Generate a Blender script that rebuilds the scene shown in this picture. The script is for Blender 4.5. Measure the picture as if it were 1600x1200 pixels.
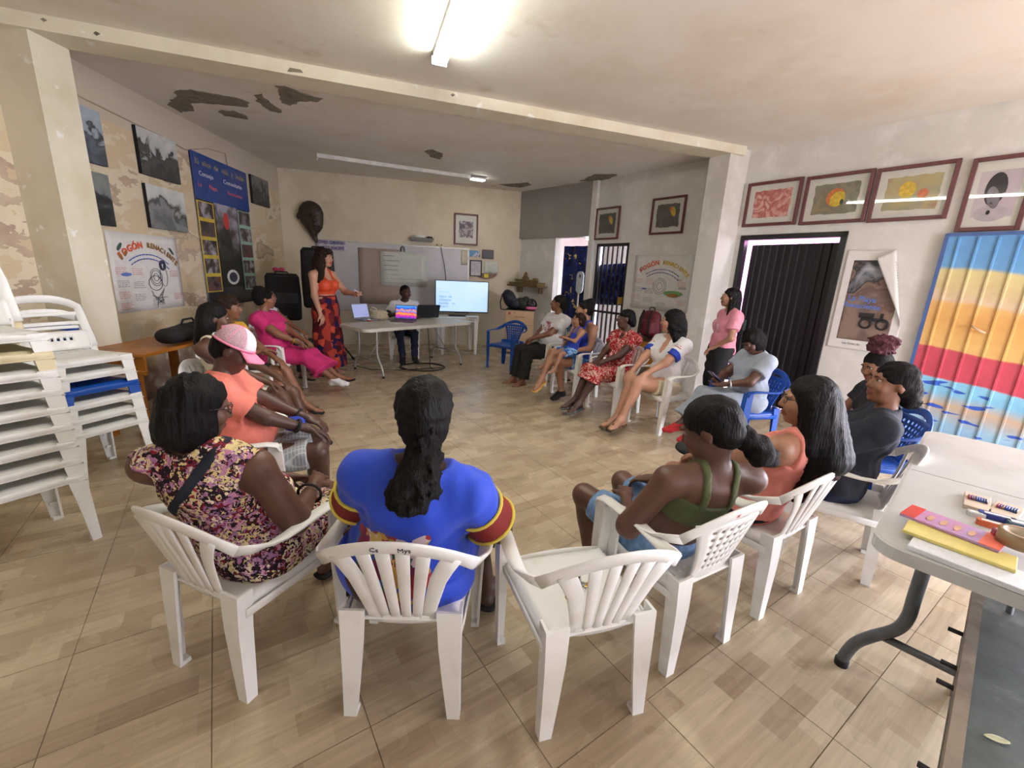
import bpy, bmesh, math, random
import numpy as np
from mathutils import Vector, Matrix, Euler

for _o in list(bpy.data.objects):
    bpy.data.objects.remove(_o)
SC = bpy.context.scene
COL = SC.collection
random.seed(7)
np.random.seed(7)

# ------------------------------------------------------------------ camera
FPX, PITCH, ROLL, EYE = 672.0, math.radians(14.4), math.radians(2.7), 1.55
_cp, _sp, _cr, _sr = math.cos(PITCH), math.sin(PITCH), math.cos(ROLL), math.sin(ROLL)


def ray(px, py):
    x = (px - 800) / FPX
    y = (py - 600) / FPX
    x0 = _cr * x + _sr * y
    y2 = -_sr * x + _cr * y
    return Vector((x0, _cp - _sp * y2, -(_cp * y2 + _sp)))


def cam_dir(x, y, z):
    x0 = _cr * x + _sr * y
    y2 = -_sr * x + _cr * y
    return Vector((x0, _cp * z - _sp * y2, -(_cp * y2 + _sp * z)))


cam_data = bpy.data.cameras.new('camera')
cam_data.sensor_fit = 'HORIZONTAL'
cam_data.sensor_width = 36.0
cam_data.lens = FPX / 1600.0 * 36.0
cam_data.clip_start = 0.02
cam = bpy.data.objects.new('camera', cam_data)
COL.objects.link(cam)
_X, _Y, _Z = cam_dir(1, 0, 0), -cam_dir(0, 1, 0), -cam_dir(0, 0, 1)
cam.matrix_world = Matrix(((_X.x, _Y.x, _Z.x, 0), (_X.y, _Y.y, _Z.y, 0), (_X.z, _Y.z, _Z.z, EYE), (0, 0, 0, 1)))
SC.camera = cam

# ------------------------------------------------------------------ light and exposure
SC.view_settings.view_transform = 'Standard'
SC.view_settings.look = 'None'
SC.view_settings.gamma = 1.0
SC.view_settings.use_curve_mapping = False
SC.view_settings.exposure = -0.2
world = bpy.data.worlds.new('overcast_sky')
SC.world = world
world.use_nodes = True
_bg = world.node_tree.nodes['Background']
_bg.inputs['Color'].default_value = (0.87, 0.86, 1.0, 1)
_bg.inputs['Strength'].default_value = 38.0
TUBE_STRENGTH = 72.0


def portal(name, loc, rot, sx, sy):
    """sky light entering by a doorway: a sampling portal only, it gives off no light of its own"""
    l = bpy.data.lights.new(name, 'AREA')
    l.shape = 'RECTANGLE'
    l.size, l.size_y = sx, sy
    l.cycles.is_portal = True
    o = bpy.data.objects.new(name, l)
    o.location = loc
    o.rotation_euler = rot
    COL.objects.link(o)
    return o

# ------------------------------------------------------------------ helpers
def at_z(px, py, z=0.0):
    d = ray(px, py)
    return Vector((0, 0, EYE)) + d * ((z - EYE) / d.z)


def at_y(px, py, y):
    d = ray(px, py)
    return Vector((0, 0, EYE)) + d * (y / d.y)


def tag(o, label=None, cat=None, group=None, kind=None):
    if label: o['label'] = label
    if cat: o['category'] = cat
    if group: o['group'] = group
    if kind: o['kind'] = kind
    return o


def empty(name, loc=(0, 0, 0), rz=0.0, label=None, cat=None, group=None):
    o = bpy.data.objects.new(name, None)
    o.empty_display_size = 0.1
    o.location = loc
    o.rotation_euler = (0, 0, rz)
    COL.objects.link(o)
    return tag(o, label, cat, group)


def link(name, me, mat=None, parent=None, loc=None, rot=None):
    o = bpy.data.objects.new(name, me)
    COL.objects.link(o)
    if mat is not None:
        if isinstance(mat, (list, tuple)):
            for m in mat: me.materials.append(m)
        elif len(me.materials) == 0:
            me.materials.append(mat)
    if parent is not None: o.parent = parent
    if loc is not None: o.location = loc
    if rot is not None: o.rotation_euler = rot
    return o


def copy_tree(o, parent=None):
    c = o.copy()
    COL.objects.link(c)
    c.parent = parent
    for ch in list(o.children):
        copy_tree(ch, c)
    return c


class MB:
    """collects simple shapes into one mesh"""

    def __init__(s):
        s.v, s.f, s.m, s.sm = [], [], [], []

    def add(s, vs, fs, mi=0, smooth=False):
        b = len(s.v)
        s.v += [tuple(v) for v in vs]
        s.f += [tuple(i + b for i in f) for f in fs]
        s.m += [mi] * len(fs)
        s.sm += [smooth] * len(fs)
        return s

    def box(s, c, d, rot=None, mi=0, taper=None):
        vs = []
        for z in (-.5, .5):
            for x, y in ((-.5, -.5), (.5, -.5), (.5, .5), (-.5, .5)):
                k = 1.0 if (taper is None or z < 0) else taper
                v = Vector((x * d[0] * k, y * d[1] * k, z * d[2]))
                if rot is not None: v = rot @ v
                vs.append(v + Vector(c))
        s.add(vs, [(3, 2, 1, 0), (4, 5, 6, 7), (0, 1, 5, 4), (1, 2, 6, 5), (2, 3, 7, 6), (3, 0, 4, 7)], mi)
        return s

    def box2(s, a, b, mi=0):
        return s.box([(a[i] + b[i]) / 2 for i in range(3)], [abs(b[i] - a[i]) for i in range(3)], mi=mi)

    def rbox(s, c, d, r=.01, n=3, rot=None, mi=0, axis=2):
        """box with rounded vertical edges (axis) - extruded rounded rectangle"""
        ax = [i for i in range(3) if i != axis]
        w, h = d[ax[0]] / 2, d[ax[1]] / 2
        r = min(r, w * .99, h * .99)
        pts = []
        for cx, cy, a0 in ((w - r, h - r, 0), (-w + r, h - r, 90), (-w + r, -h + r, 180), (w - r, -h + r, 270)):
            for i in range(n + 1):
                a = math.radians(a0 + 90 * i / n)
                pts.append((cx + r * math.cos(a), cy + r * math.sin(a)))
        vs = []
        for z in (-d[axis] / 2, d[axis] / 2):
            for p in pts:
                v = [0, 0, 0]
                v[ax[0]], v[ax[1]], v[axis] = p[0], p[1], z
                v = Vector(v)
                if rot is not None: v = rot @ v
                vs.append(v + Vector(c))
        N = len(pts)
        fs = [tuple(range(N))[::-1], tuple(range(N, 2 * N))]
        fs += [(i, (i + 1) % N, N + (i + 1) % N, N + i) for i in range(N)]
        if axis == 1: fs = [f[::-1] for f in fs]
        return s.add(vs, fs, mi)

    def loft(s, secs, caps=True, mi=0, smooth=True, closed=False):
        n = len(secs[0])
        vs = [p for sec in secs for p in sec]
        fs = []
        m = len(secs)
        for i in range(m if closed else m - 1):
            a, b = i * n, ((i + 1) % m) * n
            for j in range(n):
                k = (j + 1) % n
                fs.append((a + j, a + k, b + k, b + j))
        s.add(vs, fs, mi, smooth)
        if caps and not closed:
            s.add([], [])
            b0 = len(s.v) - len(vs)
            s.f += [tuple(b0 + j for j in range(n))[::-1], tuple(b0 + (m - 1) * n + j for j in range(n))]
            s.m += [mi, mi]
            s.sm += [False, False]
        return s

    def tube(s, pts, r, n=8, mi=0, caps=True, closed=False):
        pts = [Vector(p) for p in pts]
        rs = r if isinstance(r, (list, tuple)) else [r] * len(pts)
        secs = []
        up = None
        for i, p in enumerate(pts):
            if closed:
                t = (pts[(i + 1) % len(pts)] - pts[i - 1])
            else:
                t = (pts[min(i + 1, len(pts) - 1)] - pts[max(i - 1, 0)])
            t.normalize()
            if up is None:
                up = Vector((0, 0, 1)) if abs(t.z) < .9 else Vector((1, 0, 0))
            a = t.cross(up)
            if a.length < 1e-4: a = t.cross(Vector((0, 1, 0)))
            a.normalize()
            b = a.cross(t)
            up = b
            secs.append([p + (a * math.cos(2 * math.pi * j / n) + b * math.sin(2 * math.pi * j / n)) * rs[i] for j in range(n)])
        return s.loft(secs, caps, mi, True, closed)

    def strip(s, pts, ws, th, wide, mi=0, part=None):
        """flat bar along pts; wide = list of vectors of the broad direction; part = (i, j) keeps only those sections"""
        pts = [Vector(p) for p in pts]
        secs = []
        for i, p in enumerate(pts):
            t = (pts[min(i + 1, len(pts) - 1)] - pts[max(i - 1, 0)]).normalized()
            w = Vector(wide[i] if isinstance(wide, list) else wide)
            w = (w - t * w.dot(t)).normalized()
            n = t.cross(w)
            W = (ws[i] if isinstance(ws, (list, tuple)) else ws) / 2
            T = (th[i] if isinstance(th, (list, tuple)) else th) / 2
            b = min(T * .9, W * .5)
            sec = []
            for sx, sy in ((1, 1), (-1, 1), (-1, -1), (1, -1)):
                c1 = p + w * (sx * W) + n * (sy * (T - b))
                c2 = p + w * (sx * (W - b)) + n * (sy * T)
                sec += [c1, c2] if sx * sy > 0 else [c2, c1]
            secs.append(sec)
        if part: secs = secs[part[0]:part[1] + 1]
        return s.loft(secs, True, mi, True)

    def lathe(s, prof, n=16, c=(0, 0, 0), mi=0, sx=1, sy=1):
        secs = [[Vector((c[0] + r * sx * math.cos(2 * math.pi * j / n), c[1] + r * sy * math.sin(2 * math.pi * j / n), c[2] + z)) for j in range(n)] for r, z in prof]
        return s.loft(secs, True, mi, True)

    def ball(s, c, r, n=10, mi=0, rot=None):
        r = r if isinstance(r, (list, tuple)) else (r, r, r)
        vs, fs = [], []
        m = max(4, n // 2 + 1)
        for i in range(1, m):
            a = math.pi * i / m
            for j in range(n):
                b = 2 * math.pi * j / n
                vs.append((math.sin(a) * math.cos(b), math.sin(a) * math.sin(b), math.cos(a)))
        vs += [(0, 0, 1), (0, 0, -1)]
        for i in range(m - 2):
            for j in range(n):
                k = (j + 1) % n
                fs.append((i * n + j, (i + 1) * n + j, (i + 1) * n + k, i * n + k))
        T, B = (m - 1) * n, (m - 1) * n + 1
        for j in range(n):
            k = (j + 1) % n
            fs.append((T, j, k))
            fs.append((B, (m - 2) * n + k, (m - 2) * n + j))
        out = []
        for v in vs:
            v = Vector((v[0] * r[0], v[1] * r[1], v[2] * r[2]))
            if rot is not None: v = rot @ v
            out.append(v + Vector(c))
        return s.add(out, fs, mi, True)

    def grid(s, fn, nu, nv, th, mi=0, smooth=True, skip=None):
        """solid sheet from fn(u,v)->point, thickness th along the sheet normal (downwards/backwards)"""
        P = [[Vector(fn(i / (nu - 1), j / (nv - 1))) for j in range(nv)] for i in range(nu)]
        top, bot = [], []
        for i in range(nu):
            for j in range(nv):
                du = P[min(i + 1, nu - 1)][j] - P[max(i - 1, 0)][j]
                dv = P[i][min(j + 1, nv - 1)] - P[i][max(j - 1, 0)]
                n = du.cross(dv).normalized()
                top.append(P[i][j])
                bot.append(P[i][j] - n * th)
        N = nu * nv
        fs = []
        cells = set((i, j) for i in range(nu - 1) for j in range(nv - 1) if not (skip and skip(i, j)))
        for i, j in cells:
            a, b, c, d = i * nv + j, (i + 1) * nv + j, (i + 1) * nv + j + 1, i * nv + j + 1
            fs.append((a, b, c, d))
            fs.append((a + N, d + N, c + N, b + N))
            for (e0, e1, nb) in ((a, b, (i, j - 1)), (b, c, (i + 1, j)), (c, d, (i, j + 1)), (d, a, (i - 1, j))):
                if nb not in cells:
                    fs.append((e1, e0, e0 + N, e1 + N))
        return s.add(top + bot, fs, mi, smooth)

    def mesh(s, name):
        me = bpy.data.meshes.new(name)
        me.from_pydata(s.v, [], s.f)
        me.polygons.foreach_set('material_index', s.m)
        me.polygons.foreach_set('use_smooth', s.sm)
        me.update()
        return me

    def build(s, name, mat=None, parent=None, loc=None, rot=None, bevel=0.0):
        me = s.mesh(name)
        bm = bmesh.new()
        bm.from_mesh(me)
        bmesh.ops.recalc_face_normals(bm, faces=bm.faces)
        if bevel > 0:
            bmesh.ops.bevel(bm, geom=bm.edges[:], offset=bevel, segments=1, affect='EDGES', clamp_overlap=True)
        bm.to_mesh(me)
        bm.free()
        return link(name, me, mat, parent, loc, rot)


def smooth_path(pts, n=5):
    """Catmull-Rom through the points"""
    P_ = [Vector(p) for p in pts]
    out = []
    for i in range(len(P_) - 1):
        p0, p1, p2, p3 = P_[max(i - 1, 0)], P_[i], P_[i + 1], P_[min(i + 2, len(P_) - 1)]
        for k in range(n):
            t = k / n
            out.append(.5 * ((2 * p1) + (p2 - p0) * t + (2 * p0 - 5 * p1 + 4 * p2 - p3) * t * t + (3 * p1 - p0 - 3 * p2 + p3) * t ** 3))
    return out + [P_[-1]]


def prism(poly, z0, z1, mb=None, mi=0):
    """vertical prism from a plan polygon [(x,y)]"""
    mb = mb or MB()
    n = len(poly)
    vs = [(p[0], p[1], z0) for p in poly] + [(p[0], p[1], z1) for p in poly]
    fs = [tuple(range(n))[::-1], tuple(range(n, 2 * n))] + [(i, (i + 1) % n, n + (i + 1) % n, n + i) for i in range(n)]
    return mb.add(vs, fs, mi)


# ------------------------------------------------------------------ materials
MATS = {}


def nt(name):
    m = bpy.data.materials.new(name)
    m.use_nodes = True
    t = m.node_tree
    return m, t, t.nodes['Principled BSDF']


def N(t, kind, **kw):
    n = t.nodes.new(kind)
    for k, v in kw.items():
        if k.startswith('i_'):
            n.inputs[k[2:].replace('_', ' ')].default_value = v
        elif k.startswith('n_'):
            n.inputs[int(k[2:])].default_value = v
        else:
            setattr(n, k, v)
    return n


def rgba(c):
    return (c[0], c[1], c[2], 1.0)


def srgb(r, g, b):
    f = lambda u: (u / 255 / 12.92) if u / 255 <= .04045 else ((u / 255 + .055) / 1.055) ** 2.4
    return (f(r), f(g), f(b))


def ramp(t, stops, interp='LINEAR'):
    r = t.nodes.new('ShaderNodeValToRGB')
    e = r.color_ramp.elements
    r.color_ramp.interpolation = interp
    while len(e) < len(stops): e.new(.5)
    for i, (p, c) in enumerate(stops):
        e[i].position = p
        e[i].color = rgba(c) if len(c) == 3 else c
    return r


def mat(name, col, rough=.6, var=.06, scale=12.0, bump=0.0, bscale=60.0, metal=0.0, spec=.5, coat=0.0, sheen=0.0, emit=None, estr=1.0, trans=0.0, coord='Object'):
    """plain procedural material: principled + soft noise variation"""
    if name in MATS: return MATS[name]
    m, t, b = nt(name)
    L = t.links.new
    tc = N(t, 'ShaderNodeTexCoord')
    n = N(t, 'ShaderNodeTexNoise', i_Scale=scale, i_Detail=4.0)
    L(tc.outputs[coord], n.inputs['Vector'])
    c0 = tuple(max(0, x * (1 - var * 2)) for x in col)
    c1 = tuple(min(1, x * (1 + var * 2)) for x in col)
    r = ramp(t, [(.3, c0), (.7, c1)])
    L(n.outputs['Fac'], r.inputs['Fac'])
    L(r.outputs['Color'], b.inputs['Base Color'])
    b.inputs['Roughness'].default_value = rough
    b.inputs['Metallic'].default_value = metal
    b.inputs['Specular IOR Level'].default_value = spec
    b.inputs['Coat Weight'].default_value = coat
    if sheen: b.inputs['Sheen Weight'].default_value = sheen
    if trans: b.inputs['Transmission Weight'].default_value = trans
    if emit:
        b.inputs['Emission Color'].default_value = rgba(emit)
        b.inputs['Emission Strength'].default_value = estr
    if bump:
        n2 = N(t, 'ShaderNodeTexNoise', i_Scale=bscale, i_Detail=6.0)
        L(tc.outputs[coord], n2.inputs['Vector'])
        bp = N(t, 'ShaderNodeBump', i_Strength=bump, i_Distance=.01)
        L(n2.outputs['Fac'], bp.inputs['Height'])
        L(bp.outputs['Normal'], b.inputs['Normal'])
    MATS[name] = m
    return m


def blotch(name, base, layers, rough=.7, bump=.15, bscale=25, coord='Object', spec=.4):
    """base colour with layered stains; layers = [(colour, scale, lo, hi, detail, seed)]"""
    if name in MATS: return MATS[name]
    m, t, b = nt(name)
    L = t.links.new
    tc = N(t, 'ShaderNodeTexCoord')
    prev = N(t, 'ShaderNodeRGB')
    prev.outputs[0].default_value = rgba(base)
    out = prev.outputs[0]
    for (c, sc, lo, hi, det, seed) in layers:
        mp = N(t, 'ShaderNodeMapping')
        mp.inputs['Location'].default_value = (seed * 3.1, seed * 1.7, seed * .9)
        L(tc.outputs[coord], mp.inputs['Vector'])
        n = N(t, 'ShaderNodeTexNoise', i_Scale=sc, i_Detail=det, i_Roughness=.6)
        L(mp.outputs['Vector'], n.inputs['Vector'])
        r = ramp(t, [(lo, (0, 0, 0)), (hi, (1, 1, 1))])
        L(n.outputs['Fac'], r.inputs['Fac'])
        mx = N(t, 'ShaderNodeMix', data_type='RGBA')
        L(r.outputs['Color'], mx.inputs['Factor'])
        L(out, mx.inputs[6])
        mx.inputs[7].default_value = rgba(c)
        out = mx.outputs[2]
    L(out, b.inputs['Base Color'])
    b.inputs['Roughness'].default_value = rough
    b.inputs['Specular IOR Level'].default_value = spec
    if bump:
        n2 = N(t, 'ShaderNodeTexNoise', i_Scale=bscale, i_Detail=8.0)
        L(tc.outputs[coord], n2.inputs['Vector'])
        bp = N(t, 'ShaderNodeBump', i_Strength=bump, i_Distance=.01)
        L(n2.outputs['Fac'], bp.inputs['Height'])
        L(bp.outputs['Normal'], b.inputs['Normal'])
    MATS[name] = m
    return m


def cells(name, stops, scale, distort=.5, rough=.8, rnd=1.0, stretch=(1, 1, 1), second=None):
    """printed fabric: warped voronoi cells coloured from stops; second = (scale, stops, threshold)"""
    if name in MATS: return MATS[name]
    m, t, b = nt(name)
    L = t.links.new
    tc = N(t, 'ShaderNodeTexCoord')
    n = N(t, 'ShaderNodeTexNoise', i_Scale=scale * .8, i_Detail=3.0)
    L(tc.outputs['Object'], n.inputs['Vector'])
    mp = N(t, 'ShaderNodeMapping')
    mp.inputs['Scale'].default_value = stretch
    mx = N(t, 'ShaderNodeMix', data_type='VECTOR')
    mx.inputs['Factor'].default_value = distort * .2
    L(tc.outputs['Object'], mx.inputs[4])
    L(n.outputs['Color'], mx.inputs[5])
    L(mx.outputs[1], mp.inputs['Vector'])
    v = N(t, 'ShaderNodeTexVoronoi', i_Scale=scale)
    v.inputs['Randomness'].default_value = rnd
    L(mp.outputs['Vector'], v.inputs['Vector'])
    sp = N(t, 'ShaderNodeSeparateColor')
    L(v.outputs['Color'], sp.inputs['Color'])
    r = ramp(t, stops, 'CONSTANT')
    L(sp.outputs[0], r.inputs['Fac'])
    out = r.outputs['Color']
    if second:
        v2 = N(t, 'ShaderNodeTexVoronoi', i_Scale=second[0])
        L(mp.outputs['Vector'], v2.inputs['Vector'])
        s2 = N(t, 'ShaderNodeSeparateColor')
        L(v2.outputs['Color'], s2.inputs['Color'])
        r2 = ramp(t, second[1], 'CONSTANT')
        L(s2.outputs[1], r2.inputs['Fac'])
        rm = ramp(t, [(0, (1, 1, 1)), (second[2], (0, 0, 0))], 'CONSTANT')
        L(v2.outputs['Distance'], rm.inputs['Fac'])
        m2 = N(t, 'ShaderNodeMix', data_type='RGBA')
        L(rm.outputs['Color'], m2.inputs['Factor'])
        L(out, m2.inputs[6])
        L(r2.outputs['Color'], m2.inputs[7])
        out = m2.outputs[2]
    L(out, b.inputs['Base Color'])
    b.inputs['Roughness'].default_value = rough
    b.inputs['Specular IOR Level'].default_value = .2
    MATS[name] = m
    return m


def text_mesh(body, size, name='lettering', depth=0.0006, bold=0.0, align='CENTER'):
    cu = bpy.data.curves.new(name, 'FONT')
    cu.body = body
    cu.size = size
    cu.align_x = align
    cu.align_y = 'CENTER'
    cu.extrude = depth
    cu.offset = bold
    cu.resolution_u = 2
    o = bpy.data.objects.new(name, cu)
    COL.objects.link(o)
    dg = bpy.context.evaluated_depsgraph_get()
    me = bpy.data.meshes.new_from_object(o.evaluated_get(dg))
    bpy.data.objects.remove(o)
    bpy.data.curves.remove(cu)
    me.name = name
    return me


def lettering(parent, body, size, x, y, z, m, name='lettering', rot=0.0, bold=0.0, sx=1.0, align='CENTER'):
    """flat letters in a panel's own plane: x along, y up, z out of the panel"""
    me = text_mesh(body, size, name, bold=bold, align=align)
    o = link(name, me, m, parent)
    o.location = (x, y, z)
    o.rotation_euler = (0, 0, rot)
    o.scale = (sx, 1, 1)
    return o


def arc_letters(parent, body, size, cx, cy, R, a0, a1, z, m, name='lettering', bold=0.0):
    """letters set along an arc, joined into one flat piece of print; angles in degrees from the vertical"""
    mb = MB()
    n = len(body)
    for i, ch in enumerate(body):
        if ch == ' ': continue
        a = math.radians(a0 + (a1 - a0) * (i / max(1, n - 1)))
        me = text_mesh(ch, size, bold=bold)
        R2 = Matrix.Rotation(-a, 3, 'Z')
        vs = [R2 @ v.co + Vector((cx + R * math.sin(a), cy + R * math.cos(a), 0)) for v in me.vertices]
        mb.add(vs, [tuple(p.vertices) for p in me.polygons])
        bpy.data.meshes.remove(me)
    return mb.build(name, m, parent, loc=(0, 0, z))


class Wall:
    """a vertical plane: origin a, unit direction u (left to right seen from the room), normal n into the room"""

    def __init__(s, a, b):
        s.a = Vector((a[0], a[1], 0))
        s.b = Vector((b[0], b[1], 0))
        s.len = (s.b - s.a).length
        s.u = (s.b - s.a).normalized()
        s.n = Vector((s.u.y, -s.u.x, 0))
        s.rot = Matrix(((s.u.x, 0, s.n.x), (s.u.y, 0, s.n.y), (0, 1, 0)))

    def hit(s, px, py, off=0.0):
        d = ray(px, py)
        o = Vector((0, 0, EYE))
        t = ((s.a + s.n * off) - o).dot(s.n) / d.dot(s.n)
        p = o + d * t
        return (p - s.a).dot(s.u), p.z

    def pt(s, x, z, off=0.0):
        p = s.a + s.u * x + s.n * off
        p.z = z
        return p

    def rect(s, tl, tr, br, bl, off=0.0):
        q = [s.hit(*p, off=off) for p in (tl, tr, br, bl)]
        x0, x1 = (q[0][0] + q[3][0]) / 2, (q[1][0] + q[2][0]) / 2
        z0, z1 = (q[2][1] + q[3][1]) / 2, (q[0][1] + q[1][1]) / 2
        return (x0 + x1) / 2, (z0 + z1) / 2, x1 - x0, z1 - z0

    def panel(s, name, x, z, off=0.0, roll=0.0, label=None, cat=None, group=None):
        """an Empty lying on the wall: local x along the wall, y up, z out into the room"""
        o = bpy.data.objects.new(name, None)
        o.empty_display_size = .1
        M = s.rot.to_4x4() @ Matrix.Rotation(roll, 4, 'Z')
        M.translation = s.pt(x, z, off)
        o.matrix_world = M
        COL.objects.link(o)
        return tag(o, label, cat, group)

    def block(s, x0, x1, z0, z1, d0, d1, mb):
        """box in wall coordinates; d = distance into the room (negative: into the wall)"""
        P = [s.pt(x, z, d) for z in (z0, z1) for (x, d) in ((x0, d0), (x1, d0), (x1, d1), (x0, d1))]
        mb.add(P, [(3, 2, 1, 0), (4, 5, 6, 7), (0, 1, 5, 4), (1, 2, 6, 5), (2, 3, 7, 6), (3, 0, 4, 7)])
        return mb

# ------------------------------------------------------------------ the room
CEIL = 3.2
BL, BR, KK = (-4.40, 8.40), (0.05, 9.66), (1.36, 8.22)
_rd = Vector((4.24 - 1.36, 4.20 - 8.22, 0)).normalized()
RE = (KK[0] + _rd.x * 11.4, KK[1] + _rd.y * 11.4)
LN = (-3.42, -1.6)
W_BACK = Wall(BL, BR)
W_PASS = Wall(BR, KK)
W_RIGHT = Wall(KK, RE)
W_LEFT = Wall(LN, BL)
W_FRONT = Wall(RE, LN)

M_WALL_L = None
# painted walls
m_wall_back = blotch('cream_wall_paint', srgb(216, 206, 182), [(srgb(196, 183, 156), 1.2, .45, .75, 5, 1), (srgb(222, 214, 192), 3.0, .55, .75, 6, 2), (srgb(150, 135, 112), 7.0, .68, .8, 8, 5)], rough=.75, bump=.12)
m_wall_right = blotch('white_wall_paint', srgb(214, 212, 205), [(srgb(196, 190, 180), 1.0, .5, .8, 5, 3), (srgb(228, 226, 220), 4.0, .5, .7, 5, 4), (srgb(170, 155, 138), 6.0, .72, .82, 8, 6)], rough=.7, bump=.1)
m_pillar = blotch('chipped_cream_paint', srgb(226, 221, 202), [(srgb(212, 204, 178), 2.0, .45, .7, 4, 7), (srgb(240, 240, 232), 5.0, .64, .67, 8, 8)], rough=.7, bump=.25, bscale=14)
m_ceiling = blotch('stained_ceiling_paint', srgb(234, 230, 223), [(srgb(222, 213, 198), .9, .42, .7, 5, 9), (srgb(234, 230, 222), 2.6, .52, .7, 7, 10), (srgb(196, 182, 160), 1.7, .62, .80, 9, 11)], rough=.75, bump=.22, bscale=4)
m_peel = blotch('bare_concrete', srgb(138, 130, 114), [(srgb(104, 97, 84), 8, .4, .7, 6, 12), (srgb(160, 152, 136), 14, .6, .8, 6, 13)], rough=.95, bump=.5, bscale=30)


def mural_material():
    """left wall: beige landscape painting, mauve hill shapes over cream"""
    m, t, b = nt('painted_landscape_wall')
    L = t.links.new
    tc = N(t, 'ShaderNodeTexCoord')
    mp = N(t, 'ShaderNodeMapping')
    mp.inputs['Scale'].default_value = (1.0, 1.0, 2.2)
    L(tc.outputs['Object'], mp.inputs['Vector'])
    n1 = N(t, 'ShaderNodeTexNoise', i_Scale=1.15, i_Detail=5.0, i_Roughness=.55)
    L(mp.outputs['Vector'], n1.inputs['Vector'])
    r1 = ramp(t, [(0, srgb(212, 198, 170)), (.44, srgb(205, 182, 145)), (.52, srgb(222, 212, 188)), (.58, srgb(150, 122, 112)), (.63, srgb(196, 172, 140)), (.72, srgb(160, 134, 124)), (.78, srgb(214, 204, 182))], 'CONSTANT')
    L(n1.outputs['Fac'], r1.inputs['Fac'])
    n2 = N(t, 'ShaderNodeTexNoise', i_Scale=5.0, i_Detail=6.0)
    L(tc.outputs['Object'], n2.inputs['Vector'])
    mx = N(t, 'ShaderNodeMix', data_type='RGBA')
    L(n2.outputs['Fac'], mx.inputs['Factor'])
    L(r1.outputs['Color'], mx.inputs[6])
    mx.inputs[7].default_value = rgba(srgb(206, 192, 164))
    # plain cream high up and towards the far corner
    sp = N(t, 'ShaderNodeSeparateXYZ')
    L(tc.outputs['Object'], sp.inputs['Vector'])
    r3 = ramp(t, [(.0, (0, 0, 0)), (.02, (1, 1, 1))])
    ma = N(t, 'ShaderNodeMath', operation='SUBTRACT')
    L(sp.outputs['Z'], ma.inputs[0])
    ma.inputs[1].default_value = 2.78
    L(ma.outputs[0], r3.inputs['Fac'])
    m3 = N(t, 'ShaderNodeMix', data_type='RGBA')
    L(r3.outputs['Color'], m3.inputs['Factor'])
    L(mx.outputs[2], m3.inputs[6])
    m3.inputs[7].default_value = rgba(srgb(196, 186, 170))
    # damp, scraped lower wall
    n4 = N(t, 'ShaderNodeTexNoise', i_Scale=3.0, i_Detail=8.0)
    L(tc.outputs['Object'], n4.inputs['Vector'])
    ad = N(t, 'ShaderNodeMath', operation='MULTIPLY_ADD')
    L(sp.outputs['Z'], ad.inputs[0])
    ad.inputs[1].default_value = -.55
    L(n4.outputs['Fac'], ad.inputs[2])
    r4 = ramp(t, [(.12, (0, 0, 0)), (.3, (1, 1, 1))])
    L(ad.outputs[0], r4.inputs['Fac'])
    r5 = ramp(t, [(.4, srgb(118, 100, 86)), (.55, srgb(150, 132, 116)), (.62, srgb(196, 188, 174))])
    L(n4.outputs['Fac'], r5.inputs['Fac'])
    m5 = N(t, 'ShaderNodeMix', data_type='RGBA')
    L(r4.outputs['Color'], m5.inputs['Factor'])
    L(m3.outputs[2], m5.inputs[6])
    L(r5.outputs['Color'], m5.inputs[7])
    L(m5.outputs[2], b.inputs['Base Color'])
    b.inputs['Roughness'].default_value = .75
    bp = N(t, 'ShaderNodeBump', i_Strength=.15, i_Distance=.01)
    L(n4.outputs['Fac'], bp.inputs['Height'])
    L(bp.outputs['Normal'], b.inputs['Normal'])
    return m


m_wall_left = mural_material()


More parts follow.
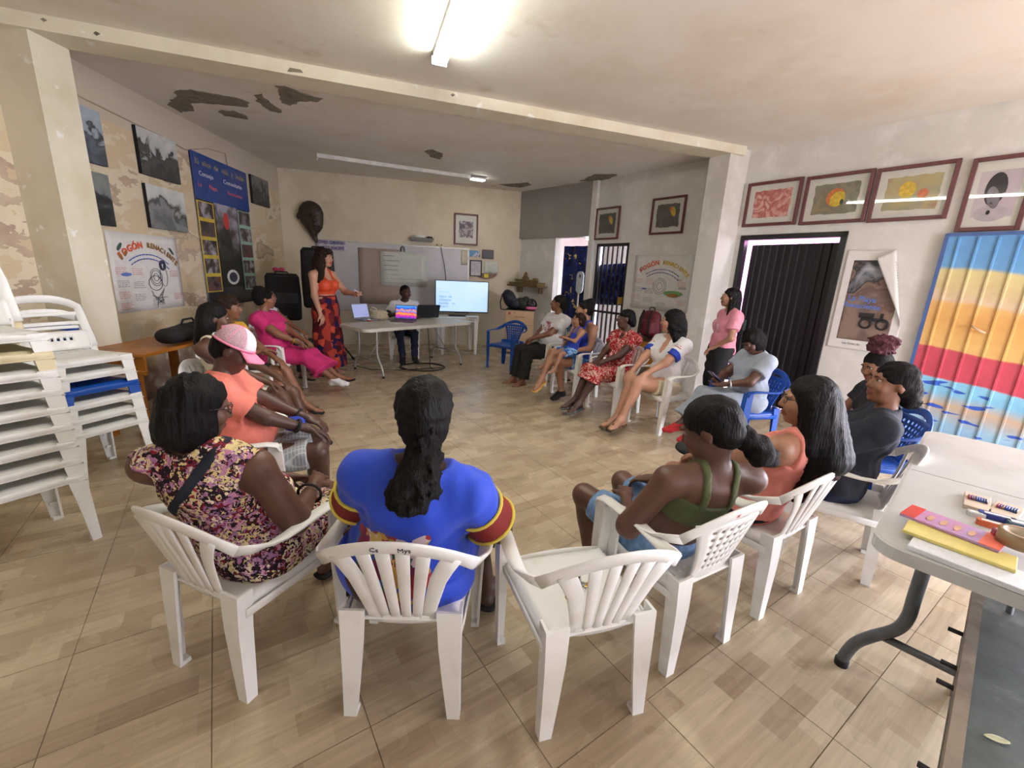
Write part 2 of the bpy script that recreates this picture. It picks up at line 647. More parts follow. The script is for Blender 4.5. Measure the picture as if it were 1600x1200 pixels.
def floor_material():
    """wood-look print of the ceramic tiles: short planks of mixed beige running across the room"""
    m, t, b = nt('plank_print_ceramic')
    L = t.links.new
    g = N(t, 'ShaderNodeNewGeometry')
    mp = N(t, 'ShaderNodeMapping', vector_type='TEXTURE')
    mp.inputs['Rotation'].default_value = (0, 0, TANG)
    L(g.outputs['Position'], mp.inputs['Vector'])
    mp2 = N(t, 'ShaderNodeMapping')
    mp2.inputs['Location'].default_value = (-TU0, -TV0, 0)
    L(mp.outputs['Vector'], mp2.inputs['Vector'])
    br = N(t, 'ShaderNodeTexBrick', offset=.37, offset_frequency=2, squash=1.0)
    br.inputs['Color1'].default_value = rgba(srgb(172, 154, 128))
    br.inputs['Color2'].default_value = rgba(srgb(204, 190, 163))
    br.inputs['Mortar'].default_value = rgba(srgb(186, 170, 146))
    br.inputs['Scale'].default_value = 1.0
    br.inputs['Mortar Size'].default_value = .0006
    br.inputs['Mortar Smooth'].default_value = .3
    br.inputs['Brick Width'].default_value = TU * .62
    br.inputs['Row Height'].default_value = TV / 5
    L(mp2.outputs['Vector'], br.inputs['Vector'])
    # grain along the planks
    mp3 = N(t, 'ShaderNodeMapping')
    mp3.inputs['Scale'].default_value = (1.6, 22.0, 1)
    L(mp2.outputs['Vector'], mp3.inputs['Vector'])
    n = N(t, 'ShaderNodeTexNoise', i_Scale=2.2, i_Detail=6.0, i_Roughness=.6)
    L(mp3.outputs['Vector'], n.inputs['Vector'])
    r = ramp(t, [(.3, (.80, .79, .77)), (.7, (1.08, 1.07, 1.05))])
    L(n.outputs['Fac'], r.inputs['Fac'])
    mu = N(t, 'ShaderNodeMix', data_type='RGBA', blend_type='MULTIPLY')
    mu.inputs['Factor'].default_value = 1.0
    L(br.outputs['Color'], mu.inputs[6])
    L(r.outputs['Color'], mu.inputs[7])
    L(mu.outputs[2], b.inputs['Base Color'])
    n5 = N(t, 'ShaderNodeTexNoise', i_Scale=3.0, i_Detail=3.0)
    L(g.outputs['Position'], n5.inputs['Vector'])
    r6 = ramp(t, [(.3, (.20, .20, .20)), (.7, (.34, .34, .34))])
    L(n5.outputs['Fac'], r6.inputs['Fac'])
    L(r6.outputs['Color'], b.inputs['Roughness'])
    b.inputs['Specular IOR Level'].default_value = .5
    return m


TANG = math.radians(34.3)
TU, TV, TU0, TV0 = .4575, .4475, .745, .748
m_floor = floor_material()
m_grout = mat('floor_grout', srgb(132, 118, 98), .9)

# floor slab with its ceramic tiles
FLOOR_POLY = [LN, RE, KK, BR, BL]
fl = prism([(-3.75, -1.9), (RE[0] + 3.2, -1.9), (RE[0] + 3.2, 2.2), (3.6, 11.5), (-1.0, 11.5), (-4.9, 8.6)], -.12, -.0025).build('floor', m_grout)
tag(fl, 'beige wood-look ceramic tile floor of the meeting room', kind='structure')
_tm = MB()
_tm.box((0, 0, -.004), (TU - .0035, TV - .0035, .008))
tile_me = _tm.mesh('tile')
tile_me.materials.append(m_floor)


def inside(x, y, poly):
    c = False
    n = len(poly)
    for i in range(n):
        (x0, y0), (x1, y1) = poly[i], poly[(i + 1) % n]
        if (y0 > y) != (y1 > y) and x < (x1 - x0) * (y - y0) / (y1 - y0) + x0: c = not c
    return c


_ca, _sa = math.cos(TANG), math.sin(TANG)
_big = [(-4.6, -1.6), (RE[0] - 1.2, -1.6), (3.0, 9.0), (-.2, 10.0), (-4.9, 8.6)]
_cand = []
for i in range(-16, 30):
    for j in range(-22, 26):
        u, v = TU0 + (i + .5) * TU, TV0 + (j + .5) * TV
        x, y = u * _ca - v * _sa, u * _sa + v * _ca
        if inside(x, y, [(-4.75, -1.55), (8.6, -1.55), (1.9, 8.6), (.25, 10.0), (-4.8, 8.75)]):
            _cand.append((x, y))


def seen(x, y):
    d = Vector((x, y, -EYE))
    # depth along the viewing direction, then the frame with a margin
    f = d.dot(cam_dir(0, 0, 1))
    if f < .2: return False
    a, b2 = d.dot(cam_dir(1, 0, 0)) / f * FPX, d.dot(cam_dir(0, 1, 0)) / f * FPX
    return abs(a) < 900 and abs(b2) < 760


_vis = sorted([c for c in _cand if seen(*c)], key=lambda c: c[0] ** 2 + c[1] ** 2)
_near = _vis[:290]
_rest = [c for c in _cand if c not in set(_near)]
for (x, y) in _near:
    o = bpy.data.objects.new('tile', tile_me)
    o.location = (x, y, 0)
    o.rotation_euler = (0, 0, TANG)
    o.parent = fl
    COL.objects.link(o)
_rm = MB()
_R = Matrix.Rotation(TANG, 3, 'Z')
for (x, y) in _rest:
    _rm.box((x, y, -.004), (TU - .0035, TV - .0035, .008), rot=_R)
o = _rm.build('tile_field', m_floor, fl)
o['kind'] = 'stuff'

# walls -------------------------------------------------------------
T = .16
mb = MB()
W_BACK.block(-.3, W_BACK.len + .0, 0, CEIL + .1, -T, 0, mb)
tag(mb.build('wall_back', m_wall_back), 'cream far wall with the whiteboard', kind='structure')
mb = MB()
W_LEFT.block(-.2, W_LEFT.len + .15, 0, CEIL + .1, -T, 0, mb)
tag(mb.build('wall_left', m_wall_left), 'left wall painted with a beige and mauve landscape', kind='structure')

# passage wall, far right
pz = W_PASS.hit(868, 380)[0]
pz1 = W_PASS.len - .07
PTOP = 2.27
mb = MB()
W_PASS.block(0, pz, 0, CEIL + .1, -T, 0, mb)
W_PASS.block(pz, pz1, PTOP, CEIL + .1, -T, 0, mb)
W_PASS.block(pz1, W_PASS.len + .02, 0, CEIL + .1, -T, 0, mb)
tag(mb.build('wall_passage', m_wall_right), 'short white wall with the dark passage opening', kind='structure')
mb = MB()
W_PASS.block(.0, pz1, PTOP, CEIL, 0, .05, mb)
tag(mb.build('trim_4', mat('grey_panel_paint', srgb(150, 146, 140), .8, .04, 3)), 'flat grey panel above the passage', kind='structure')
mb = MB()
W_PASS.block(pz1 - .01, W_PASS.len + .03, 0, CEIL, 0, .06, mb)
tag(mb.build('trim_5', m_wall_right), 'narrow white pilaster beside the barred gate', kind='structure')

# right wall with gate, door and street opening
g0, _ = W_RIGHT.hit(932, 390)
g1, gz = W_RIGHT.hit(984, 379)
g0 = max(g0, .03)
GZ = W_RIGHT.hit(958, 380)[1]
d0, _ = W_RIGHT.hit(1160, 400)
d1, _ = W_RIGHT.hit(1318, 400)
d0 = W_RIGHT.hit(1157, 385)[0]
DZ = W_RIGHT.hit(1240, 365)[1]
mu0 = W_RIGHT.hit(1482, 364)[0]
MZ = W_RIGHT.hit(1540, 366)[1]
mu1 = mu0 + 1.5
op0, op1, OZ = mu1 + .1, mu1 + 2.9, 2.25
mb = MB()
cuts = [(0, g0, 0), (g0, g1, GZ), (g1, d0, 0), (d0, d1, DZ), (d1, op0, 0), (op0, op1, OZ), (op1, W_RIGHT.len, 0)]
for a, b_, z in cuts:
    W_RIGHT.block(a, b_, z, CEIL + .1, -T, 0, mb)
tag(mb.build('wall_right', m_wall_right), 'long white right-hand wall with framed pictures and door', kind='structure')
# front wall behind the viewer with a wide shopfront opening
FO0, FO1, FOZ = 2.4, 3.7, 2.3
mb = MB()
for a, b_, z in [(0, FO0, 0), (FO0, FO1, FOZ), (FO1, W_FRONT.len, 0)]:
    W_FRONT.block(a, b_, z, CEIL + .1, -T, 0, mb)
tag(mb.build('wall_front', m_wall_right), 'white wall behind the viewer with a wide open front', kind='structure')

# ceiling in two bays
BA, BB = Vector((-3.62, 3.58, 0)), Vector((2.56, 5.83, 0))
mb = prism([(-4.9, -1.9), (RE[0] + .3, -1.9), (KK[0] + .4, KK[1] + .3), (.1, 10.0), (-4.9, 8.8)], CEIL, CEIL + .12)
ceil_o = mb.build('ceiling', m_ceiling)
tag(ceil_o, 'stained off-white plaster ceiling with peeling patches', kind='structure')


def plan_box(name, a, b, thick, z0, z1, m, label, side=1):
    d = (b - a).normalized()
    n = Vector((-d.y, d.x, 0)) * side
    q = [a, b, b + n * thick, a + n * thick]
    return tag(prism([(p.x, p.y) for p in q], z0, z1).build(name, m), label, kind='structure')


_bd = (BB - BA).normalized()
plan_box('trim_1', BA - _bd * .4, BB + _bd * .22, .30, 3.1, CEIL + .02, m_pillar, 'cream ceiling beam crossing the room')
mb = prism([(-3.62, 3.60), (-3.62, 3.905), (-4.1, 3.92), (-4.1, 3.60)], 0, 3.1)
tag(mb.build('trim_2', m_pillar), 'chipped cream pillar on the left wall', kind='structure')
_rp = [(2.55, 5.85), (2.40, 6.10), (2.40 + .55, 6.10 + .42), (2.55 + .55, 5.85 + .36)]
tag(prism(_rp, 0, CEIL + .01).build('trim_3', m_wall_right), 'white pillar between the poster and the black door', kind='structure')

# peeled plaster on the ceiling: the exposed concrete hangs a few millimetres lower as ragged scabs
def peel(pts, z=CEIL, seed=0, th=.006):
    rnd = random.Random(seed)
    P = [at_z(x, y, z) for x, y in pts]
    out = []
    n = len(P)
    for i in range(n):
        a, b_ = P[i], P[(i + 1) % n]
        L_ = (b_ - a).length
        k = max(2, int(L_ / .05))
        for j in range(k):
            p = a.lerp(b_, j / k)
            out.append((p.x + rnd.uniform(-.018, .018), p.y + rnd.uniform(-.018, .018)))
    prism(out, z - th, z + .001).build('peeled_patch', m_peel, ceil_o)


peel([(262, 163), (276, 150), (272, 142), (300, 140), (330, 146), (368, 152), (388, 160), (384, 167), (340, 162), (298, 160), (302, 172), (280, 175)], seed=1)
peel([(340, 172), (365, 173), (386, 181), (384, 186), (350, 180)], seed=2)
peel([(398, 148), (410, 147), (420, 160), (440, 172), (438, 177), (420, 172), (402, 158)], seed=3)
peel([(432, 135), (448, 135), (470, 145), (502, 153), (498, 158), (470, 158), (452, 164), (440, 160), (438, 148)], seed=4)
peel([(633, 152), (670, 158), (700, 162), (740, 172), (782, 180), (740, 183), (705, 178), (672, 170)], seed=5)
peel([(662, 236), (676, 233), (692, 240), (688, 249), (676, 246)], seed=6)
peel([(780, 288), (800, 287), (826, 285), (830, 289), (812, 293), (795, 291)], seed=7)
peel([(906, 283), (930, 272), (966, 272), (950, 280), (926, 283)], seed=8)
# chips in the beam face
def beam_chip(pts, seed):
    rnd = random.Random(seed)
    d = (BB - BA).normalized()
    n = Vector((d.y, -d.x, 0))
    V0 = []
    for x, y in pts:
        r = ray(x, y)
        o = Vector((0, 0, EYE))
        t = (BA - o).dot(n) / r.dot(n)
        V0.append(o + r * t)
    k = len(V0)
    mb = MB()
    mb.add([v + n * .004 for v in V0] + [v - n * .004 for v in V0], [tuple(range(k)), tuple(range(k, 2 * k))[::-1]] + [(i, k + i, k + (i + 1) % k, (i + 1) % k) for i in range(k)])
    mb.build('paint_chip', m_peel, bpy.data.objects['trim_1'])


beam_chip([(449, 112), (453, 106), (470, 109), (474, 114)], 1)
beam_chip([(63, 30), (68, 28), (74, 32), (68, 34)], 2)
beam_chip([(146, 52), (150, 49), (157, 53), (151, 56)], 3)
beam_chip([(704, 148), (708, 146), (711, 149), (707, 151)], 4)

# daylight openings
p = W_RIGHT.pt((op0 + op1) / 2, OZ / 2, -.05)
# portal faces -Z local; turn so that it looks along the wall normal
def look_rot(n):
    return n.to_track_quat('-Z', 'Y').to_euler()


portal('doorway_daylight', p, look_rot(W_RIGHT.n), op1 - op0, OZ)
p = W_FRONT.pt((FO0 + FO1) / 2, FOZ / 2, -.05)
portal('shopfront_daylight', p, look_rot(W_FRONT.n), FO1 - FO0, FOZ)
# ground and a pink house front outside the doors
tag(prism([(-9, -8), (16, -8), (16, 12), (8.9, 3), (8.9, -1.95), (-9, -1.95)], -.14, -.06).build('ground_outside', mat('pale_concrete_ground', srgb(205, 200, 195), .9, .1, 3)), 'pale concrete pavement outside', kind='structure')
mb = MB()
W_RIGHT.block(1.4, 5.6, -.1, 3.4, -2.4, -2.2, mb)
tag(mb.build('wall_outside', mat('pink_house_paint', srgb(225, 150, 205), .8)), 'pink painted wall beyond the black door', kind='structure')
mb = MB()
W_PASS.block(-.1, .2, 0, 2.6, -2.2, -.16, mb)
W_PASS.block(.2, 2.6, 0, 2.6, -2.2, -2.05, mb)
W_PASS.block(-.1, 2.6, 2.55, 2.65, -2.2, -.16, mb)
W_RIGHT.block(-1.0, 2.1, 0, 2.6, -1.25, -1.13, mb)
tag(mb.build('wall_corridor', m_wall_right), 'dim white corridor behind the passage and gate', kind='structure')
# ------------------------------------------------------------------ plastic chairs
m_white_pl = blotch('white_chair_plastic', srgb(238, 238, 234), [(srgb(218, 214, 202), 5, .58, .8, 5, 21), (srgb(150, 138, 118), 16, .72, .82, 6, 22)], rough=.42, bump=.04, spec=.5)
m_cream_pl = blotch('yellowed_chair_plastic', srgb(222, 210, 172), [(srgb(196, 180, 140), 5, .5, .8, 5, 23)], rough=.45, bump=.04)
m_blue_pl = blotch('blue_chair_plastic', srgb(20, 78, 168), [(srgb(16, 60, 140), 6, .5, .8, 4, 24)], rough=.4, bump=.03)


def l_section(cx, cy, w, d, t, sx, sy):
    """L-shaped leg section; outer corner at (cx,cy), arms run towards -sx / -sy"""
    return [(cx, cy), (cx - sx * w, cy), (cx - sx * w, cy - sy * t), (cx - sx * t, cy - sy * t), (cx - sx * t, cy - sy * d), (cx, cy - sy * d)]


def leg_mesh(name, pts, sx, sy, ws, ds, t=.011):
    mb = MB()
    secs = []
    for (x, y, z), w, d in zip(pts, ws, ds):
        s = l_section(x, y, w, d, t, sx, sy)
        if sx * sy < 0: s = s[::-1]
        secs.append([Vector((a, b, z)) for a, b in s])
    mb.loft(secs, True, 0, False)
    # closed toe
    x, y, z = pts[-1]
    w, d = ws[-1], ds[-1]
    mb.box((x - sx * w / 2, y - sy * d / 2, .009), (w, d, .018), taper=.96)
    return mb


def finish(mb, name):
    me = mb.mesh(name)
    bm = bmesh.new()
    bm.from_mesh(me)
    bmesh.ops.recalc_face_normals(bm, faces=bm.faces)
    bm.to_mesh(me)
    bm.free()
    return me


SEAT_Z = .405


def back_pt(x, z, bulge=.055):
    """surface of the curved backrest: x across, z height"""
    k = (z - .42)
    return Vector((x, -.205 - k * .30 + bulge * (x / .26) ** 2, z))


def rim_z(a):
    return .632 + .118 * (1 - abs(a) ** 2.0)


def chair_meshes(kind):
    P = []
    arms = kind != 'stack'
    # seat pan: dished, rolled-over edges
    def seat(u, v):
        y = -.205 + .43 * v
        w = .195 + .03 * v
        x = (u * 2 - 1) * w
        e = max(0, abs(u * 2 - 1) - .86) / .14
        f = max(0, v - .9) / .1
        z = SEAT_Z - .014 * (1 - (u * 2 - 1) ** 2) * math.sin(math.pi * min(1, v * 1.1)) - .045 * max(e, f) ** 2 + .004 * v
        x *= 1 + .03 * (max(e, 0)) 
        return (x, y + .012 * f, z)
    holes = None
    if kind in ('stack', 'holes'):
        holes = lambda i, j: (j == 3 and i % 3 == 1 and 3 < i < 25)
    mb = MB()
    mb.grid(seat, 29, 23, .007, skip=holes)
    P.append(('seat', finish(mb, 'seat')))
    # front apron
    mb = MB()
    pts = [(x, .228 + .006 * (1 - (x / .22) ** 2), SEAT_Z - .034 + .012 * (1 - (x / .22) ** 2)) for x in np.linspace(-.215, .215, 9)]
    mb.strip(pts, .038, .008, (0, .25, 1))
    P.append(('apron', finish(mb, 'apron')))
    for s in (-1, 1):
        mb = MB()
        pts = [(s * (.205 + .02 * v), -.19 + .41 * v, SEAT_Z - .045) for v in (0, .3, .6, 1)]
        mb.strip(pts, .04, .008, (s * .2, 0, 1))
        P.append(('side_rail', finish(mb, 'side_rail')))
    # legs
    for s in (-1, 1):
        top = .59 if arms else SEAT_Z - .02
        if arms:
            pts = [(s * .265, .215, .60), (s * .262, .222, .40), (s * .252, .228, .2), (s * .245, .232, 0)]
            mb = leg_mesh('leg', pts, s, 1, [.05, .055, .045, .036], [.062, .07, .055, .042])
        else:
            pts = [(s * .225, .232, .40), (s * .232, .238, .2), (s * .238, .242, 0)]
            mb = leg_mesh('leg', pts, s, 1, [.075, .055, .04], [.075, .055, .042])
        P.append(('leg', finish(mb, 'leg')))
        pts = [(s * .205, -.215, .44), (s * .203, -.222, .3), (s * .203, -.224, .15), (s * .205, -.226, 0)]
        mb = leg_mesh('leg', pts, s, -1, [.085, .075, .06, .045], [.06, .055, .05, .042])
        P.append(('leg', finish(mb, 'leg')))
    if arms:
        # arms and back rim: one flowing band, divided into armrest, rim, armrest
        arm = [((.256, .212, .575), (1, -.3, .1), .046), ((.258, .196, .606), (1, -.15, 0), .052), ((.262, .15, .618), (1, 0, 0), .055), ((.267, .08, .619), (1, 0, 0), .055), ((.272, 0, .615), (1, 0, .06), .054),
               ((.275, -.07, .613), (1, 0, .18), .052), ((.273, -.125, .617), (.9, 0, .45), .051), ((.266, -.175, .629), (.6, -.05, .8), .051)]
        pts = [Vector((-p[0], p[1], p[2])) for p, w, q_ in arm]
        wide = [Vector((-w[0], w[1], w[2])) for p, w, q_ in arm]
        ws = [q_ for p, w, q_ in arm]
        n0 = len(arm)
        for i in range(15):
            a = -.94 + 1.88 * i / 14
            pts.append(back_pt(.262 * a, rim_z(a)))
            ws.append(.052)
            wide.append(Vector((.25 * a * abs(a), -.3, 1)))
        for p, w, q_ in arm[::-1]:
            pts.append(Vector(p)); wide.append(Vector(w)); ws.append(q_)
        M = len(pts)
        for nm_, i0, i1 in (('armrest', 0, n0), ('back_rim', n0, M - n0 - 1), ('armrest', M - n0 - 1, M - 1)):
            mb = MB()
            mb.strip(pts, ws, .014, wide, part=(i0, i1))
            P.append((nm_, finish(mb, nm_)))
        if kind == 'slats':
            for i in range(6):
                a = -1 + 2 * i / 5
                outer = abs(a) > .9
                pts, ws = [], []
                for j in range(7):
                    t = j / 6
                    xt, xb = .155 * a, .088 * a
                    x = xb + (xt - xb) * (t ** 1.15)
                    zt = rim_z(.59 * a) - .02
                    z = .40 + (zt - .40) * t
                    if outer: x += math.copysign(.022 * max(0, t - .72) / .28, a)
                    pts.append(back_pt(x, z))
                    ws.append((.032 + .014 * t) * (1.35 if outer else 1))
                mb = MB()
                mb.strip(pts, ws, .008, Vector((1, 0, 0)))
                P.append(('slat', finish(mb, 'slat')))
            mb = MB()
            mb.strip([back_pt(x, .398) for x in np.linspace(-.112, .112, 7)], .045, .010, Vector((0, -.3, 1)))
            P.append(('lower_rail', finish(mb, 'lower_rail')))
        else:
            nx, nz = 19, 17
            def panel(u, v):
                z = .40 + .305 * v
                w = .115 + .10 * v ** 1.6
                return back_pt((u * 2 - 1) * w, z)
            mb = MB()
            mb.grid(panel, nx, nz, .008, skip=lambda i, j: (i % 2 == 1 and j % 2 == 1 and 1 < i < nx - 3 and 2 < j < nz - 3))
            P.append(('back_panel', finish(mb, 'back_panel')))
    else:
        # armless stacking chair: arched frame with two open horizontal slots
        mb = MB()
        pts, wide = [], []
        for i in range(21):
            t = i / 20
            a = -1 + 2 * t
            k = min(1, (1 - abs(a)) / .42)
            x = math.copysign(.215 - .012 * k, a) if abs(a) > .5 else .203 * (a / .5) * (1 - .0 * abs(a))
            if abs(a) <= .5:
                z = .70 + .06 * (1 - (abs(a) / .5) ** 3)
            else:
                z = .42 + (.70 - .42) * ((1 - abs(a)) / .5)
            p = Vector((x, -.195 - (z - .42) * .28 + .03 * (x / .2) ** 2, z))
            pts.append(p)
            wide.append(Vector((math.copysign(1, a) if abs(a) > .5 else 0, .25, 0 if abs(a) > .5 else 1)))
        mb.strip(pts, .055, .013, wide)
        P.append(('back_frame', finish(mb, 'back_frame')))
        for z in (.59, .655):
            mb = MB()
            mb.strip([(x, -.195 - (z - .42) * .28 + .03 * (x / .2) ** 2, z) for x in np.linspace(-.2, .2, 7)], .026, .009, Vector((0, -.3, 1)))
            P.append(('back_bar', finish(mb, 'back_bar')))
        mb = MB()
        def pan(u, v):
            z = .405 + .13 * v
            x = (u * 2 - 1) * .205
            return Vector((x, -.195 - (z - .42) * .28 + .03 * (x / .2) ** 2, z))
        mb.grid(pan, 25, 7, .008, skip=lambda i, j: (j == 3 and i % 2 == 1 and 3 < i < 21))
        P.append(('back_panel', finish(mb, 'back_panel')))
    return P


CH_MESH = {}


def chair(kind, m, name, x, y, heading, label, group=None, z=0.0, tilt=0.0):
    key = (kind, m.name)
    if key not in CH_MESH:
        L_ = chair_meshes(kind)
        for n, me in L_:
            me.materials.append(m)
        CH_MESH[key] = L_
    e = empty(name, (x, y, z), math.radians(heading - 90), label, 'chair', group)
    if tilt: e.rotation_euler = (tilt, 0, math.radians(heading - 90))
    for n, me in CH_MESH[key]:
        link(n, me, None, e)
    return e


CH = dict(f=(-1.01, 1.49, 69), g=(-.34, 1.41, 91), v=(.28, 1.40, 107), h=(.74, 1.69, 120), i=(1.28, 2.02, 122), j=(1.93, 2.30, 142), k=(2.56, 2.95, 165),
          e=(-1.52, 2.28, 24), d=(-2.28, 3.36, 8), c=(-2.72, 4.15, 2), b=(-2.88, 5.12, 0), a=(-3.28, 5.9, -6),
          l=(.52, 6.32, 213), m=(.85, 5.60, 213), n=(1.24, 5.00, 211), o=(1.62, 4.50, 208), p=(2.26, 4.02, 192))
chair('slats', m_white_pl, 'plastic_armchair', *CH['f'], 'white slatted plastic armchair under the woman in the floral dress')
chair('slats', m_white_pl, 'plastic_armchair', *CH['g'], 'white slatted plastic armchair with pen scribbles under the woman in blue')
e_ch = chair('slats', m_white_pl, 'plastic_armchair', *CH['v'], 'empty white slatted plastic armchair with keys on its seat')
chair('holes', m_white_pl, 'plastic_armchair', *CH['h'], 'white plastic armchair with a perforated back under the woman in olive top')
chair('slats', m_white_pl, 'plastic_armchair', *CH['i'], 'white slatted plastic armchair under the woman in the peach tank top')
chair('slats', m_white_pl, 'plastic_armchair', *CH['j'], 'white plastic armchair under the woman in navy beside the grey table')
chair('holes', m_blue_pl, 'plastic_armchair', *CH['k'], 'blue plastic armchair under the girl with the reddish puff ponytail')
chair('slats', m_white_pl, 'plastic_armchair', *CH['e'], 'white plastic armchair under the person in the pink cap')
chair('slats', m_white_pl, 'plastic_armchair', *CH['d'], 'white plastic armchair under the woman with cream floral shorts')
chair('slats', m_white_pl, 'plastic_armchair', *CH['c'], 'white plastic armchair under the woman in black and yellow')
chair('slats', m_white_pl, 'plastic_armchair', *CH['b'], 'white plastic armchair under the woman in the magenta dress')
chair('slats', m_white_pl, 'plastic_armchair', *CH['a'], 'white plastic armchair hidden behind the woman in the magenta dress')
chair('slats', m_white_pl, 'plastic_armchair', *CH['l'], 'white plastic armchair under the woman in white tee and black trousers')
chair('slats', m_white_pl, 'plastic_armchair', *CH['m'], 'white plastic armchair under the woman holding the child')
chair('slats', m_white_pl, 'plastic_armchair', *CH['n'], 'white plastic armchair under the woman in the red print dress')
chair('slats', m_white_pl, 'plastic_armchair', *CH['o'], 'white plastic armchair under the woman with blue striped sleeves')
chair('holes', m_blue_pl, 'plastic_armchair', *CH['p'], 'blue plastic armchair under the woman in grey looking at her phone')
chair('holes', m_blue_pl, 'plastic_armchair', -.12, 7.18, 240, 'empty blue plastic armchair in front of the filing cabinet')
chair('slats', m_white_pl, 'plastic_armchair', -1.98, 7.62, 290, 'white plastic armchair under the man behind the laptops')

# two stacks by the left pillar
S1 = [m_white_pl, m_white_pl, m_white_pl, m_white_pl, m_white_pl, m_white_pl, m_white_pl, m_cream_pl, m_white_pl]
_ord = ['lowest', 'second from the bottom', 'third from the bottom', 'fourth from the bottom', 'fifth from the bottom', 'sixth from the bottom', 'seventh from the bottom', 'second from the top', 'topmost']
h1 = math.radians(-28)
for k, m in enumerate(S1):
    off = -k * .011
    nm = 'yellowed' if m is m_cream_pl else 'white'
    chair('stack', m, 'stacking_chair', -2.60 + math.cos(h1) * off, 2.02 + math.sin(h1) * off, -28, '%s armless plastic chair, %s of the tall stack nearest the viewer' % (nm, _ord[k]), 'chairs in the taller stack', z=k * .094)
S2 = [m_white_pl, m_white_pl, m_white_pl, m_blue_pl, m_white_pl, m_white_pl]
_or2 = ['lowest', 'second from the bottom', 'third from the bottom', 'fourth from the bottom', 'second from the top', 'topmost']
h2 = math.radians(-18)
for k, m in enumerate(S2):
    off = -k * .011
    nm = 'blue' if m is m_blue_pl else 'white'
    chair('stack', m, 'stacking_chair', -2.98 + math.cos(h2) * off, 2.86 + math.sin(h2) * off, -18, '%s armless plastic chair, %s of the shorter stack by the pillar' % (nm, _or2[k]), 'chairs in the shorter stack', z=k * .094)

# ------------------------------------------------------------------ tables
m_tbl = blotch('grey_plastic_table', srgb(196, 198, 196), [(srgb(178, 180, 176), 4, .5, .75, 5, 31), (srgb(150, 148, 142), 18, .72, .8, 6, 32)], rough=.38, bump=.05)
m_steel = mat('grey_powder_steel', srgb(92, 96, 98), .45, .08, 20, metal=.3)
m_rubber = mat('black_rubber', srgb(22, 22, 22), .8)


def folding_table(name, x, y, heading, L_, Wd, H, label, mtop, mleg, splay=True, r=.022):
    """folding table: long axis along local x"""
    e = empty(name, (x, y, 0), math.radians(heading), label, 'table')
    top = MB()
    top.rbox((0, 0, H - .022), (L_, Wd, .044), r=.09, n=6)
    top.rbox((0, 0, H - .004), (L_ - .02, Wd - .02, .010), r=.085, n=6)
    top.build('tabletop', mtop, e)
    sm = MB()
    sm.box((0, 0, H + .0012), (.004, Wd - .03, .0006))
    sm.build('fold_seam', m_steel, e)
    for s in (-1, 1):
        xl = s * (L_ / 2 - .27)
        for t in (-1, 1):
            pts = [(xl, t * (Wd / 2 - .15), H - .044), (xl, t * (Wd / 2 - .15), H * .62), (xl, t * (Wd / 2 - .15), H * .48), (xl, t * (Wd / 2 - .13), H * .38), (xl, t * (Wd / 2 - .07), H * .27), (xl, t * (Wd / 2 - .03), H * .18), (xl, t * (Wd / 2 - .01), H * .08), (xl, t * (Wd / 2 - .005), .012)]
            q = MB()
            q.tube(smooth_path(pts), r, 12)
            lg = q.build('leg', mleg, e)
            c = MB()
            c.tube([(xl, t * (Wd / 2 - .005), .03), (xl, t * (Wd / 2 - .005), .0)], r * 1.15, 10)
            c.build('rubber_foot', m_rubber, lg)
        q = MB()
        q.tube([(xl, -(Wd / 2 - .085), H * .3), (xl, Wd / 2 - .085, H * .3)], r * .7, 8)
        q.build('crossbar', mleg, e)
        q = MB()
        q.tube([(xl, 0, H * .3), (xl - s * .3, 0, H - .06)], r * .45, 8)
        q.build('brace', mleg, e)
    return e


# big grey table, near right (corner seen at 1368,835)
_c = at_z(1366, 842, .72)
e1 = Vector((.733, .680, 0)).normalized()
e2 = Vector((e1.y, -e1.x, 0))
TC = _c + e1 * .915 + e2 * .38
TABLE_E1, TABLE_E2, TABLE_Z = e1, e2, .72
big_table = folding_table('folding_table', TC.x, TC.y, math.degrees(math.atan2(e1.y, e1.x)), 1.86, .78, .72, 'large grey plastic folding table with papers at the right edge', m_tbl, m_steel)

# presenter's table
_A, _B = Vector((-2.165, 6.25, 0)), Vector((-1.17, 7.435, 0))
_d = (_B - _A).normalized()
PT = (_A + _B) / 2
PTH = math.degrees(math.atan2(_d.y, _d.x))
m_tbl_w = blotch('speckled_white_table', srgb(206, 204, 194), [(srgb(186, 182, 170), 6, .5, .7, 5, 33)], rough=.45, bump=.04)
folding_table('folding_table', PT.x, PT.y, PTH, 2.05, .78, .72, 'white folding table with laptops in front of the man', m_tbl_w, mat('pale_steel', srgb(168, 170, 170), .4, .05, 20, metal=.5), r=.017)

# white plastic side table under the television
e = empty('plastic_table', (-1.12, 8.38, 0), math.radians(16), 'square white plastic table carrying the television', 'table')
q = MB()
q.rbox((0, 0, .69), (.74, .66, .02), r=.05, n=4)
q.build('tabletop', m_white_pl, e)
for sx in (-1, 1):
    q = MB()
    q.box((sx * .36, 0, .655), (.016, .60, .06))
    q.build('apron', m_white_pl, e)
for sy in (-1, 1):
    q = MB()
    q.box((0, sy * .32, .655), (.66, .016, .06))
    q.build('apron', m_white_pl, e)
for sx in (-1, 1):
    for sy in (-1, 1):
        q = leg_mesh('leg', [(sx * .355, sy * .315, .68), (sx * .345, sy * .305, .3), (sx * .335, sy * .295, 0)], sx, sy, [.08, .065, .045], [.08, .065, .045])
        q.build('leg', m_white_pl, e)

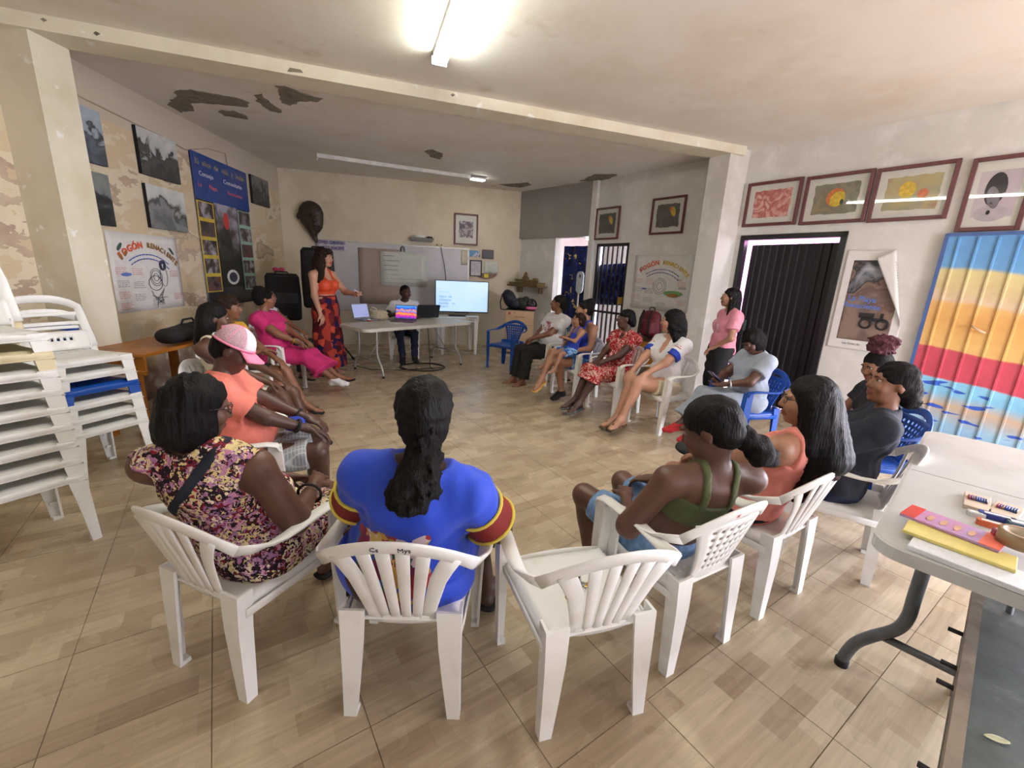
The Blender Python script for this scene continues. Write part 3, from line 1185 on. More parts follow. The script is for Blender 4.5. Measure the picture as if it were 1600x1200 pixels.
# dark slab bench under the grey table
_p0, _p1 = at_z(1527, 918, .45), at_z(1483, 1195, .45)
_bd2 = (_p0 - _p1).normalized()
_bn = Vector((_bd2.y, -_bd2.x, 0))
BC = _p0 - _bd2 * .62 + _bn * .30
ang = math.atan2(_bd2.y, _bd2.x)
e = empty('low_bench', (BC.x, BC.y, 0), ang, 'low bench with a worn dark slate top below the grey table', 'bench')
m_slate = blotch('worn_dark_slate', srgb(88, 98, 97), [(srgb(60, 68, 68), 3, .45, .7, 6, 41), (srgb(140, 146, 144), 5, .55, .75, 8, 42)], rough=.4, bump=.1)
m_wood_grey = blotch('weathered_wood', srgb(138, 126, 112), [(srgb(100, 90, 80), 6, .45, .7, 6, 43)], rough=.8, bump=.3)
m_black_metal = mat('black_painted_metal', srgb(26, 24, 26), .5, .1, 20)
q = MB(); q.box((0, 0, .43), (1.24, .56, .03)); q.build('slate_top', m_slate, e)
q = MB(); q.box((0, .295, .432), (1.26, .03, .045)); q.build('edge_rail', m_wood_grey, e)
q = MB(); q.box((0, .285, .31), (1.2, .02, .17)); q.build('side_board', m_black_metal, e)
for sx in (-1, 1):
    for sy in (-1, 1):
        q = MB(); q.box((sx * .56, sy * .25, .207), (.05, .05, .414)); q.build('leg', m_wood_grey, e)
for k in (-.35, .03, .14, .36):
    q = MB(); q.tube([(k, .29, .38), (k + .005, .345, .375)], .008, 8); q.build('peg', m_black_metal, e)

# ------------------------------------------------------------------ things at the far end
m_lam = blotch('pale_wood_laminate', srgb(206, 176, 140), [(srgb(190, 158, 122), 3, .45, .7, 4, 51)], rough=.5, bump=.02)
m_lam_side = blotch('grey_brown_laminate', srgb(170, 150, 122), [(srgb(150, 130, 104), 3, .45, .7, 4, 52)], rough=.6, bump=.02)
cab = empty('filing_cabinet', (.10, 8.72, 0), math.radians(-3), 'pale wood three-drawer filing cabinet with bags on top', 'cabinet')
CW, CD, CHt = .56, .50, .86
q = MB(); q.box((0, 0, CHt / 2 + .02), (CW, CD, CHt - .04)); q.build('body', m_lam_side, cab)
for k in range(3):
    dr = MB(); dr.box((0, -CD / 2 - .009, .17 + k * .272), (CW - .01, .018, .262))
    d_o = dr.build('drawer', m_lam, cab, bevel=.003)
    hd = MB(); hd.rbox((0, -CD / 2 - .022, .19 + k * .272), (.2, .012, .022), r=.009, axis=1)
    hd.build('handle', mat('brown_handle', srgb(160, 130, 100), .5), d_o)
q = MB(); q.box((0, 0, CHt - .01), (CW + .02, CD + .03, .02)); q.build('top_board', m_lam_side, cab)
m_sticker = mat('red_sticker', srgb(170, 50, 50), .6)
for sx, sz, r in ((-.2, .80, .035), (-.10, .81, .018)):
    q = MB()
    vs = [(0, 0, 0)]
    for k in range(10):
        rr = r if k % 2 == 0 else r * .45
        vs.append((rr * math.cos(math.pi * k / 5 + .5), 0, rr * math.sin(math.pi * k / 5 + .5)))
    q.add([(v[0] + sx, -CD / 2 - .0195, v[2] + sz) for v in vs], [(0, i, i % 10 + 1) for i in range(1, 11)])
    q.build('flower_sticker', m_sticker, cab)

# television
TVM = mat('black_glossy_plastic', srgb(14, 14, 16), .3)
tv = empty('television', (-1.04, 8.42, .70), math.radians(12), 'flat television showing a pale blue slide with dark text', 'television')
q = MB(); q.box((0, 0, .37), (1.02, .035, .60)); q.build('bezel', TVM, tv, bevel=.004)
def screen_mat(name, c0, c1, s, stripes=None):
    m, t, b = nt(name)
    L = t.links.new
    tc = N(t, 'ShaderNodeTexCoord')
    g = N(t, 'ShaderNodeTexNoise', i_Scale=1.2)
    L(tc.outputs['Object'], g.inputs['Vector'])
    r = ramp(t, [(.3, c0), (.7, c1)] if not stripes else stripes)
    L(g.outputs['Fac'], r.inputs['Fac'])
    L(r.outputs['Color'], b.inputs['Base Color'])
    L(r.outputs['Color'], b.inputs['Emission Color'])
    b.inputs['Emission Strength'].default_value = s
    b.inputs['Roughness'].default_value = .3
    return m
m_screen = screen_mat('slide_screen', srgb(168, 205, 240), srgb(200, 224, 248), 1.0)
q = MB(); q.box((0, -.0185, .375), (.99, .002, .565)); scr = q.build('screen', m_screen, tv)
tp = bpy.data.objects.new('slide_text', None); COL.objects.link(tp); tp.parent = tv
tp.location = (0, -.0205, .375); tp.rotation_euler = (math.pi / 2, 0, 0)
m_slide_t = mat('slide_ink', srgb(70, 110, 160), .5, emit=srgb(70, 110, 160), estr=.6)
bpy.data.objects.remove(tp)
for k, (tx, sz) in enumerate((('taller de formación', .022), ('Tipos de', .062), ('violencias', .062), ('basadas en', .062), ('género', .062))):
  xo = -.44
  for wd in tx.split(' '):
    me = text_mesh(wd, sz, align='LEFT')
    o = link('slide_text', me, m_slide_t, tv)
    o.rotation_euler = (math.pi / 2, 0, 0)
    xw = xo
    xo += (len(wd) + .7) * sz * .52
    o.location = (xw, -.0203, .455 - (.0 if k == 0 else .025) - k * .062)
q = MB(); q.box((0, .03, .10), (.3, .05, .08)); q.build('neck', TVM, tv)
q = MB(); q.rbox((0, .02, .01), (.5, .2, .02), r=.03); q.build('stand', TVM, tv)
m_white_dev = mat('white_device_plastic', srgb(220, 222, 222), .4)
sb = empty('router_box', (-.80, 8.06, .70), math.radians(12), 'small white box device below the television', 'device')
q = MB(); q.rbox((0, 0, .025), (.24, .10, .05), r=.02); q.build('case', m_white_dev, sb)
q = MB(); q.box((0, -.051, .02), (.16, .003, .008)); q.build('indicator_strip', m_steel, sb)


def on_table(dx, dy):
    """point on the presenter's table: dx along, dy across"""
    n = Vector((-_d.y, _d.x, 0))
    return PT + _d * dx + n * dy + Vector((0, 0, .723))


def laptop(name, loc, face, scr_m, label, w=.34, open_deg=105, base=None, lid=None):
    e = empty(name, loc, math.radians(face + 90), label, 'laptop')   # screen faces heading
    b = base or mat('silver_laptop', srgb(150, 152, 156), .35, metal=.4)
    q = MB(); q.rbox((0, -.12, .008), (w, .24, .016), r=.012); q.build('keyboard_base', b, e)
    q = MB(); q.box((0, -.10, .0165), (w * .86, .10, .002)); q.build('keyboard', mat('dark_keys', srgb(30, 30, 34), .5), e)
    a = math.radians(open_deg - 90)
    R = Matrix.Rotation(-a, 3, 'X')
    lidm = lid or b
    q = MB(); q.rbox(R @ Vector((0, .004, .125)) + Vector((0, 0, .012)), (w, .008, .235), r=.01, axis=1, rot=R); q.build('lid', lidm, e)
    q = MB(); q.box(R @ Vector((0, -.001, .128)) + Vector((0, 0, .012)), (w * .94, .002, .205), rot=R); q.build('screen', scr_m, e)
    return e


m_scr1 = screen_mat('document_screen', srgb(140, 150, 200), srgb(175, 185, 225), .7)
def carnival():
    m, t, b = nt('carnival_screen')
    L = t.links.new
    tc = N(t, 'ShaderNodeTexCoord')
    sp = N(t, 'ShaderNodeSeparateXYZ')
    L(tc.outputs['Object'], sp.inputs['Vector'])
    n = N(t, 'ShaderNodeTexNoise', i_Scale=22.0, i_Detail=3.0)
    L(tc.outputs['Object'], n.inputs['Vector'])
    ad = N(t, 'ShaderNodeMath', operation='MULTIPLY_ADD')
    L(n.outputs['Fac'], ad.inputs[0]); ad.inputs[1].default_value = .09; L(sp.outputs['Z'], ad.inputs[2])
    mr = N(t, 'ShaderNodeMapRange', n_1=.06, n_2=.27)
    L(ad.outputs[0], mr.inputs[0])
    r = ramp(t, [(0, srgb(120, 200, 90)), (.10, srgb(30, 40, 200)), (.32, srgb(230, 60, 130)), (.42, srgb(250, 170, 60)), (.5, srgb(240, 80, 60)), (.6, srgb(60, 120, 240)), (.75, srgb(230, 150, 90)), (.8, srgb(20, 60, 190)), (1, srgb(70, 150, 240))], 'LINEAR')
    L(mr.outputs[0], r.inputs['Fac'])
    L(r.outputs['Color'], b.inputs['Base Color'])
    L(r.outputs['Color'], b.inputs['Emission Color'])
    b.inputs['Emission Strength'].default_value = 1.0
    return m
m_dark_lap = mat('charcoal_laptop', srgb(34, 36, 42), .45)
def laptop_px(px, py, z, face, *a, **k):
    p = at_z(px, py, z)
    return laptop('laptop', (p.x, p.y, z), face, *a, **k)
LZ = .723
laptop_px(634, 501, LZ, 268, carnival(), 'open laptop with a bright carnival picture on its screen', base=mat('grey_laptop', srgb(84, 88, 96), .4), w=.36)
laptop_px(566, 499, LZ, 330, m_scr1, 'open silver laptop at the left end of the table', w=.32)
laptop_px(668, 497, LZ, 120, m_scr1, 'open charcoal laptop seen from behind beside the television', base=m_dark_lap, w=.40, open_deg=112)
# papers on the table
m_paper = mat('white_paper', srgb(232, 232, 228), .8, .03)
def paper(px, py, z, rot, w, h, label, m=m_paper, th=.002, name='paper_sheet', cat='paper'):
    p = at_z(px, py, z)
    q = MB()
    q.grid(lambda u, v: ((u - .5) * w, (v - .5) * h, th + .004 * math.sin(u * 5) * math.sin(v * 4) ** 2 + .002), 6, 6, th)
    o = q.build(name, m, loc=(p.x, p.y, z), rot=(0, 0, math.radians(rot)))
    return tag(o, label, cat)
paper(688, 497, .722, 30, .34, .26, 'white paper sheets beside the charcoal laptop', th=.006)
paper(712, 493, .7015, 8, .32, .22, 'white paper sheets in front of the television', th=.006)
paper(620, 505, .722, 50, .28, .2, 'pale paper sheet in front of the carnival laptop')
# canvas bag
p = at_z(592, 497, .723)
q = MB()
prof = []
q.grid(lambda u, v: (.17 * math.cos(2 * math.pi * u) * (1 - .35 * v) + .02 * math.sin(9 * u), .10 * math.sin(2 * math.pi * u) * (1 - .3 * v), .12 * v + .018 * math.sin(14 * u + 5 * v) * v), 25, 7, .004)
q.ball((.03, 0, .09), (.13, .08, .045), 12)
q.tube([(-.10, -.03, .11), (-.13, -.05, .15), (-.10, -.07, .18), (-.03, -.06, .16), (.0, -.04, .11)], .012, 8)
tag(q.build('canvas_bag', mat('natural_canvas', srgb(205, 194, 168), .9, .08, 30, bump=.3, bscale=150), loc=p), 'crumpled natural canvas bag on the presenter table', 'bag')
p = at_z(577, 502, .723)
cup = empty('marker_tub', p, 0, 'small red and white tub beside the silver laptop', 'tub')
q = MB(); q.lathe([(.03, 0), (.035, .02)], 14); q.build('tub', mat('red_plastic', srgb(190, 60, 40), .5), cup)
q = MB(); q.lathe([(.036, .02), (.03, .035), (.005, .04)], 14); q.build('lid', m_white_dev, cup)
# cables on the floor
m_cable = mat('black_cable', srgb(24, 22, 22), .6)
q = MB()
pts = []
c0 = at_z(660, 574, .0)
for k in range(60):
    a = k * .32
    r = .34 + .03 * math.sin(k * .7)
    pts.append((c0.x + r * math.cos(a), c0.y + r * .9 * math.sin(a), .008 + .004 * (k % 7) / 7))
pts += [(c0.x - .3, c0.y - .3, .008), (c0.x - .7, c0.y - .35, .008), (c0.x - 1.1, c0.y - .1, .008)]
tag(q.tube(pts, .006, 6).build('power_cable', m_cable), 'coiled black power cable on the floor below the presenter table', 'cable')
q = MB()
a0 = at_z(590, 540, .45)
q.tube([on_table(-.9, .25) + Vector((0, 0, 0)), on_table(-.95, .42) - Vector((0, 0, .05)), on_table(-.9, .55) - Vector((0, 0, .35)), on_table(-.6, .9) - Vector((0, 0, .6)), on_table(-.5, 1.2) - Vector((0, 0, .715))], .006, 6)
tag(q.build('laptop_cable', m_cable), 'black cable dropping from the left end of the presenter table', 'cable')
q = MB()
q.tube([(-1.42, 7.0, .70), (-1.4, 7.02, .4), (-1.38, 7.0, .1), (-1.36, 6.9, .012), (-1.3, 6.75, .01)], .006, 6)
tag(q.build('power_lead', m_cable), 'black lead hanging from the middle of the presenter table', 'cable')

# loudspeakers
def speaker(x, y, z0, heading, label, w=.40, d=.36, h=.68):
    e = empty('loudspeaker', (x, y, z0), math.radians(heading - 90), label, 'speaker')
    q = MB()
    secs = []
    for z, k in ((0, .86), (.03, .96), (h * .5, 1), (h - .05, .95), (h, .82)):
        sec = []
        for (cx, cy, a0_) in ((1, 1, 0), (-1, 1, 90), (-1, -1, 180), (1, -1, 270)):
            for i in range(4):
                a = math.radians(a0_ + 30 * i)
                wy = d / 2
                wx = (w / 2 if cy > 0 else w * .32)
                sec.append(Vector((k * (cx * (wx - .06) + .06 * math.cos(a)), k * (cy * (wy - .06) + .06 * math.sin(a)), z)))
        secs.append(sec)
    q.loft(secs)
    q.build('cabinet', mat('black_speaker_plastic', srgb(20, 20, 22), .55, .1, 40, bump=.2, bscale=300), e)
    g = MB(); g.rbox((0, d / 2 - .012, h * .5), (w * .82, .02, h * .86), r=.05, n=5, axis=1)
    g.build('grille', mat('black_speaker_mesh', srgb(14, 14, 15), .7, .2, 200, bump=.5, bscale=400), e)
    b = MB(); b.box((0, d / 2 + .0, h * .09), (.05, .004, .03)); b.build('badge', m_steel, e)
    hd = MB(); hd.tube([(-w * .2, 0, h - .02), (-w * .16, 0, h + .02), (w * .16, 0, h + .02), (w * .2, 0, h - .02)], .012, 8); hd.build('handle', m_rubber, e)
    return e


def tripod(x, y, top, label, rz=0.0):
    e = empty('speaker_stand', (x, y, 0), rz, label, 'stand')
    q = MB(); q.tube([(0, 0, .12), (0, 0, top)], .018, 10); q.build('pole', m_black_metal, e)
    q = MB(); q.tube([(0, 0, .58), (0, 0, .68)], .03, 10); q.build('collar', m_black_metal, e)
    for k in range(3):
        a = k * 2 * math.pi / 3 + .4
        lg = MB(); lg.tube([(.02 * math.cos(a), .02 * math.sin(a), .64), (.45 * math.cos(a), .45 * math.sin(a), .015)], .013, 8)
        l_o = lg.build('leg', m_black_metal, e)
        f_ = MB(); f_.tube([(.43 * math.cos(a), .43 * math.sin(a), .035), (.46 * math.cos(a), .46 * math.sin(a), .0)], .02, 8); f_.build('rubber_foot', m_rubber, l_o)
    return e


s1 = at_y(500, 442, 7.05)
Z1 = at_y(500, 388, 7.05).z - .92
tripod(s1.x, s1.y, Z1, 'black tripod stand behind the presenter')
speaker(s1.x, s1.y, Z1, 285, 'tall black loudspeaker on a stand right behind the presenter', w=.50, h=.92)
s2 = at_y(442, 455, 6.9)
Z2 = at_y(442, 427, 6.9).z - .72
tripod(s2.x, s2.y, Z2, 'black tripod stand in the far left corner', rz=.5)
speaker(s2.x, s2.y, Z2, 300, 'black loudspeaker in the far left corner with a pink bow on top', w=.50, h=.72)
q = MB()
for a in (-1, 1):
    q.ball((a * .05, 0, .02), (.05, .025, .035), 8)
q.ball((0, 0, .02), .022, 8)
tag(q.build('ribbon_bow', mat('pink_ribbon', srgb(200, 70, 110), .6), loc=(s2.x - .05, s2.y + .02, Z2 + .755)), 'pink ribbon bow on top of the corner loudspeaker', 'bow')

# bags and helmet on the cabinet
m_navy_nylon = mat('navy_nylon', srgb(26, 32, 46), .6, .15, 20, bump=.4, bscale=40)
m_olive = mat('dark_olive_nylon', srgb(40, 40, 34), .7, .15, 20, bump=.5, bscale=30)
CT = CHt + .0
cz = Matrix.Rotation(math.radians(-3), 4, 'Z')
def on_cab(dx, dy, dz=0.0):
    v = cz @ Vector((dx, dy, CT + dz))
    return Vector((.10 + v.x, 8.72 + v.y, v.z))
b1 = empty('rucksack', on_cab(-.12, -.06), math.radians(10), 'navy rucksack slumped on the filing cabinet', 'bag')
q = MB(); q.ball((-.10, 0, .20), (.13, .13, .20), 14, rot=Matrix.Rotation(-.5, 3, 'Y')); q.ball((.02, 0, .11), (.17, .15, .11), 14); q.build('body', m_navy_nylon, b1)
q = MB(); q.tube([(-.15, -.1, .36), (-.27, -.14, .30), (-.31, -.16, .14), (-.29, -.15, .01), (-.2, -.14, -.0), (-.12, -.13, .05)], .012, 8); q.build('strap', m_rubber, b1)
q = MB(); q.ball((-.06, -.09, .2), (.08, .05, .1), 12, rot=Matrix.Rotation(-.5, 3, 'Y')); q.build('pocket', m_navy_nylon, b1)
q = MB(); q.ball((0, 0, .12), (.15, .13, .125), 14); q.ball((.04, -.03, .2), (.08, .09, .07), 12); q.ball((-.06, .03, .16), (.1, .1, .08), 12)
tag(q.build('dark_jacket', m_olive, loc=on_cab(.06, -.08)), 'dark olive jacket heaped between rucksack and helmet', 'jacket')
hm = empty('helmet', on_cab(.21, -.12), math.radians(-60), 'black and pink motorcycle helmet on the filing cabinet', 'helmet')
q = MB(); q.lathe([(.085, 0), (.105, .03), (.118, .09), (.112, .15), (.085, .2), (.045, .225), (.005, .232)], 18); q.build('shell', mat('black_gloss_paint', srgb(18, 18, 20), .2, coat=.5), hm)
q = MB(); q.lathe([(.121, .095), (.124, .12), (.118, .145)], 18); q.build('visor', mat('dark_visor', srgb(8, 8, 10), .1, coat=1.0), hm)
q = MB(); q.lathe([(.108, .02), (.121, .05), (.122, .075)], 18); q.build('pink_band', mat('pink_gloss', srgb(235, 120, 170), .3), hm)
# shelf with straw boxes
sx_, sz_ = W_PASS.hit(822, 440)
m_straw = mat('straw_weave', srgb(120, 100, 62), .9, .25, 60, bump=.6, bscale=120)
m_shelf = mat('rough_shelf_wood', srgb(112, 92, 62), .9, .15, 10, bump=.3)
sh = W_PASS.panel('wall_shelf', .42, 1.31, 0, label='rough wooden wall shelf in the far right corner', cat='shelf')
q = MB(); q.box((0, 0, .16), (.92, .03, .30)); q.build('board', m_shelf, sh)
for s in (-.3, .3):
    q = MB(); q.box((s, -.08, .05), (.03, .13, .10)); q.build('bracket', m_shelf, sh)
for k, (dx, w, h, d, zz, lb) in enumerate(((-.2, .46, .045, .24, .0, 'long flat straw box at the bottom of the shelf pile'), (.2, .42, .06, .24, .0, 'straw box at the right end of the shelf'), (-.02, .50, .05, .2, .062, 'upper straw tray lying across the shelf boxes'))):
    e = W_PASS.panel('straw_box', .42 + dx, 1.326 + zz, .16, roll=0, label=lb, cat='box', group='straw boxes on the corner shelf')
    q = MB(); q.box((0, h / 2, 0), (w, h, d)); q.build('body', m_straw, e, bevel=.006)
    q = MB(); q.box((0, h - .004, 0), (w + .012, .016, d + .012)); q.build('lid', m_straw, e, bevel=.004)
q = MB(); 
for k in range(14):
    q.ball((.07 * math.cos(k * 2.4) * (k / 14), .015 + .1 * (1 - k / 14) * ((k % 3) / 2 + .3), .07 * math.sin(k * 2.4) * (k / 14)), .03, 7)
e = W_PASS.panel('straw_ornament', .36, 1.442, .16, label='knobbly straw ornament on top of the shelf pile', cat='ornament')
q.build('straw_body', m_straw, e)
e = W_PASS.panel('straw_basket', .66, 1.392, .16, label='small round straw basket at the right of the shelf', cat='basket')
q = MB()
q.add([], [])
secs = [[Vector((r * math.cos(2 * math.pi * j / 14), z, r * math.sin(2 * math.pi * j / 14))) for j in range(14)] for r, z in ((.05, 0), (.062, .05), (.055, .085), (.045, .08), (.05, .02))]
q.loft(secs); q.build('basket_body', m_straw, e)
# ------------------------------------------------------------------ people: smooth implicit bodies, meshed by surface nets
class Field:
    def __init__(s, h):
        s.h = h
        s.ops = []
        s.lo = np.array([1e9] * 3)
        s.hi = -s.lo

    def _grow(s, lo, hi):
        s.lo = np.minimum(s.lo, lo)
        s.hi = np.maximum(s.hi, hi)

    # tapered capsule; flat=(A,B) cuts the ends square; side vector + ratio makes it elliptic
    def cone(s, a, b, ra, rb, k=.02, flat=(0, 0), sub=False, u=None, su=1.0):
        a, b = np.array(a, float), np.array(b, float)
        R = max(ra, rb) * max(1.0, su)
        lo, hi = np.minimum(a, b) - R, np.maximum(a, b) + R

        def fn(X, Y, Z):
            d = b - a
            L2 = d @ d + 1e-12
            px, py, pz = X - a[0], Y - a[1], Z - a[2]
            t0 = (px * d[0] + py * d[1] + pz * d[2]) / L2
            t = np.clip(t0, 0, 1)
            qx, qy, qz = px - t * d[0], py - t * d[1], pz - t * d[2]
            if u is not None:
                w = np.array(u, float)
                w = w / np.linalg.norm(w)
                c = qx * w[0] + qy * w[1] + qz * w[2]
                c2 = c * (1 / su - 1)
                qx, qy, qz = qx + c2 * w[0], qy + c2 * w[1], qz + c2 * w[2]
            r = np.sqrt(qx * qx + qy * qy + qz * qz) - (ra + (rb - ra) * t)
            L = math.sqrt(L2)
            if flat[0]: r = np.maximum(r, -t0 * L)
            if flat[1]: r = np.maximum(r, (t0 - 1) * L)
            return r
        s.ops.append((fn, lo, hi, k, sub))
        if not sub: s._grow(lo, hi)
        return s

    def ell(s, c, r, rot=None, k=.02, sub=False):
        c, r = np.array(c, float), np.array(r, float)
        R = float(max(r))
        M = np.array(rot, float).reshape(3, 3) if rot is not None else np.eye(3)

        def fn(X, Y, Z):
            px, py, pz = X - c[0], Y - c[1], Z - c[2]
            q = [(M[0, i] * px + M[1, i] * py + M[2, i] * pz) for i in range(3)]
            k0 = np.sqrt((q[0] / r[0]) ** 2 + (q[1] / r[1]) ** 2 + (q[2] / r[2]) ** 2)
            k1 = np.sqrt((q[0] / r[0] ** 2) ** 2 + (q[1] / r[1] ** 2) ** 2 + (q[2] / r[2] ** 2) ** 2) + 1e-9
            return k0 * (k0 - 1) / k1
        if rot is not None:
            ext = np.sqrt(((M * r[None, :]) ** 2).sum(1))
        else:
            ext = r
        s.ops.append((fn, c - ext, c + ext, k, sub))
        if not sub: s._grow(c - ext, c + ext)
        return s

    def cut(s, p, n):
        """remove everything on the positive side of a plane"""
        p, n = np.array(p, float), np.array(n, float)
        n = n / np.linalg.norm(n)
        s.ops.append((lambda X, Y, Z: (X - p[0]) * n[0] + (Y - p[1]) * n[1] + (Z - p[2]) * n[2], None, None, 0, 'cut'))
        return s

    def noise(s, amp, freq, seed=0, aniso=(1, 1, 1)):
        rs = np.random.RandomState(seed)
        W = rs.randn(6, 3) * freq * np.array(aniso)
        ph = rs.rand(6) * 6.28

        def fn(X, Y, Z):
            o = 0
            for i in range(6):
                o = o + np.sin(X * W[i, 0] + Y * W[i, 1] + Z * W[i, 2] + ph[i])
            return o * (amp / 2.5)
        s.ops.append((fn, None, None, 0, 'noise'))
        return s

    def mesh(s, name):
        h = s.h
        pad = .03
        lo = s.lo - pad
        hi = s.hi + pad
        n = np.ceil((hi - lo) / h).astype(int) + 1
        ax = [(lo[i] + h * np.arange(n[i])).astype(np.float32) for i in range(3)]
        F = np.full(tuple(n), .2, np.float32)
        for fn, a, b, k, sub in s.ops:
            if a is None:
                X, Y, Z = ax[0][:, None, None], ax[1][None, :, None], ax[2][None, None, :]
                if sub == 'cut':
                    F = np.maximum(F, fn(X, Y, Z).astype(np.float32))
                else:
                    m = np.abs(F) < .05
                    if m.any():
                        ii = np.nonzero(m)
                        F[ii] += fn(ax[0][ii[0]], ax[1][ii[1]], ax[2][ii[2]]).astype(np.float32)
                continue
            mg = k + .02
            i0 = np.clip(np.floor((a - mg - lo) / h).astype(int), 0, n - 1)
            i1 = np.clip(np.ceil((b + mg - lo) / h).astype(int) + 1, 1, n)
            if (i1 <= i0).any(): continue
            sl = tuple(slice(i0[i], i1[i]) for i in range(3))
            X, Y, Z = ax[0][sl[0]][:, None, None], ax[1][sl[1]][None, :, None], ax[2][sl[2]][None, None, :]
            d = fn(X, Y, Z).astype(np.float32)
            f = F[sl]
            if sub:
                d = -d
                if k > 0:
                    e = np.maximum(k - np.abs(f - d), 0) / k
                    F[sl] = np.maximum(f, d) + e * e * k * .25
                else:
                    F[sl] = np.maximum(f, d)
            else:
                if k > 0:
                    e = np.maximum(k - np.abs(f - d), 0) / k
                    F[sl] = np.minimum(f, d) - e * e * k * .25
                else:
                    F[sl] = np.minimum(f, d)
        F[0], F[-1] = .2, .2
        F[:, 0], F[:, -1] = .2, .2
        F[:, :, 0], F[:, :, -1] = .2, .2
        return nets(F, lo, h, name)


def nets(F, lo, h, name):
    S = F < 0
    nx, ny, nz = F.shape
    C = np.zeros((nx - 1, ny - 1, nz - 1), np.uint8)
    offs = [(i, j, k) for i in (0, 1) for j in (0, 1) for k in (0, 1)]
    for (i, j, k) in offs:
        C += S[i:nx - 1 + i, j:ny - 1 + j, k:nz - 1 + k]
    act = (C > 0) & (C < 8)
    I = np.nonzero(act)
    nv = len(I[0])
    idx = np.full(act.shape, -1, np.int32)
    idx[I] = np.arange(nv)
    base = np.stack(I, 1).astype(np.float32)
    pos = np.zeros((nv, 3), np.float32)
    cnt = np.zeros(nv, np.float32)
    val = {o: F[I[0] + o[0], I[1] + o[1], I[2] + o[2]] for o in offs}
    for o in offs:
        for axis in range(3):
            if o[axis] == 1: continue
            p = list(o)
            p[axis] = 1
            p = tuple(p)
            fa, fb = val[o], val[p]
            cr = (fa < 0) != (fb < 0)
            t = np.where(cr, fa / np.where(cr, fa - fb, 1), 0)
            q = np.tile(np.array(o, np.float32), (nv, 1))
            q[:, axis] += t
            pos += q * cr[:, None]
            cnt += cr
    V = (base + pos / cnt[:, None]) * h + lo
    quads = []
    for axis in range(3):
        a, b = [(1, 2), (2, 0), (0, 1)][axis]
        sl0 = [slice(None)] * 3
        sl1 = [slice(None)] * 3
        sl0[axis] = slice(0, F.shape[axis] - 1)
        sl1[axis] = slice(1, F.shape[axis])
        A, B = S[tuple(sl0)], S[tuple(sl1)]
        E = np.nonzero(A != B)
        E = np.stack(E, 1)
        ok = (E[:, a] > 0) & (E[:, b] > 0) & (E[:, a] < F.shape[a] - 1) & (E[:, b] < F.shape[b] - 1)
        E = E[ok]
        if len(E) == 0: continue
        q = []
        for da, db in ((1, 1), (0, 1), (0, 0), (1, 0)):
            e = E.copy()
            e[:, a] -= da
            e[:, b] -= db
            q.append(idx[e[:, 0], e[:, 1], e[:, 2]])
        q = np.stack(q, 1)
        flip = ~A[E[:, 0], E[:, 1], E[:, 2]]
        q[flip] = q[flip][:, ::-1]
        quads.append(q)
    Q = np.concatenate(quads) if quads else np.zeros((0, 4), np.int32)
    Q = Q[(Q >= 0).all(1)]
    me = bpy.data.meshes.new(name)
    me.vertices.add(nv)
    me.vertices.foreach_set('co', V.astype(np.float32).ravel())
    me.loops.add(len(Q) * 4)
    me.loops.foreach_set('vertex_index', Q.astype(np.int32).ravel())
    me.polygons.add(len(Q))
    me.polygons.foreach_set('loop_start', np.arange(len(Q), dtype=np.int32) * 4)
    me.polygons.foreach_set('loop_total', np.full(len(Q), 4, np.int32))
    me.polygons.foreach_set('use_smooth', np.ones(len(Q), bool))
    me.update(calc_edges=True)
    return me


def nrm(v):
    v = np.array(v, float)
    return v / (np.linalg.norm(v) + 1e-12)


def rotz(a):
    a = math.radians(a)
    return np.array([[math.cos(a), -math.sin(a), 0], [math.sin(a), math.cos(a), 0], [0, 0, 1.0]])


def rotx(a):
    a = math.radians(a)
    return np.array([[1.0, 0, 0], [0, math.cos(a), -math.sin(a)], [0, math.sin(a), math.cos(a)]])


def roty(a):
    a = math.radians(a)
    return np.array([[math.cos(a), 0, math.sin(a)], [0, 1.0, 0], [-math.sin(a), 0, math.cos(a)]])


def ik(a, c, l1, l2, pole):
    """elbow/knee position between a and c"""
    a, c = np.array(a, float), np.array(c, float)
    d = c - a
    D = np.linalg.norm(d)
    D2 = min(max(D, abs(l1 - l2) + .01), l1 + l2 - .004)
    c = a + d / (D + 1e-9) * D2
    x = (l1 * l1 - l2 * l2 + D2 * D2) / (2 * D2)
    y = math.sqrt(max(0, l1 * l1 - x * x))
    dn = nrm(c - a)
    p = np.array(pole, float)
    p = nrm(p - dn * (p @ dn))
    return a + dn * x + p * y, c


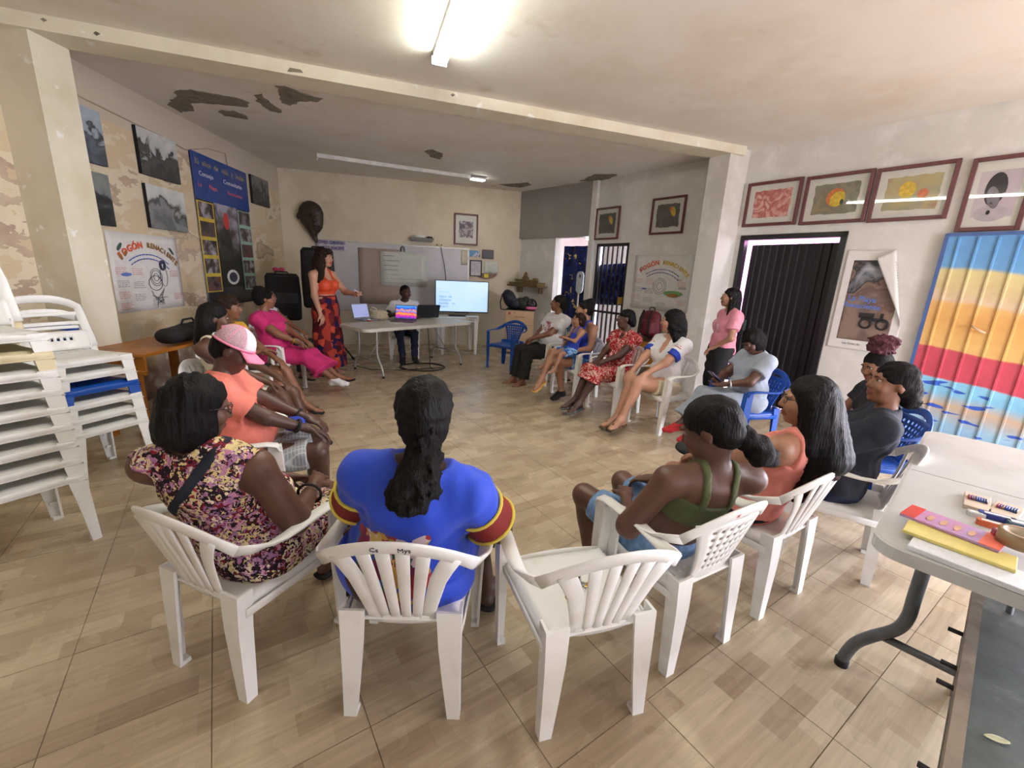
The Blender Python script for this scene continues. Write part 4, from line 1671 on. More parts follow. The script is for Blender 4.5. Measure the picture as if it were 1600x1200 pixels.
class Person:
    """local frame: x to the person's right, y forward, z up; origin on the floor under the pelvis"""

    def __init__(s, x, y, heading, label, s_=.92, g=1.0, hip=None, lean=8, side=0, twist=0, hunch=0, head=(0, 0, 0),
                 slope=.055, handL=None, handR=None, poleL=None, poleR=None, kneeL=None, kneeR=None, footL=None, footR=None, toeL=None, toeR=None,
                 curlL=.5, curlR=.5, palmL=None, palmR=None, skin=None, h=.009, belly=0, bust=1.0, male=False, stand=False, hipx=0.0, hipy=0.0, gripL=None, gripR=None, arm_g=1.0, head_s=1.0, shoulder=1.0, cat='person'):
        s.S, s.g, s.h, s.skin, s.male = s_, g, h, skin, male
        S = s_
        s.bust, s.belly, s.arm_g, s.head_s = bust, belly, arm_g, head_s
        s.root = empty('person', (x, y, 0), math.radians(heading - 90), label, cat)
        hz = hip if hip is not None else (.90 * S if stand else .405 + .072 * S)
        s.hip = np.array([hipx, hipy, hz])
        L_, sd = math.radians(lean), math.radians(side)
        s.spine = nrm([math.sin(sd), -math.sin(L_), math.cos(L_)])
        s.tw = rotz(twist)
        s.right = nrm(s.tw @ np.array([math.cos(sd), 0, -math.sin(sd)]))
        s.fwd = nrm(np.cross(s.spine, s.right))
        s.Rp = np.stack([np.array([1.0, 0, 0]), nrm(np.cross(s.spine, [1.0, 0, 0])), s.spine], 1)
        s.Rt = np.stack([s.right, s.fwd, s.spine], 1)
        s.chest = s.hip + s.spine * .34 * S + s.fwd * hunch * .3
        s.neckb = s.hip + s.spine * .50 * S + s.fwd * hunch
        sw = (.185 if male else .168) * S * shoulder
        s.sh = {}
        for nm, sg in (('L', -1), ('R', 1)):
            s.sh[nm] = s.neckb + s.right * sg * sw - s.spine * slope * S - s.fwd * .005
        s.neckt = s.neckb + nrm(s.spine + s.fwd * .35) * .085 * S
        yaw, pit, rol = head
        s.Rh = s.tw @ rotz(yaw) @ rotx(-pit) @ roty(rol)
        s.head = s.neckt + s.Rh @ np.array([0, .018, .098]) * S * head_s
        # arms
        s.el, s.wr = {}, {}
        for nm, sg, hd, pl in (('L', -1, handL, poleL), ('R', 1, handR, poleR)):
            if hd is None: hd = (sg * .12, .30 * S, hz + .06) if not stand else (sg * .26 * S, .03, .74 * S)
            if pl is None: pl = (sg * .9, -.7, -.4)
            s.el[nm], s.wr[nm] = ik(s.sh[nm], hd, .275 * S, .245 * S, pl)
        # legs
        s.hj, s.kn, s.an, s.toe = {}, {}, {}, {}
        for nm, sg, kn, ft, toe in (('L', -1, kneeL, footL, toeL), ('R', 1, kneeR, footR, toeR)):
            s.hj[nm] = s.hip + np.array([sg * .082 * S, 0.02, -.015 * S])
            if stand:
                an = np.array(ft if ft is not None else (sg * .085, -.02, .075 * S))
                k_, an = ik(s.hj[nm], an, .42 * S, .40 * S, (sg * .1, 1, 0))
                if kn is not None: k_ = np.array(kn)
            else:
                k_ = np.array(kn if kn is not None else (sg * .10, .42 * S, hz - .0))
                d = nrm(k_ - s.hj[nm])
                k_ = s.hj[nm] + d * .41 * S
                an = np.array(ft if ft is not None else (sg * .10, .42 * S + .02, .075))
                d2 = nrm(an - k_)
                an = k_ + d2 * min(.41 * S, np.linalg.norm(an - k_))
            s.kn[nm], s.an[nm] = k_, an
            s.toe[nm] = nrm(np.array(toe if toe is not None else (sg * .15, 1, -.12)))
        s.curl = {'L': curlL, 'R': curlR}
        s.palm = {'L': palmL, 'R': palmR}

    # ---- primitives, inflated by d
    def torso(s, F, d=0.0, k=.05):
        S, g = s.S, s.g
        F.ell(s.hip + s.spine * .01, (.160 * S * g + d, .118 * S * g + d, .115 * S + d), s.Rp, k)
        F.ell(s.hip + s.spine * .15 * S + s.fwd * (.01 + s.belly * .5), (.138 * S * g + d + s.belly * .4, .102 * S * g + d + s.belly, .135 * S + d), s.Rt, k)
        F.ell(s.chest, (.142 * S * (g * .5 + .5) + d, .098 * S * (g * .6 + .4) + d, .150 * S + d), s.Rt, k)
        F.ell(s.neckb - s.spine * .075 * S - s.fwd * .015, (.150 * S * (g * .3 + .7) + d, .072 * S + d, .075 * S + d), s.Rt, k)
        for nm, sg in (('L', -1), ('R', 1)):
            F.cone(s.neckb + s.right * sg * .03 * S + s.spine * .012, s.sh[nm] + s.spine * .012, .042 * S + d, .046 * S * (s.arm_g * .4 + .6) + d, k * .8)
            if not s.male and s.bust > 0:
                F.ell(s.chest - s.spine * .02 * S + s.fwd * .075 * S + s.right * sg * .068 * S, (.066 * S * s.bust + d, .062 * S * s.bust + d, .068 * S * s.bust + d), s.Rt, k * .6)
        return F

    def uparm(s, F, nm, d=0.0, t=1.0, k=.045, flat=0):
        S, g = s.S, s.arm_g
        a, b = s.sh[nm], s.el[nm]
        e = a + (b - a) * t
        ra, rb = .050 * S * (g * .55 + .45), .040 * S * g
        F.cone(a, e, ra + d, ra + (rb - ra) * t + d, k, flat=(0, flat))
        return F

    def forearm(s, F, nm, d=0.0, k=.02, t=1.0, flat=0):
        S, g = s.S, s.arm_g
        a, b = s.el[nm], s.wr[nm]
        F.cone(a, a + (b - a) * t, .039 * S * g + d, .039 * S * g + (.024 * S - .039 * S * g) * t + d, k, flat=(0, flat))
        return F

    def thigh(s, F, nm, d=0.0, t=1.0, k=.04, flat=0):
        S, g = s.S, s.g
        a, b = s.hj[nm], s.kn[nm]
        e = a + (b - a) * t
        ra, rb = .088 * S * g, .056 * S * (g * .5 + .5)
        F.cone(a, e, ra + d, ra + (rb - ra) * t + d, k, flat=(0, flat))
        return F

    def shin(s, F, nm, d=0.0, t=1.0, k=.025, flat=0, rb=None):
        S = s.S
        a, b = s.kn[nm], s.an[nm]
        e = a + (b - a) * t
        ra, r1 = .052 * S * (s.g * .5 + .5), .034 * S
        r2 = (ra + (r1 - ra) * t + d) if rb is None else rb
        F.cone(a, e, ra + d, r2, k, flat=(0, flat))
        if d == 0 and t == 1.0:
            ax = nrm(b - a)
            back = -s.toe[nm] - ax * (-s.toe[nm] @ ax)
            F.ell(a + (b - a) * .33 + nrm(back) * .018 * S, (.044 * S * s.g, .044 * S * s.g, .10 * S), s.axis_rot(ax), k)
        return F

    @staticmethod
    def axis_rot(z):
        z = nrm(z)
        x = nrm(np.cross([0.3, 1, 0.1], z))
        return np.stack([x, np.cross(z, x), z], 1)

    def foot(s, F, nm, d=0.0, k=.02):
        S = s.S
        a, t = s.an[nm], s.toe[nm]
        up = nrm(np.array([0, 0, 1.0]) - t * t[2])
        heel = a - up * .045 * S - t * .025 * S
        ball = a - up * .052 * S + t * .115 * S
        tip = a - up * .056 * S + t * .175 * S
        sd = np.cross(t, up)
        F.cone(a, heel, .034 * S + d, .030 * S + d, k)
        F.cone(a + t * .01, ball, .034 * S + d, .026 * S + d, k, u=sd, su=1.25)
        F.cone(ball, tip, .026 * S + d, .018 * S + d, k, u=sd, su=1.6)
        F.cone(heel, ball, .026 * S + d, .022 * S + d, k)
        return F

    def hand(s, F, nm):
        S = s.S
        w = s.wr[nm]
        ax = nrm(w - s.el[nm])
        sg = -1 if nm == 'L' else 1
        pn = s.palm[nm]
        pn = np.array(pn if pn is not None else (0, .1, -1.0), float)     # palm faces this way
        pn = nrm(pn - ax * (pn @ ax))
        side = nrm(np.cross(ax, pn)) * sg      # thumb side
        side = -side
        c = s.curl[nm]
        palm = w + ax * .048 * S
        F.cone(w, w + ax * .03 * S, .022 * S, .024 * S, .02, u=side, su=1.2)
        F.cone(w + ax * .02 * S, w + ax * .078 * S, .015 * S, .014 * S, .012, u=side, su=2.5)
        for i, (o, ln) in enumerate(((.030, .072), (.010, .080), (-.010, .075), (-.029, .060))):
            ln *= S
            b0 = w + ax * .080 * S + side * o * S
            a1 = c * 50
            a2 = c * 115
            d1 = ax * math.cos(math.radians(a1)) + pn * math.sin(math.radians(a1)) + side * o * 2.0
            d2 = ax * math.cos(math.radians(a2)) + pn * math.sin(math.radians(a2)) + side * o * .6
            m1 = b0 + nrm(d1) * ln * .52
            m2 = m1 + nrm(d2) * ln * .5
            F.cone(b0, m1, .0098 * S, .0090 * S, .006)
            F.cone(m1, m2, .0090 * S, .0072 * S, .003)
        tb = w + ax * .025 * S + side * .028 * S
        t1 = tb + nrm(ax * .7 + side * .75 + pn * (.2 + c * .3)) * .042 * S
        t2 = t1 + nrm(ax * .9 + side * .15 + pn * (.1 + c * .6)) * .034 * S
        F.cone(tb, t1, .013 * S, .0105 * S, .012)
        F.cone(t1, t2, .0105 * S, .008 * S, .004)
        return F

    def headshape(s, F):
        S = s.S * s.head_s
        c, R = s.head, s.Rh
        P = lambda x, y, z: c + R @ (np.array([x, y, z]) * S)
        F.cone(s.neckb - s.spine * .02, s.neckt + s.Rh @ np.array([0, -.005, .035]) * S, .052 * s.S, .047 * s.S, .03)
        F.ell(P(0, -.012, .032), (.074 * S, .094 * S, .084 * S), R, .02)          # cranium
        F.ell(P(0, .028, -.02), (.060 * S, .066 * S, .078 * S), R, .03)            # face
        F.ell(P(0, .040, -.078), (.040 * S, .042 * S, .034 * S), R, .03)           # jaw
        F.ell(P(0, .066, -.098), (.020 * S, .018 * S, .016 * S), R, .02)           # chin
        for sg in (-1, 1):
            F.ell(P(sg * .038, .062, -.03), (.026 * S, .026 * S, .026 * S), R, .02)  # cheek
            F.ell(P(sg * .031, .094, .010), (.018 * S, .016 * S, .011 * S), R, .012, sub=True)   # eye socket
            F.ell(P(sg * .030, .086, .026), (.024 * S, .012 * S, .007 * S), R, .012)  # brow
            F.ell(P(sg * .076, -.012, -.008), (.009 * S, .020 * S, .030 * S), R @ rotx(-12), .008)  # ear
        F.cone(P(0, .090, .012), P(0, .108, -.026), .007 * S, .012 * S, .012)       # nose
        for sg in (-1, 1):
            F.ell(P(sg * .011, .099, -.031), (.009 * S, .010 * S, .008 * S), R, .006)
        F.ell(P(0, .092, -.060), (.024 * S, .010 * S, .0065 * S), R, .006)          # upper lip
        F.ell(P(0, .089, -.071), (.020 * S, .011 * S, .0075 * S), R, .006)          # lower lip
        return F

    def hp(s, x, y, z):
        return s.head + s.Rh @ (np.array([x, y, z]) * s.S * s.head_s)

    def body(s, lips=None, feet=True, skip_legs=False):
        F = Field(s.h)
        s.torso(F)
        for nm in 'LR':
            s.uparm(F, nm)
            s.forearm(F, nm)
            s.hand(F, nm)
            if not skip_legs:
                s.thigh(F, nm)
                s.shin(F, nm)
                if feet: s.foot(F, nm)
        s.headshape(F)
        me = F.mesh('body')
        o = link('body', me, s.skin, s.root)
        if lips is not None:
            me.materials.append(lips)
            n = len(me.polygons)
            cen = np.zeros(n * 3, np.float32)
            me.polygons.foreach_get('center', cen)
            cen = cen.reshape(-1, 3)
            q = (cen - s.head) @ s.Rh / (s.S * s.head_s)
            m = (np.abs(q[:, 0]) < .027) & (q[:, 1] > .07) & (np.abs(q[:, 2] + .065) < .0135)
            me.polygons.foreach_set('material_index', m.astype(np.int32))
        # eyes and brows
        for sg in (-1, 1):
            mb = MB()
            p = s.hp(sg * .031, .0765, .009)
            k = s.S * s.head_s
            mb.ball(p, (.0135 * k, .0115 * k, .0085 * k), 10, rot=Matrix(s.Rh.tolist()))
            eo = mb.build('eye', M_EYE_W, s.root)
            mb = MB()
            p = s.hp(sg * .031, .0838, .009)
            mb.ball(p, (.0066 * k, .0055 * k, .0066 * k), 8)
            mb.build('iris', M_EYE_D, eo)
            mb = MB()
            mb.tube([Vector(s.hp(sg * .014, .097, .026)), Vector(s.hp(sg * .03, .0965, .031)), Vector(s.hp(sg * .048, .085, .026))], [.0028 * k, .0034 * k, .0018 * k], 6)
            mb.build('eyebrow', M_BROW, s.root)
        return o

    def part(s, F, name, m):
        return link(name, F.mesh(name), m, s.root)

    # ---- clothing
    def top(s, name, m, sleeve=.5, d=.011, hem=-.02, neck=(.075, .055), vneck=0.0, loose=0.0):
        F = Field(s.h)
        s.torso(F, d + loose)
        for nm in 'LR':
            if sleeve > 0:
                s.uparm(F, nm, d + .010, t=min(1, sleeve), flat=1)
                if sleeve > 1: s.forearm(F, nm, d + .006, t=sleeve - 1, flat=1)
        F.ell(s.neckb + s.spine * .055 * s.S + s.fwd * .022, (neck[0] * s.S, neck[0] * s.S, neck[1] * s.S), s.Rt, .01, sub=True)
        if vneck: F.ell(s.neckb - s.spine * vneck * .45 * s.S + s.fwd * .12 * s.S, (.045 * s.S, .08 * s.S, vneck * s.S), s.Rt, .01, sub=True)
        if sleeve == 0:
            for nm, sg in (('L', -1), ('R', 1)):
                F.cone(s.sh[nm] + s.right * sg * .012 - s.spine * .02, s.sh[nm] + s.right * sg * .14 - s.spine * .07, .064 * s.S * s.arm_g, .10 * s.S * s.arm_g, .012, sub=True)
        F.cut(s.hip + s.spine * hem * s.S, -s.spine)
        F.noise(s.wr_amp, 26, 3 + int(abs(s.root.location.x) * 10)); F.noise(s.wr_amp * .6, 55, 7)
        return s.part(F, name, m)

    wr_amp = .0042

    def tank(s, name, m, d=.010, hem=-.02, scoop=.09, back=.05, strap=.06, width=.028):
        """sleeveless top: torso cut below the arms plus two straps"""
        S = s.S
        F = Field(s.h)
        s.torso(F, d)
        lvl = s.neckb - s.spine * .115 * S
        F.cut(lvl, s.spine)
        F.cut(s.hip + s.spine * hem * S, -s.spine)
        for sg in (-1, 1):
            F.ell(s.sh['L' if sg < 0 else 'R'] - s.spine * .07 * S, (.035 * S, .09 * S, .05 * S), s.Rt, .01, sub=True)
        o = s.part(F, name, m)
        for sg in (-1, 1):
            G = Field(s.h * .8)
            s.torso(G, d + .001)
            cx = s.neckb + s.right * sg * (strap + .01) * S
            G.cut(cx + s.right * width * S * .5, s.right)
            G.cut(cx - s.right * width * S * .5, -s.right)
            G.cut(lvl - s.spine * .03 * S, -s.spine)
            G.cut(s.neckb + s.spine * .09 * S, s.spine)
            me = G.mesh('strap')
            link('strap', me, m, o)
        return o

    def legs_cloth(s, name, m, t=1.0, d=.010, shin=0.0, flare=None, waist=.06):
        F = Field(s.h)
        F.ell(s.hip + s.spine * .01, (.160 * s.S * s.g + d, .118 * s.S * s.g + d, .115 * s.S + d), s.Rp, .05)
        for nm in 'LR':
            s.thigh(F, nm, d + .002, t=t, flat=1 if shin == 0 else 0)
            if shin > 0: s.shin(F, nm, d, t=shin, flat=1, rb=flare)
        F.cut(s.hip + s.spine * waist * s.S, s.spine)
        F.noise(s.wr_amp, 30, 5)
        return s.part(F, name, m)

    def skirt(s, name, m, t=.85, d=.014, drop=0.0, waist=.08, flare=.0, k=.07):
        """seated skirt: a sheet of cloth over both thighs, optionally falling from the knees"""
        S = s.S
        F = Field(s.h)
        F.ell(s.hip + s.spine * .01, (.160 * S * s.g + d, .118 * S * s.g + d, .115 * S + d), s.Rp, .05)
        ends = {}
        for nm in 'LR':
            s.thigh(F, nm, d, t=t, flat=1 if drop == 0 else 0, k=k)
            ends[nm] = s.hj[nm] + (s.kn[nm] - s.hj[nm]) * t
        mid0, mid1 = (s.hj['L'] + s.hj['R']) / 2, (ends['L'] + ends['R']) / 2
        w = np.linalg.norm(ends['L'] - ends['R']) / 2
        sd = nrm(ends['R'] - ends['L'])
        F.cone(mid0, mid1, .06 * S, .05 * S + d, k, flat=(0, 1 if drop == 0 else 0), u=sd, su=max(1.0, (w) / .06))
        if drop > 0:
            am = (s.an['L'] + s.an['R']) / 2
            km = (s.kn['L'] + s.kn['R']) / 2
            e = km + (am - km) * drop
            F.cone(km, e, .062 * S + d, .07 * S + d + flare, .04, flat=(0, 1), u=sd, su=max(1.2, (w + .05) / .075))
            for nm in 'LR':
                s.shin(F, nm, d + .01, t=drop, flat=1)
        F.cut(s.hip + s.spine * waist * S, s.spine)
        F.noise(s.wr_amp * 1.3, 22, 9)
        return s.part(F, name, m)

    def shoe(s, nm, m, kind='shoe', name='shoe'):
        S = s.S
        F = Field(s.h * .7)
        a, t = s.an[nm], s.toe[nm]
        up = nrm(np.array([0, 0, 1.0]) - t * t[2])
        sd = np.cross(t, up)
        if kind == 'shoe':
            s.foot(F, nm, .008)
            F.cut(a + up * .012 * S, up)
        else:
            F.cone(a - up * .078 * S - t * .05 * S, a - up * .078 * S + t * .19 * S, .014, .014, .01, u=sd, su=3.0)
            b = a - up * .045 * S + t * .11 * S
            F.cone(b + sd * .045 * S - up * .03 * S, b + up * .014 * S, .012, .013, .01, u=t, su=2.0)
            F.cone(b - sd * .045 * S - up * .03 * S, b + up * .014 * S, .012, .013, .01, u=t, su=2.0)
        return s.part(F, name, m)

    # ---- hair
    def hair(s, m, style='short', name='hair', seed=0, curl=.004, extra=(), face=.0, vol=1.0):
        F = Field(s.h * .9)
        S = s.S * s.head_s
        R = s.Rh
        F.ell(s.hp(0, -.020, .042), (.082 * S * vol, .098 * S * vol, .084 * S * vol), R, .02)
        F.ell(s.hp(0, -.062, -.01), (.070 * S * vol, .060 * S * vol, .070 * S), R, .03)
        for e in extra:
            if e[0] == 'ell': F.ell(s.hp(*e[1]), np.array(e[2]) * S, R, .03)
            elif e[0] == 'cone': F.cone(s.hp(*e[1]), s.hp(*e[2]), e[3] * S, e[4] * S, .035, u=R[:, 0] if len(e) > 5 else None, su=e[5] if len(e) > 5 else 1)
            elif e[0] == 'wcone':
                F.cone(s.hp(*e[1]), np.array(e[2]), e[3] * S, e[4] * S, .035, u=s.right if len(e) > 5 else None, su=e[5] if len(e) > 5 else 1)
        # open the face
        F.ell(s.hp(0, .105, -.040 + face), (.068 * S, .075 * S, .092 * S), R, .012, sub=True)
        F.noise(curl, 90 if curl < .007 else 55, seed)
        if curl >= .003: F.noise(curl * .5, 200, seed + 5)
        else: F.noise(min(.0032, curl * 1.4), 110, seed + 5, (1, 1, .12))
        return s.part(F, name, m)


M_EYE_W = mat('eye_white', srgb(176, 160, 148), .35)
M_EYE_D = mat('eye_iris', srgb(24, 14, 10), .2)
M_BROW = mat('eyebrow_hair', srgb(22, 16, 14), .8)


def skin_mat(name, c):
    m, t, b = nt(name)
    L = t.links.new
    tc = N(t, 'ShaderNodeTexCoord')
    n = N(t, 'ShaderNodeTexNoise', i_Scale=9.0, i_Detail=5.0)
    L(tc.outputs['Object'], n.inputs['Vector'])
    r = ramp(t, [(.3, tuple(x * .86 for x in c)), (.7, tuple(min(1, x * 1.12) for x in c))])
    L(n.outputs['Fac'], r.inputs['Fac'])
    L(r.outputs['Color'], b.inputs['Base Color'])
    b.inputs['Roughness'].default_value = .46
    b.inputs['Specular IOR Level'].default_value = .45
    b.inputs['Subsurface Weight'].default_value = .06
    b.inputs['Subsurface Radius'].default_value = (.02, .008, .004)
    n2 = N(t, 'ShaderNodeTexNoise', i_Scale=160.0, i_Detail=3.0)
    L(tc.outputs['Object'], n2.inputs['Vector'])
    bp = N(t, 'ShaderNodeBump', i_Strength=.06, i_Distance=.004)
    L(n2.outputs['Fac'], bp.inputs['Height'])
    L(bp.outputs['Normal'], b.inputs['Normal'])
    MATS[name] = m
    return m


SK_DARK = skin_mat('deep_brown_skin', srgb(92, 62, 48))
SK_DEEP = skin_mat('dark_brown_skin', srgb(76, 52, 42))
SK_MID = skin_mat('brown_skin', srgb(130, 88, 66))
SK_TAN = skin_mat('tan_skin', srgb(158, 114, 90))
SK_LIGHT = skin_mat('light_tan_skin', srgb(186, 140, 116))
M_LIP = mat('lips', srgb(120, 62, 56), .4)
M_LIP_R = mat('red_lips', srgb(176, 50, 50), .35)


def hair_mat(name, c, rough=.45, c2=None):
    rough = min(.85, rough + .22)
    m, t, b = nt(name)
    L = t.links.new
    tc = N(t, 'ShaderNodeTexCoord')
    mp = N(t, 'ShaderNodeMapping')
    mp.inputs['Scale'].default_value = (1, 1, .12)
    L(tc.outputs['Object'], mp.inputs['Vector'])
    n = N(t, 'ShaderNodeTexNoise', i_Scale=130.0, i_Detail=4.0)
    b.inputs['Specular IOR Level'].default_value = .2
    L(mp.outputs['Vector'], n.inputs['Vector'])
    r = ramp(t, [(.35, tuple(x * .6 for x in c)), (.7, c2 or tuple(min(1, x * 1.5) for x in c))])
    L(n.outputs['Fac'], r.inputs['Fac'])
    L(r.outputs['Color'], b.inputs['Base Color'])
    b.inputs['Roughness'].default_value = rough
    bp = N(t, 'ShaderNodeBump', i_Strength=.8, i_Distance=.008)
    L(n.outputs['Fac'], bp.inputs['Height'])
    L(bp.outputs['Normal'], b.inputs['Normal'])
    MATS[name] = m
    return m


H_BLACK = hair_mat('black_hair', srgb(12, 10, 10), .36)
H_SOFT = hair_mat('soft_black_hair', srgb(17, 14, 13), .55)
H_BROWN = hair_mat('dark_brown_hair', srgb(44, 28, 22), .5)
H_RED = hair_mat('burgundy_hair', srgb(84, 48, 55), .7)
H_TIP = hair_mat('black_hair_with_burgundy_tips', srgb(34, 20, 22), .4, srgb(70, 34, 40))
# ------------------------------------------------------------------ fabrics
f_floral = cells('floral_print', [(0, srgb(34, 24, 34)), (.22, srgb(214, 196, 140)), (.38, srgb(120, 30, 44)), (.52, srgb(188, 132, 160)), (.64, srgb(226, 214, 184)), (.78, srgb(60, 34, 40)), (.9, srgb(150, 110, 150))], 34, distort=1.3, second=(11, [(0, srgb(150, 40, 50)), (.3, srgb(176, 118, 160)), (.55, srgb(196, 150, 176)), (.8, srgb(226, 206, 150))], .26))
f_red = cells('red_white_print', [(0, srgb(150, 20, 34)), (.55, srgb(226, 206, 196)), (.72, srgb(168, 30, 44)), (.9, srgb(210, 150, 140))], 42, distort=1.0)
f_patch = cells('patchwork_print', [(0, srgb(160, 58, 44)), (.22, srgb(90, 26, 34)), (.40, srgb(190, 76, 56)), (.52, srgb(30, 24, 66)), (.68, srgb(112, 34, 38)), (.84, srgb(60, 20, 30))], 13, distort=.35, rnd=.5)
f_cream_fl = cells('cream_floral_print', [(0, srgb(228, 222, 198)), (.82, srgb(60, 56, 96)), (.9, srgb(150, 130, 120))], 26, distort=.8)
f_blue_print = cells('blue_tropical_print', [(0, srgb(40, 90, 170)), (.35, srgb(150, 190, 220)), (.55, srgb(20, 50, 120)), (.75, srgb(90, 140, 200))], 30, distort=.9)
f_white = mat('white_cotton', srgb(226, 226, 230), .85, .03, 20, bump=.08, bscale=40)
f_black = mat('black_cotton', srgb(24, 24, 27), .85, .1, 20)
f_navy = mat('navy_cotton', srgb(24, 30, 44), .85, .1, 20, bump=.1, bscale=30)
f_salmon = mat('salmon_cotton', srgb(228, 128, 112), .85, .05, 14, bump=.15, bscale=25)
f_peach = mat('peach_rib_knit', srgb(226, 140, 128), .8, .05, 14, bump=.12, bscale=50)
f_olive = mat('olive_jersey', srgb(84, 92, 58), .85, .05, 20)
f_denim = mat('light_denim', srgb(110, 144, 184), .85, .14, 35, bump=.25, bscale=150)
f_magenta = mat('magenta_jersey', srgb(196, 40, 110), .8, .06, 14, bump=.15, bscale=18)
f_orange = mat('orange_satin', srgb(206, 70, 32), .5, .06, 14, bump=.15, bscale=30)
f_pink = mat('pink_cotton', srgb(214, 140, 156), .85, .05, 14, bump=.12, bscale=25)
f_grey = mat('blue_grey_jersey', srgb(158, 168, 182), .85, .04, 14, bump=.15, bscale=20)
f_jeans = mat('dark_blue_denim', srgb(30, 38, 66), .85, .12, 30)
f_yellow = mat('mustard_cotton', srgb(206, 158, 48), .85, .08, 14)
f_royal = mat('royal_blue_cotton', srgb(34, 62, 170), .8, .05, 14)
f_cream = mat('cream_cotton', srgb(216, 206, 182), .85, .05, 14, bump=.12, bscale=30)


def plaid(name, base, line, n=55):
    m, t, b = nt(name)
    L = t.links.new
    tc = N(t, 'ShaderNodeTexCoord')
    sp = N(t, 'ShaderNodeSeparateXYZ')
    L(tc.outputs['Object'], sp.inputs['Vector'])
    out = None
    for ax in ('X', 'Y'):
        mu = N(t, 'ShaderNodeMath', operation='MULTIPLY')
        mu.inputs[1].default_value = n
        L(sp.outputs[ax], mu.inputs[0])
        fr = N(t, 'ShaderNodeMath', operation='FRACT')
        L(mu.outputs[0], fr.inputs[0])
        lt = N(t, 'ShaderNodeMath', operation='LESS_THAN')
        lt.inputs[1].default_value = .22
        L(fr.outputs[0], lt.inputs[0])
        if out is None: out = lt.outputs[0]
        else:
            mxm = N(t, 'ShaderNodeMath', operation='MAXIMUM')
            L(out, mxm.inputs[0]); L(lt.outputs[0], mxm.inputs[1])
            out = mxm.outputs[0]
    mx = N(t, 'ShaderNodeMix', data_type='RGBA')
    L(out, mx.inputs['Factor'])
    mx.inputs[6].default_value = rgba(base)
    mx.inputs[7].default_value = rgba(line)
    L(mx.outputs[2], b.inputs['Base Color'])
    b.inputs['Roughness'].default_value = .85
    MATS[name] = m
    return m


f_plaid = plaid('grey_check', srgb(142, 146, 152), srgb(184, 188, 190))


def blue_dress():
    """royal blue dress, printed lower back: flowers, swirls and a dark figure"""
    m, t, b = nt('blue_printed_dress')
    L = t.links.new
    tc = N(t, 'ShaderNodeTexCoord')
    sp = N(t, 'ShaderNodeSeparateXYZ')
    L(tc.outputs['Object'], sp.inputs['Vector'])
    n = N(t, 'ShaderNodeTexNoise', i_Scale=14.0, i_Detail=2.0)
    L(tc.outputs['Object'], n.inputs['Vector'])
    mxv = N(t, 'ShaderNodeMix', data_type='VECTOR')
    mxv.inputs['Factor'].default_value = .12
    L(tc.outputs['Object'], mxv.inputs[4]); L(n.outputs['Color'], mxv.inputs[5])
    v = N(t, 'ShaderNodeTexVoronoi', i_Scale=26.0)
    L(mxv.outputs[1], v.inputs['Vector'])
    sc = N(t, 'ShaderNodeSeparateColor')
    L(v.outputs['Color'], sc.inputs['Color'])
    r = ramp(t, [(0, srgb(170, 30, 40)), (.2, srgb(214, 186, 96)), (.36, srgb(60, 100, 176)), (.5, srgb(226, 206, 206)), (.62, srgb(130, 30, 80)), (.76, srgb(40, 90, 60)), (.88, srgb(206, 160, 60))], 'CONSTANT')
    L(sc.outputs[0], r.inputs['Fac'])
    base = rgba(srgb(28, 70, 200))
    # masks
    def band(ax, lo, hi):
        a = N(t, 'ShaderNodeMath', operation='GREATER_THAN'); a.inputs[1].default_value = lo
        c = N(t, 'ShaderNodeMath', operation='LESS_THAN'); c.inputs[1].default_value = hi
        ns = N(t, 'ShaderNodeMath', operation='MULTIPLY_ADD'); ns.inputs[1].default_value = .08
        L(n.outputs['Fac'], ns.inputs[0]); L(sp.outputs[ax], ns.inputs[2])
        L(ns.outputs[0], a.inputs[0]); L(ns.outputs[0], c.inputs[0])
        mm = N(t, 'ShaderNodeMath', operation='MULTIPLY')
        L(a.outputs[0], mm.inputs[0]); L(c.outputs[0], mm.inputs[1])
        return mm.outputs[0]
    def both(a, c):
        mm = N(t, 'ShaderNodeMath', operation='MULTIPLY')
        L(a, mm.inputs[0]); L(c, mm.inputs[1])
        return mm.outputs[0]
    back = N(t, 'ShaderNodeMath', operation='LESS_THAN'); back.inputs[1].default_value = -.02
    L(sp.outputs['Y'], back.inputs[0])
    m1 = both(both(band('X', -.13, .12), band('Z', .40, .745)), back.outputs[0])
    mx = N(t, 'ShaderNodeMix', data_type='RGBA')
    L(m1, mx.inputs['Factor']); mx.inputs[6].default_value = base; L(r.outputs['Color'], mx.inputs[7])
    m2 = both(both(band('X', -.155, -.055), band('Z', .40, .60)), back.outputs[0])
    mx2 = N(t, 'ShaderNodeMix', data_type='RGBA')
    L(m2, mx2.inputs['Factor']); L(mx.outputs[2], mx2.inputs[6]); mx2.inputs[7].default_value = rgba(srgb(58, 24, 26))
    L(mx2.outputs[2], b.inputs['Base Color'])
    b.inputs['Roughness'].default_value = .7
    b.inputs['Sheen Weight'].default_value = .15
    n2 = N(t, 'ShaderNodeTexNoise', i_Scale=11.0, i_Detail=2.0)
    L(tc.outputs['Object'], n2.inputs['Vector'])
    bp = N(t, 'ShaderNodeBump', i_Strength=.25, i_Distance=.02)
    L(n2.outputs['Fac'], bp.inputs['Height']); L(bp.outputs['Normal'], b.inputs['Normal'])
    return m


f_blue = blue_dress()
f_trim = cells('red_yellow_trim', [(0, srgb(140, 30, 30)), (.55, srgb(222, 196, 72)), (.75, srgb(120, 24, 26))], 40, distort=.3)
m_gold = mat('gold_metal', srgb(200, 160, 70), .3, metal=1.0)
m_silver = mat('silver_metal', srgb(200, 200, 205), .3, metal=1.0)


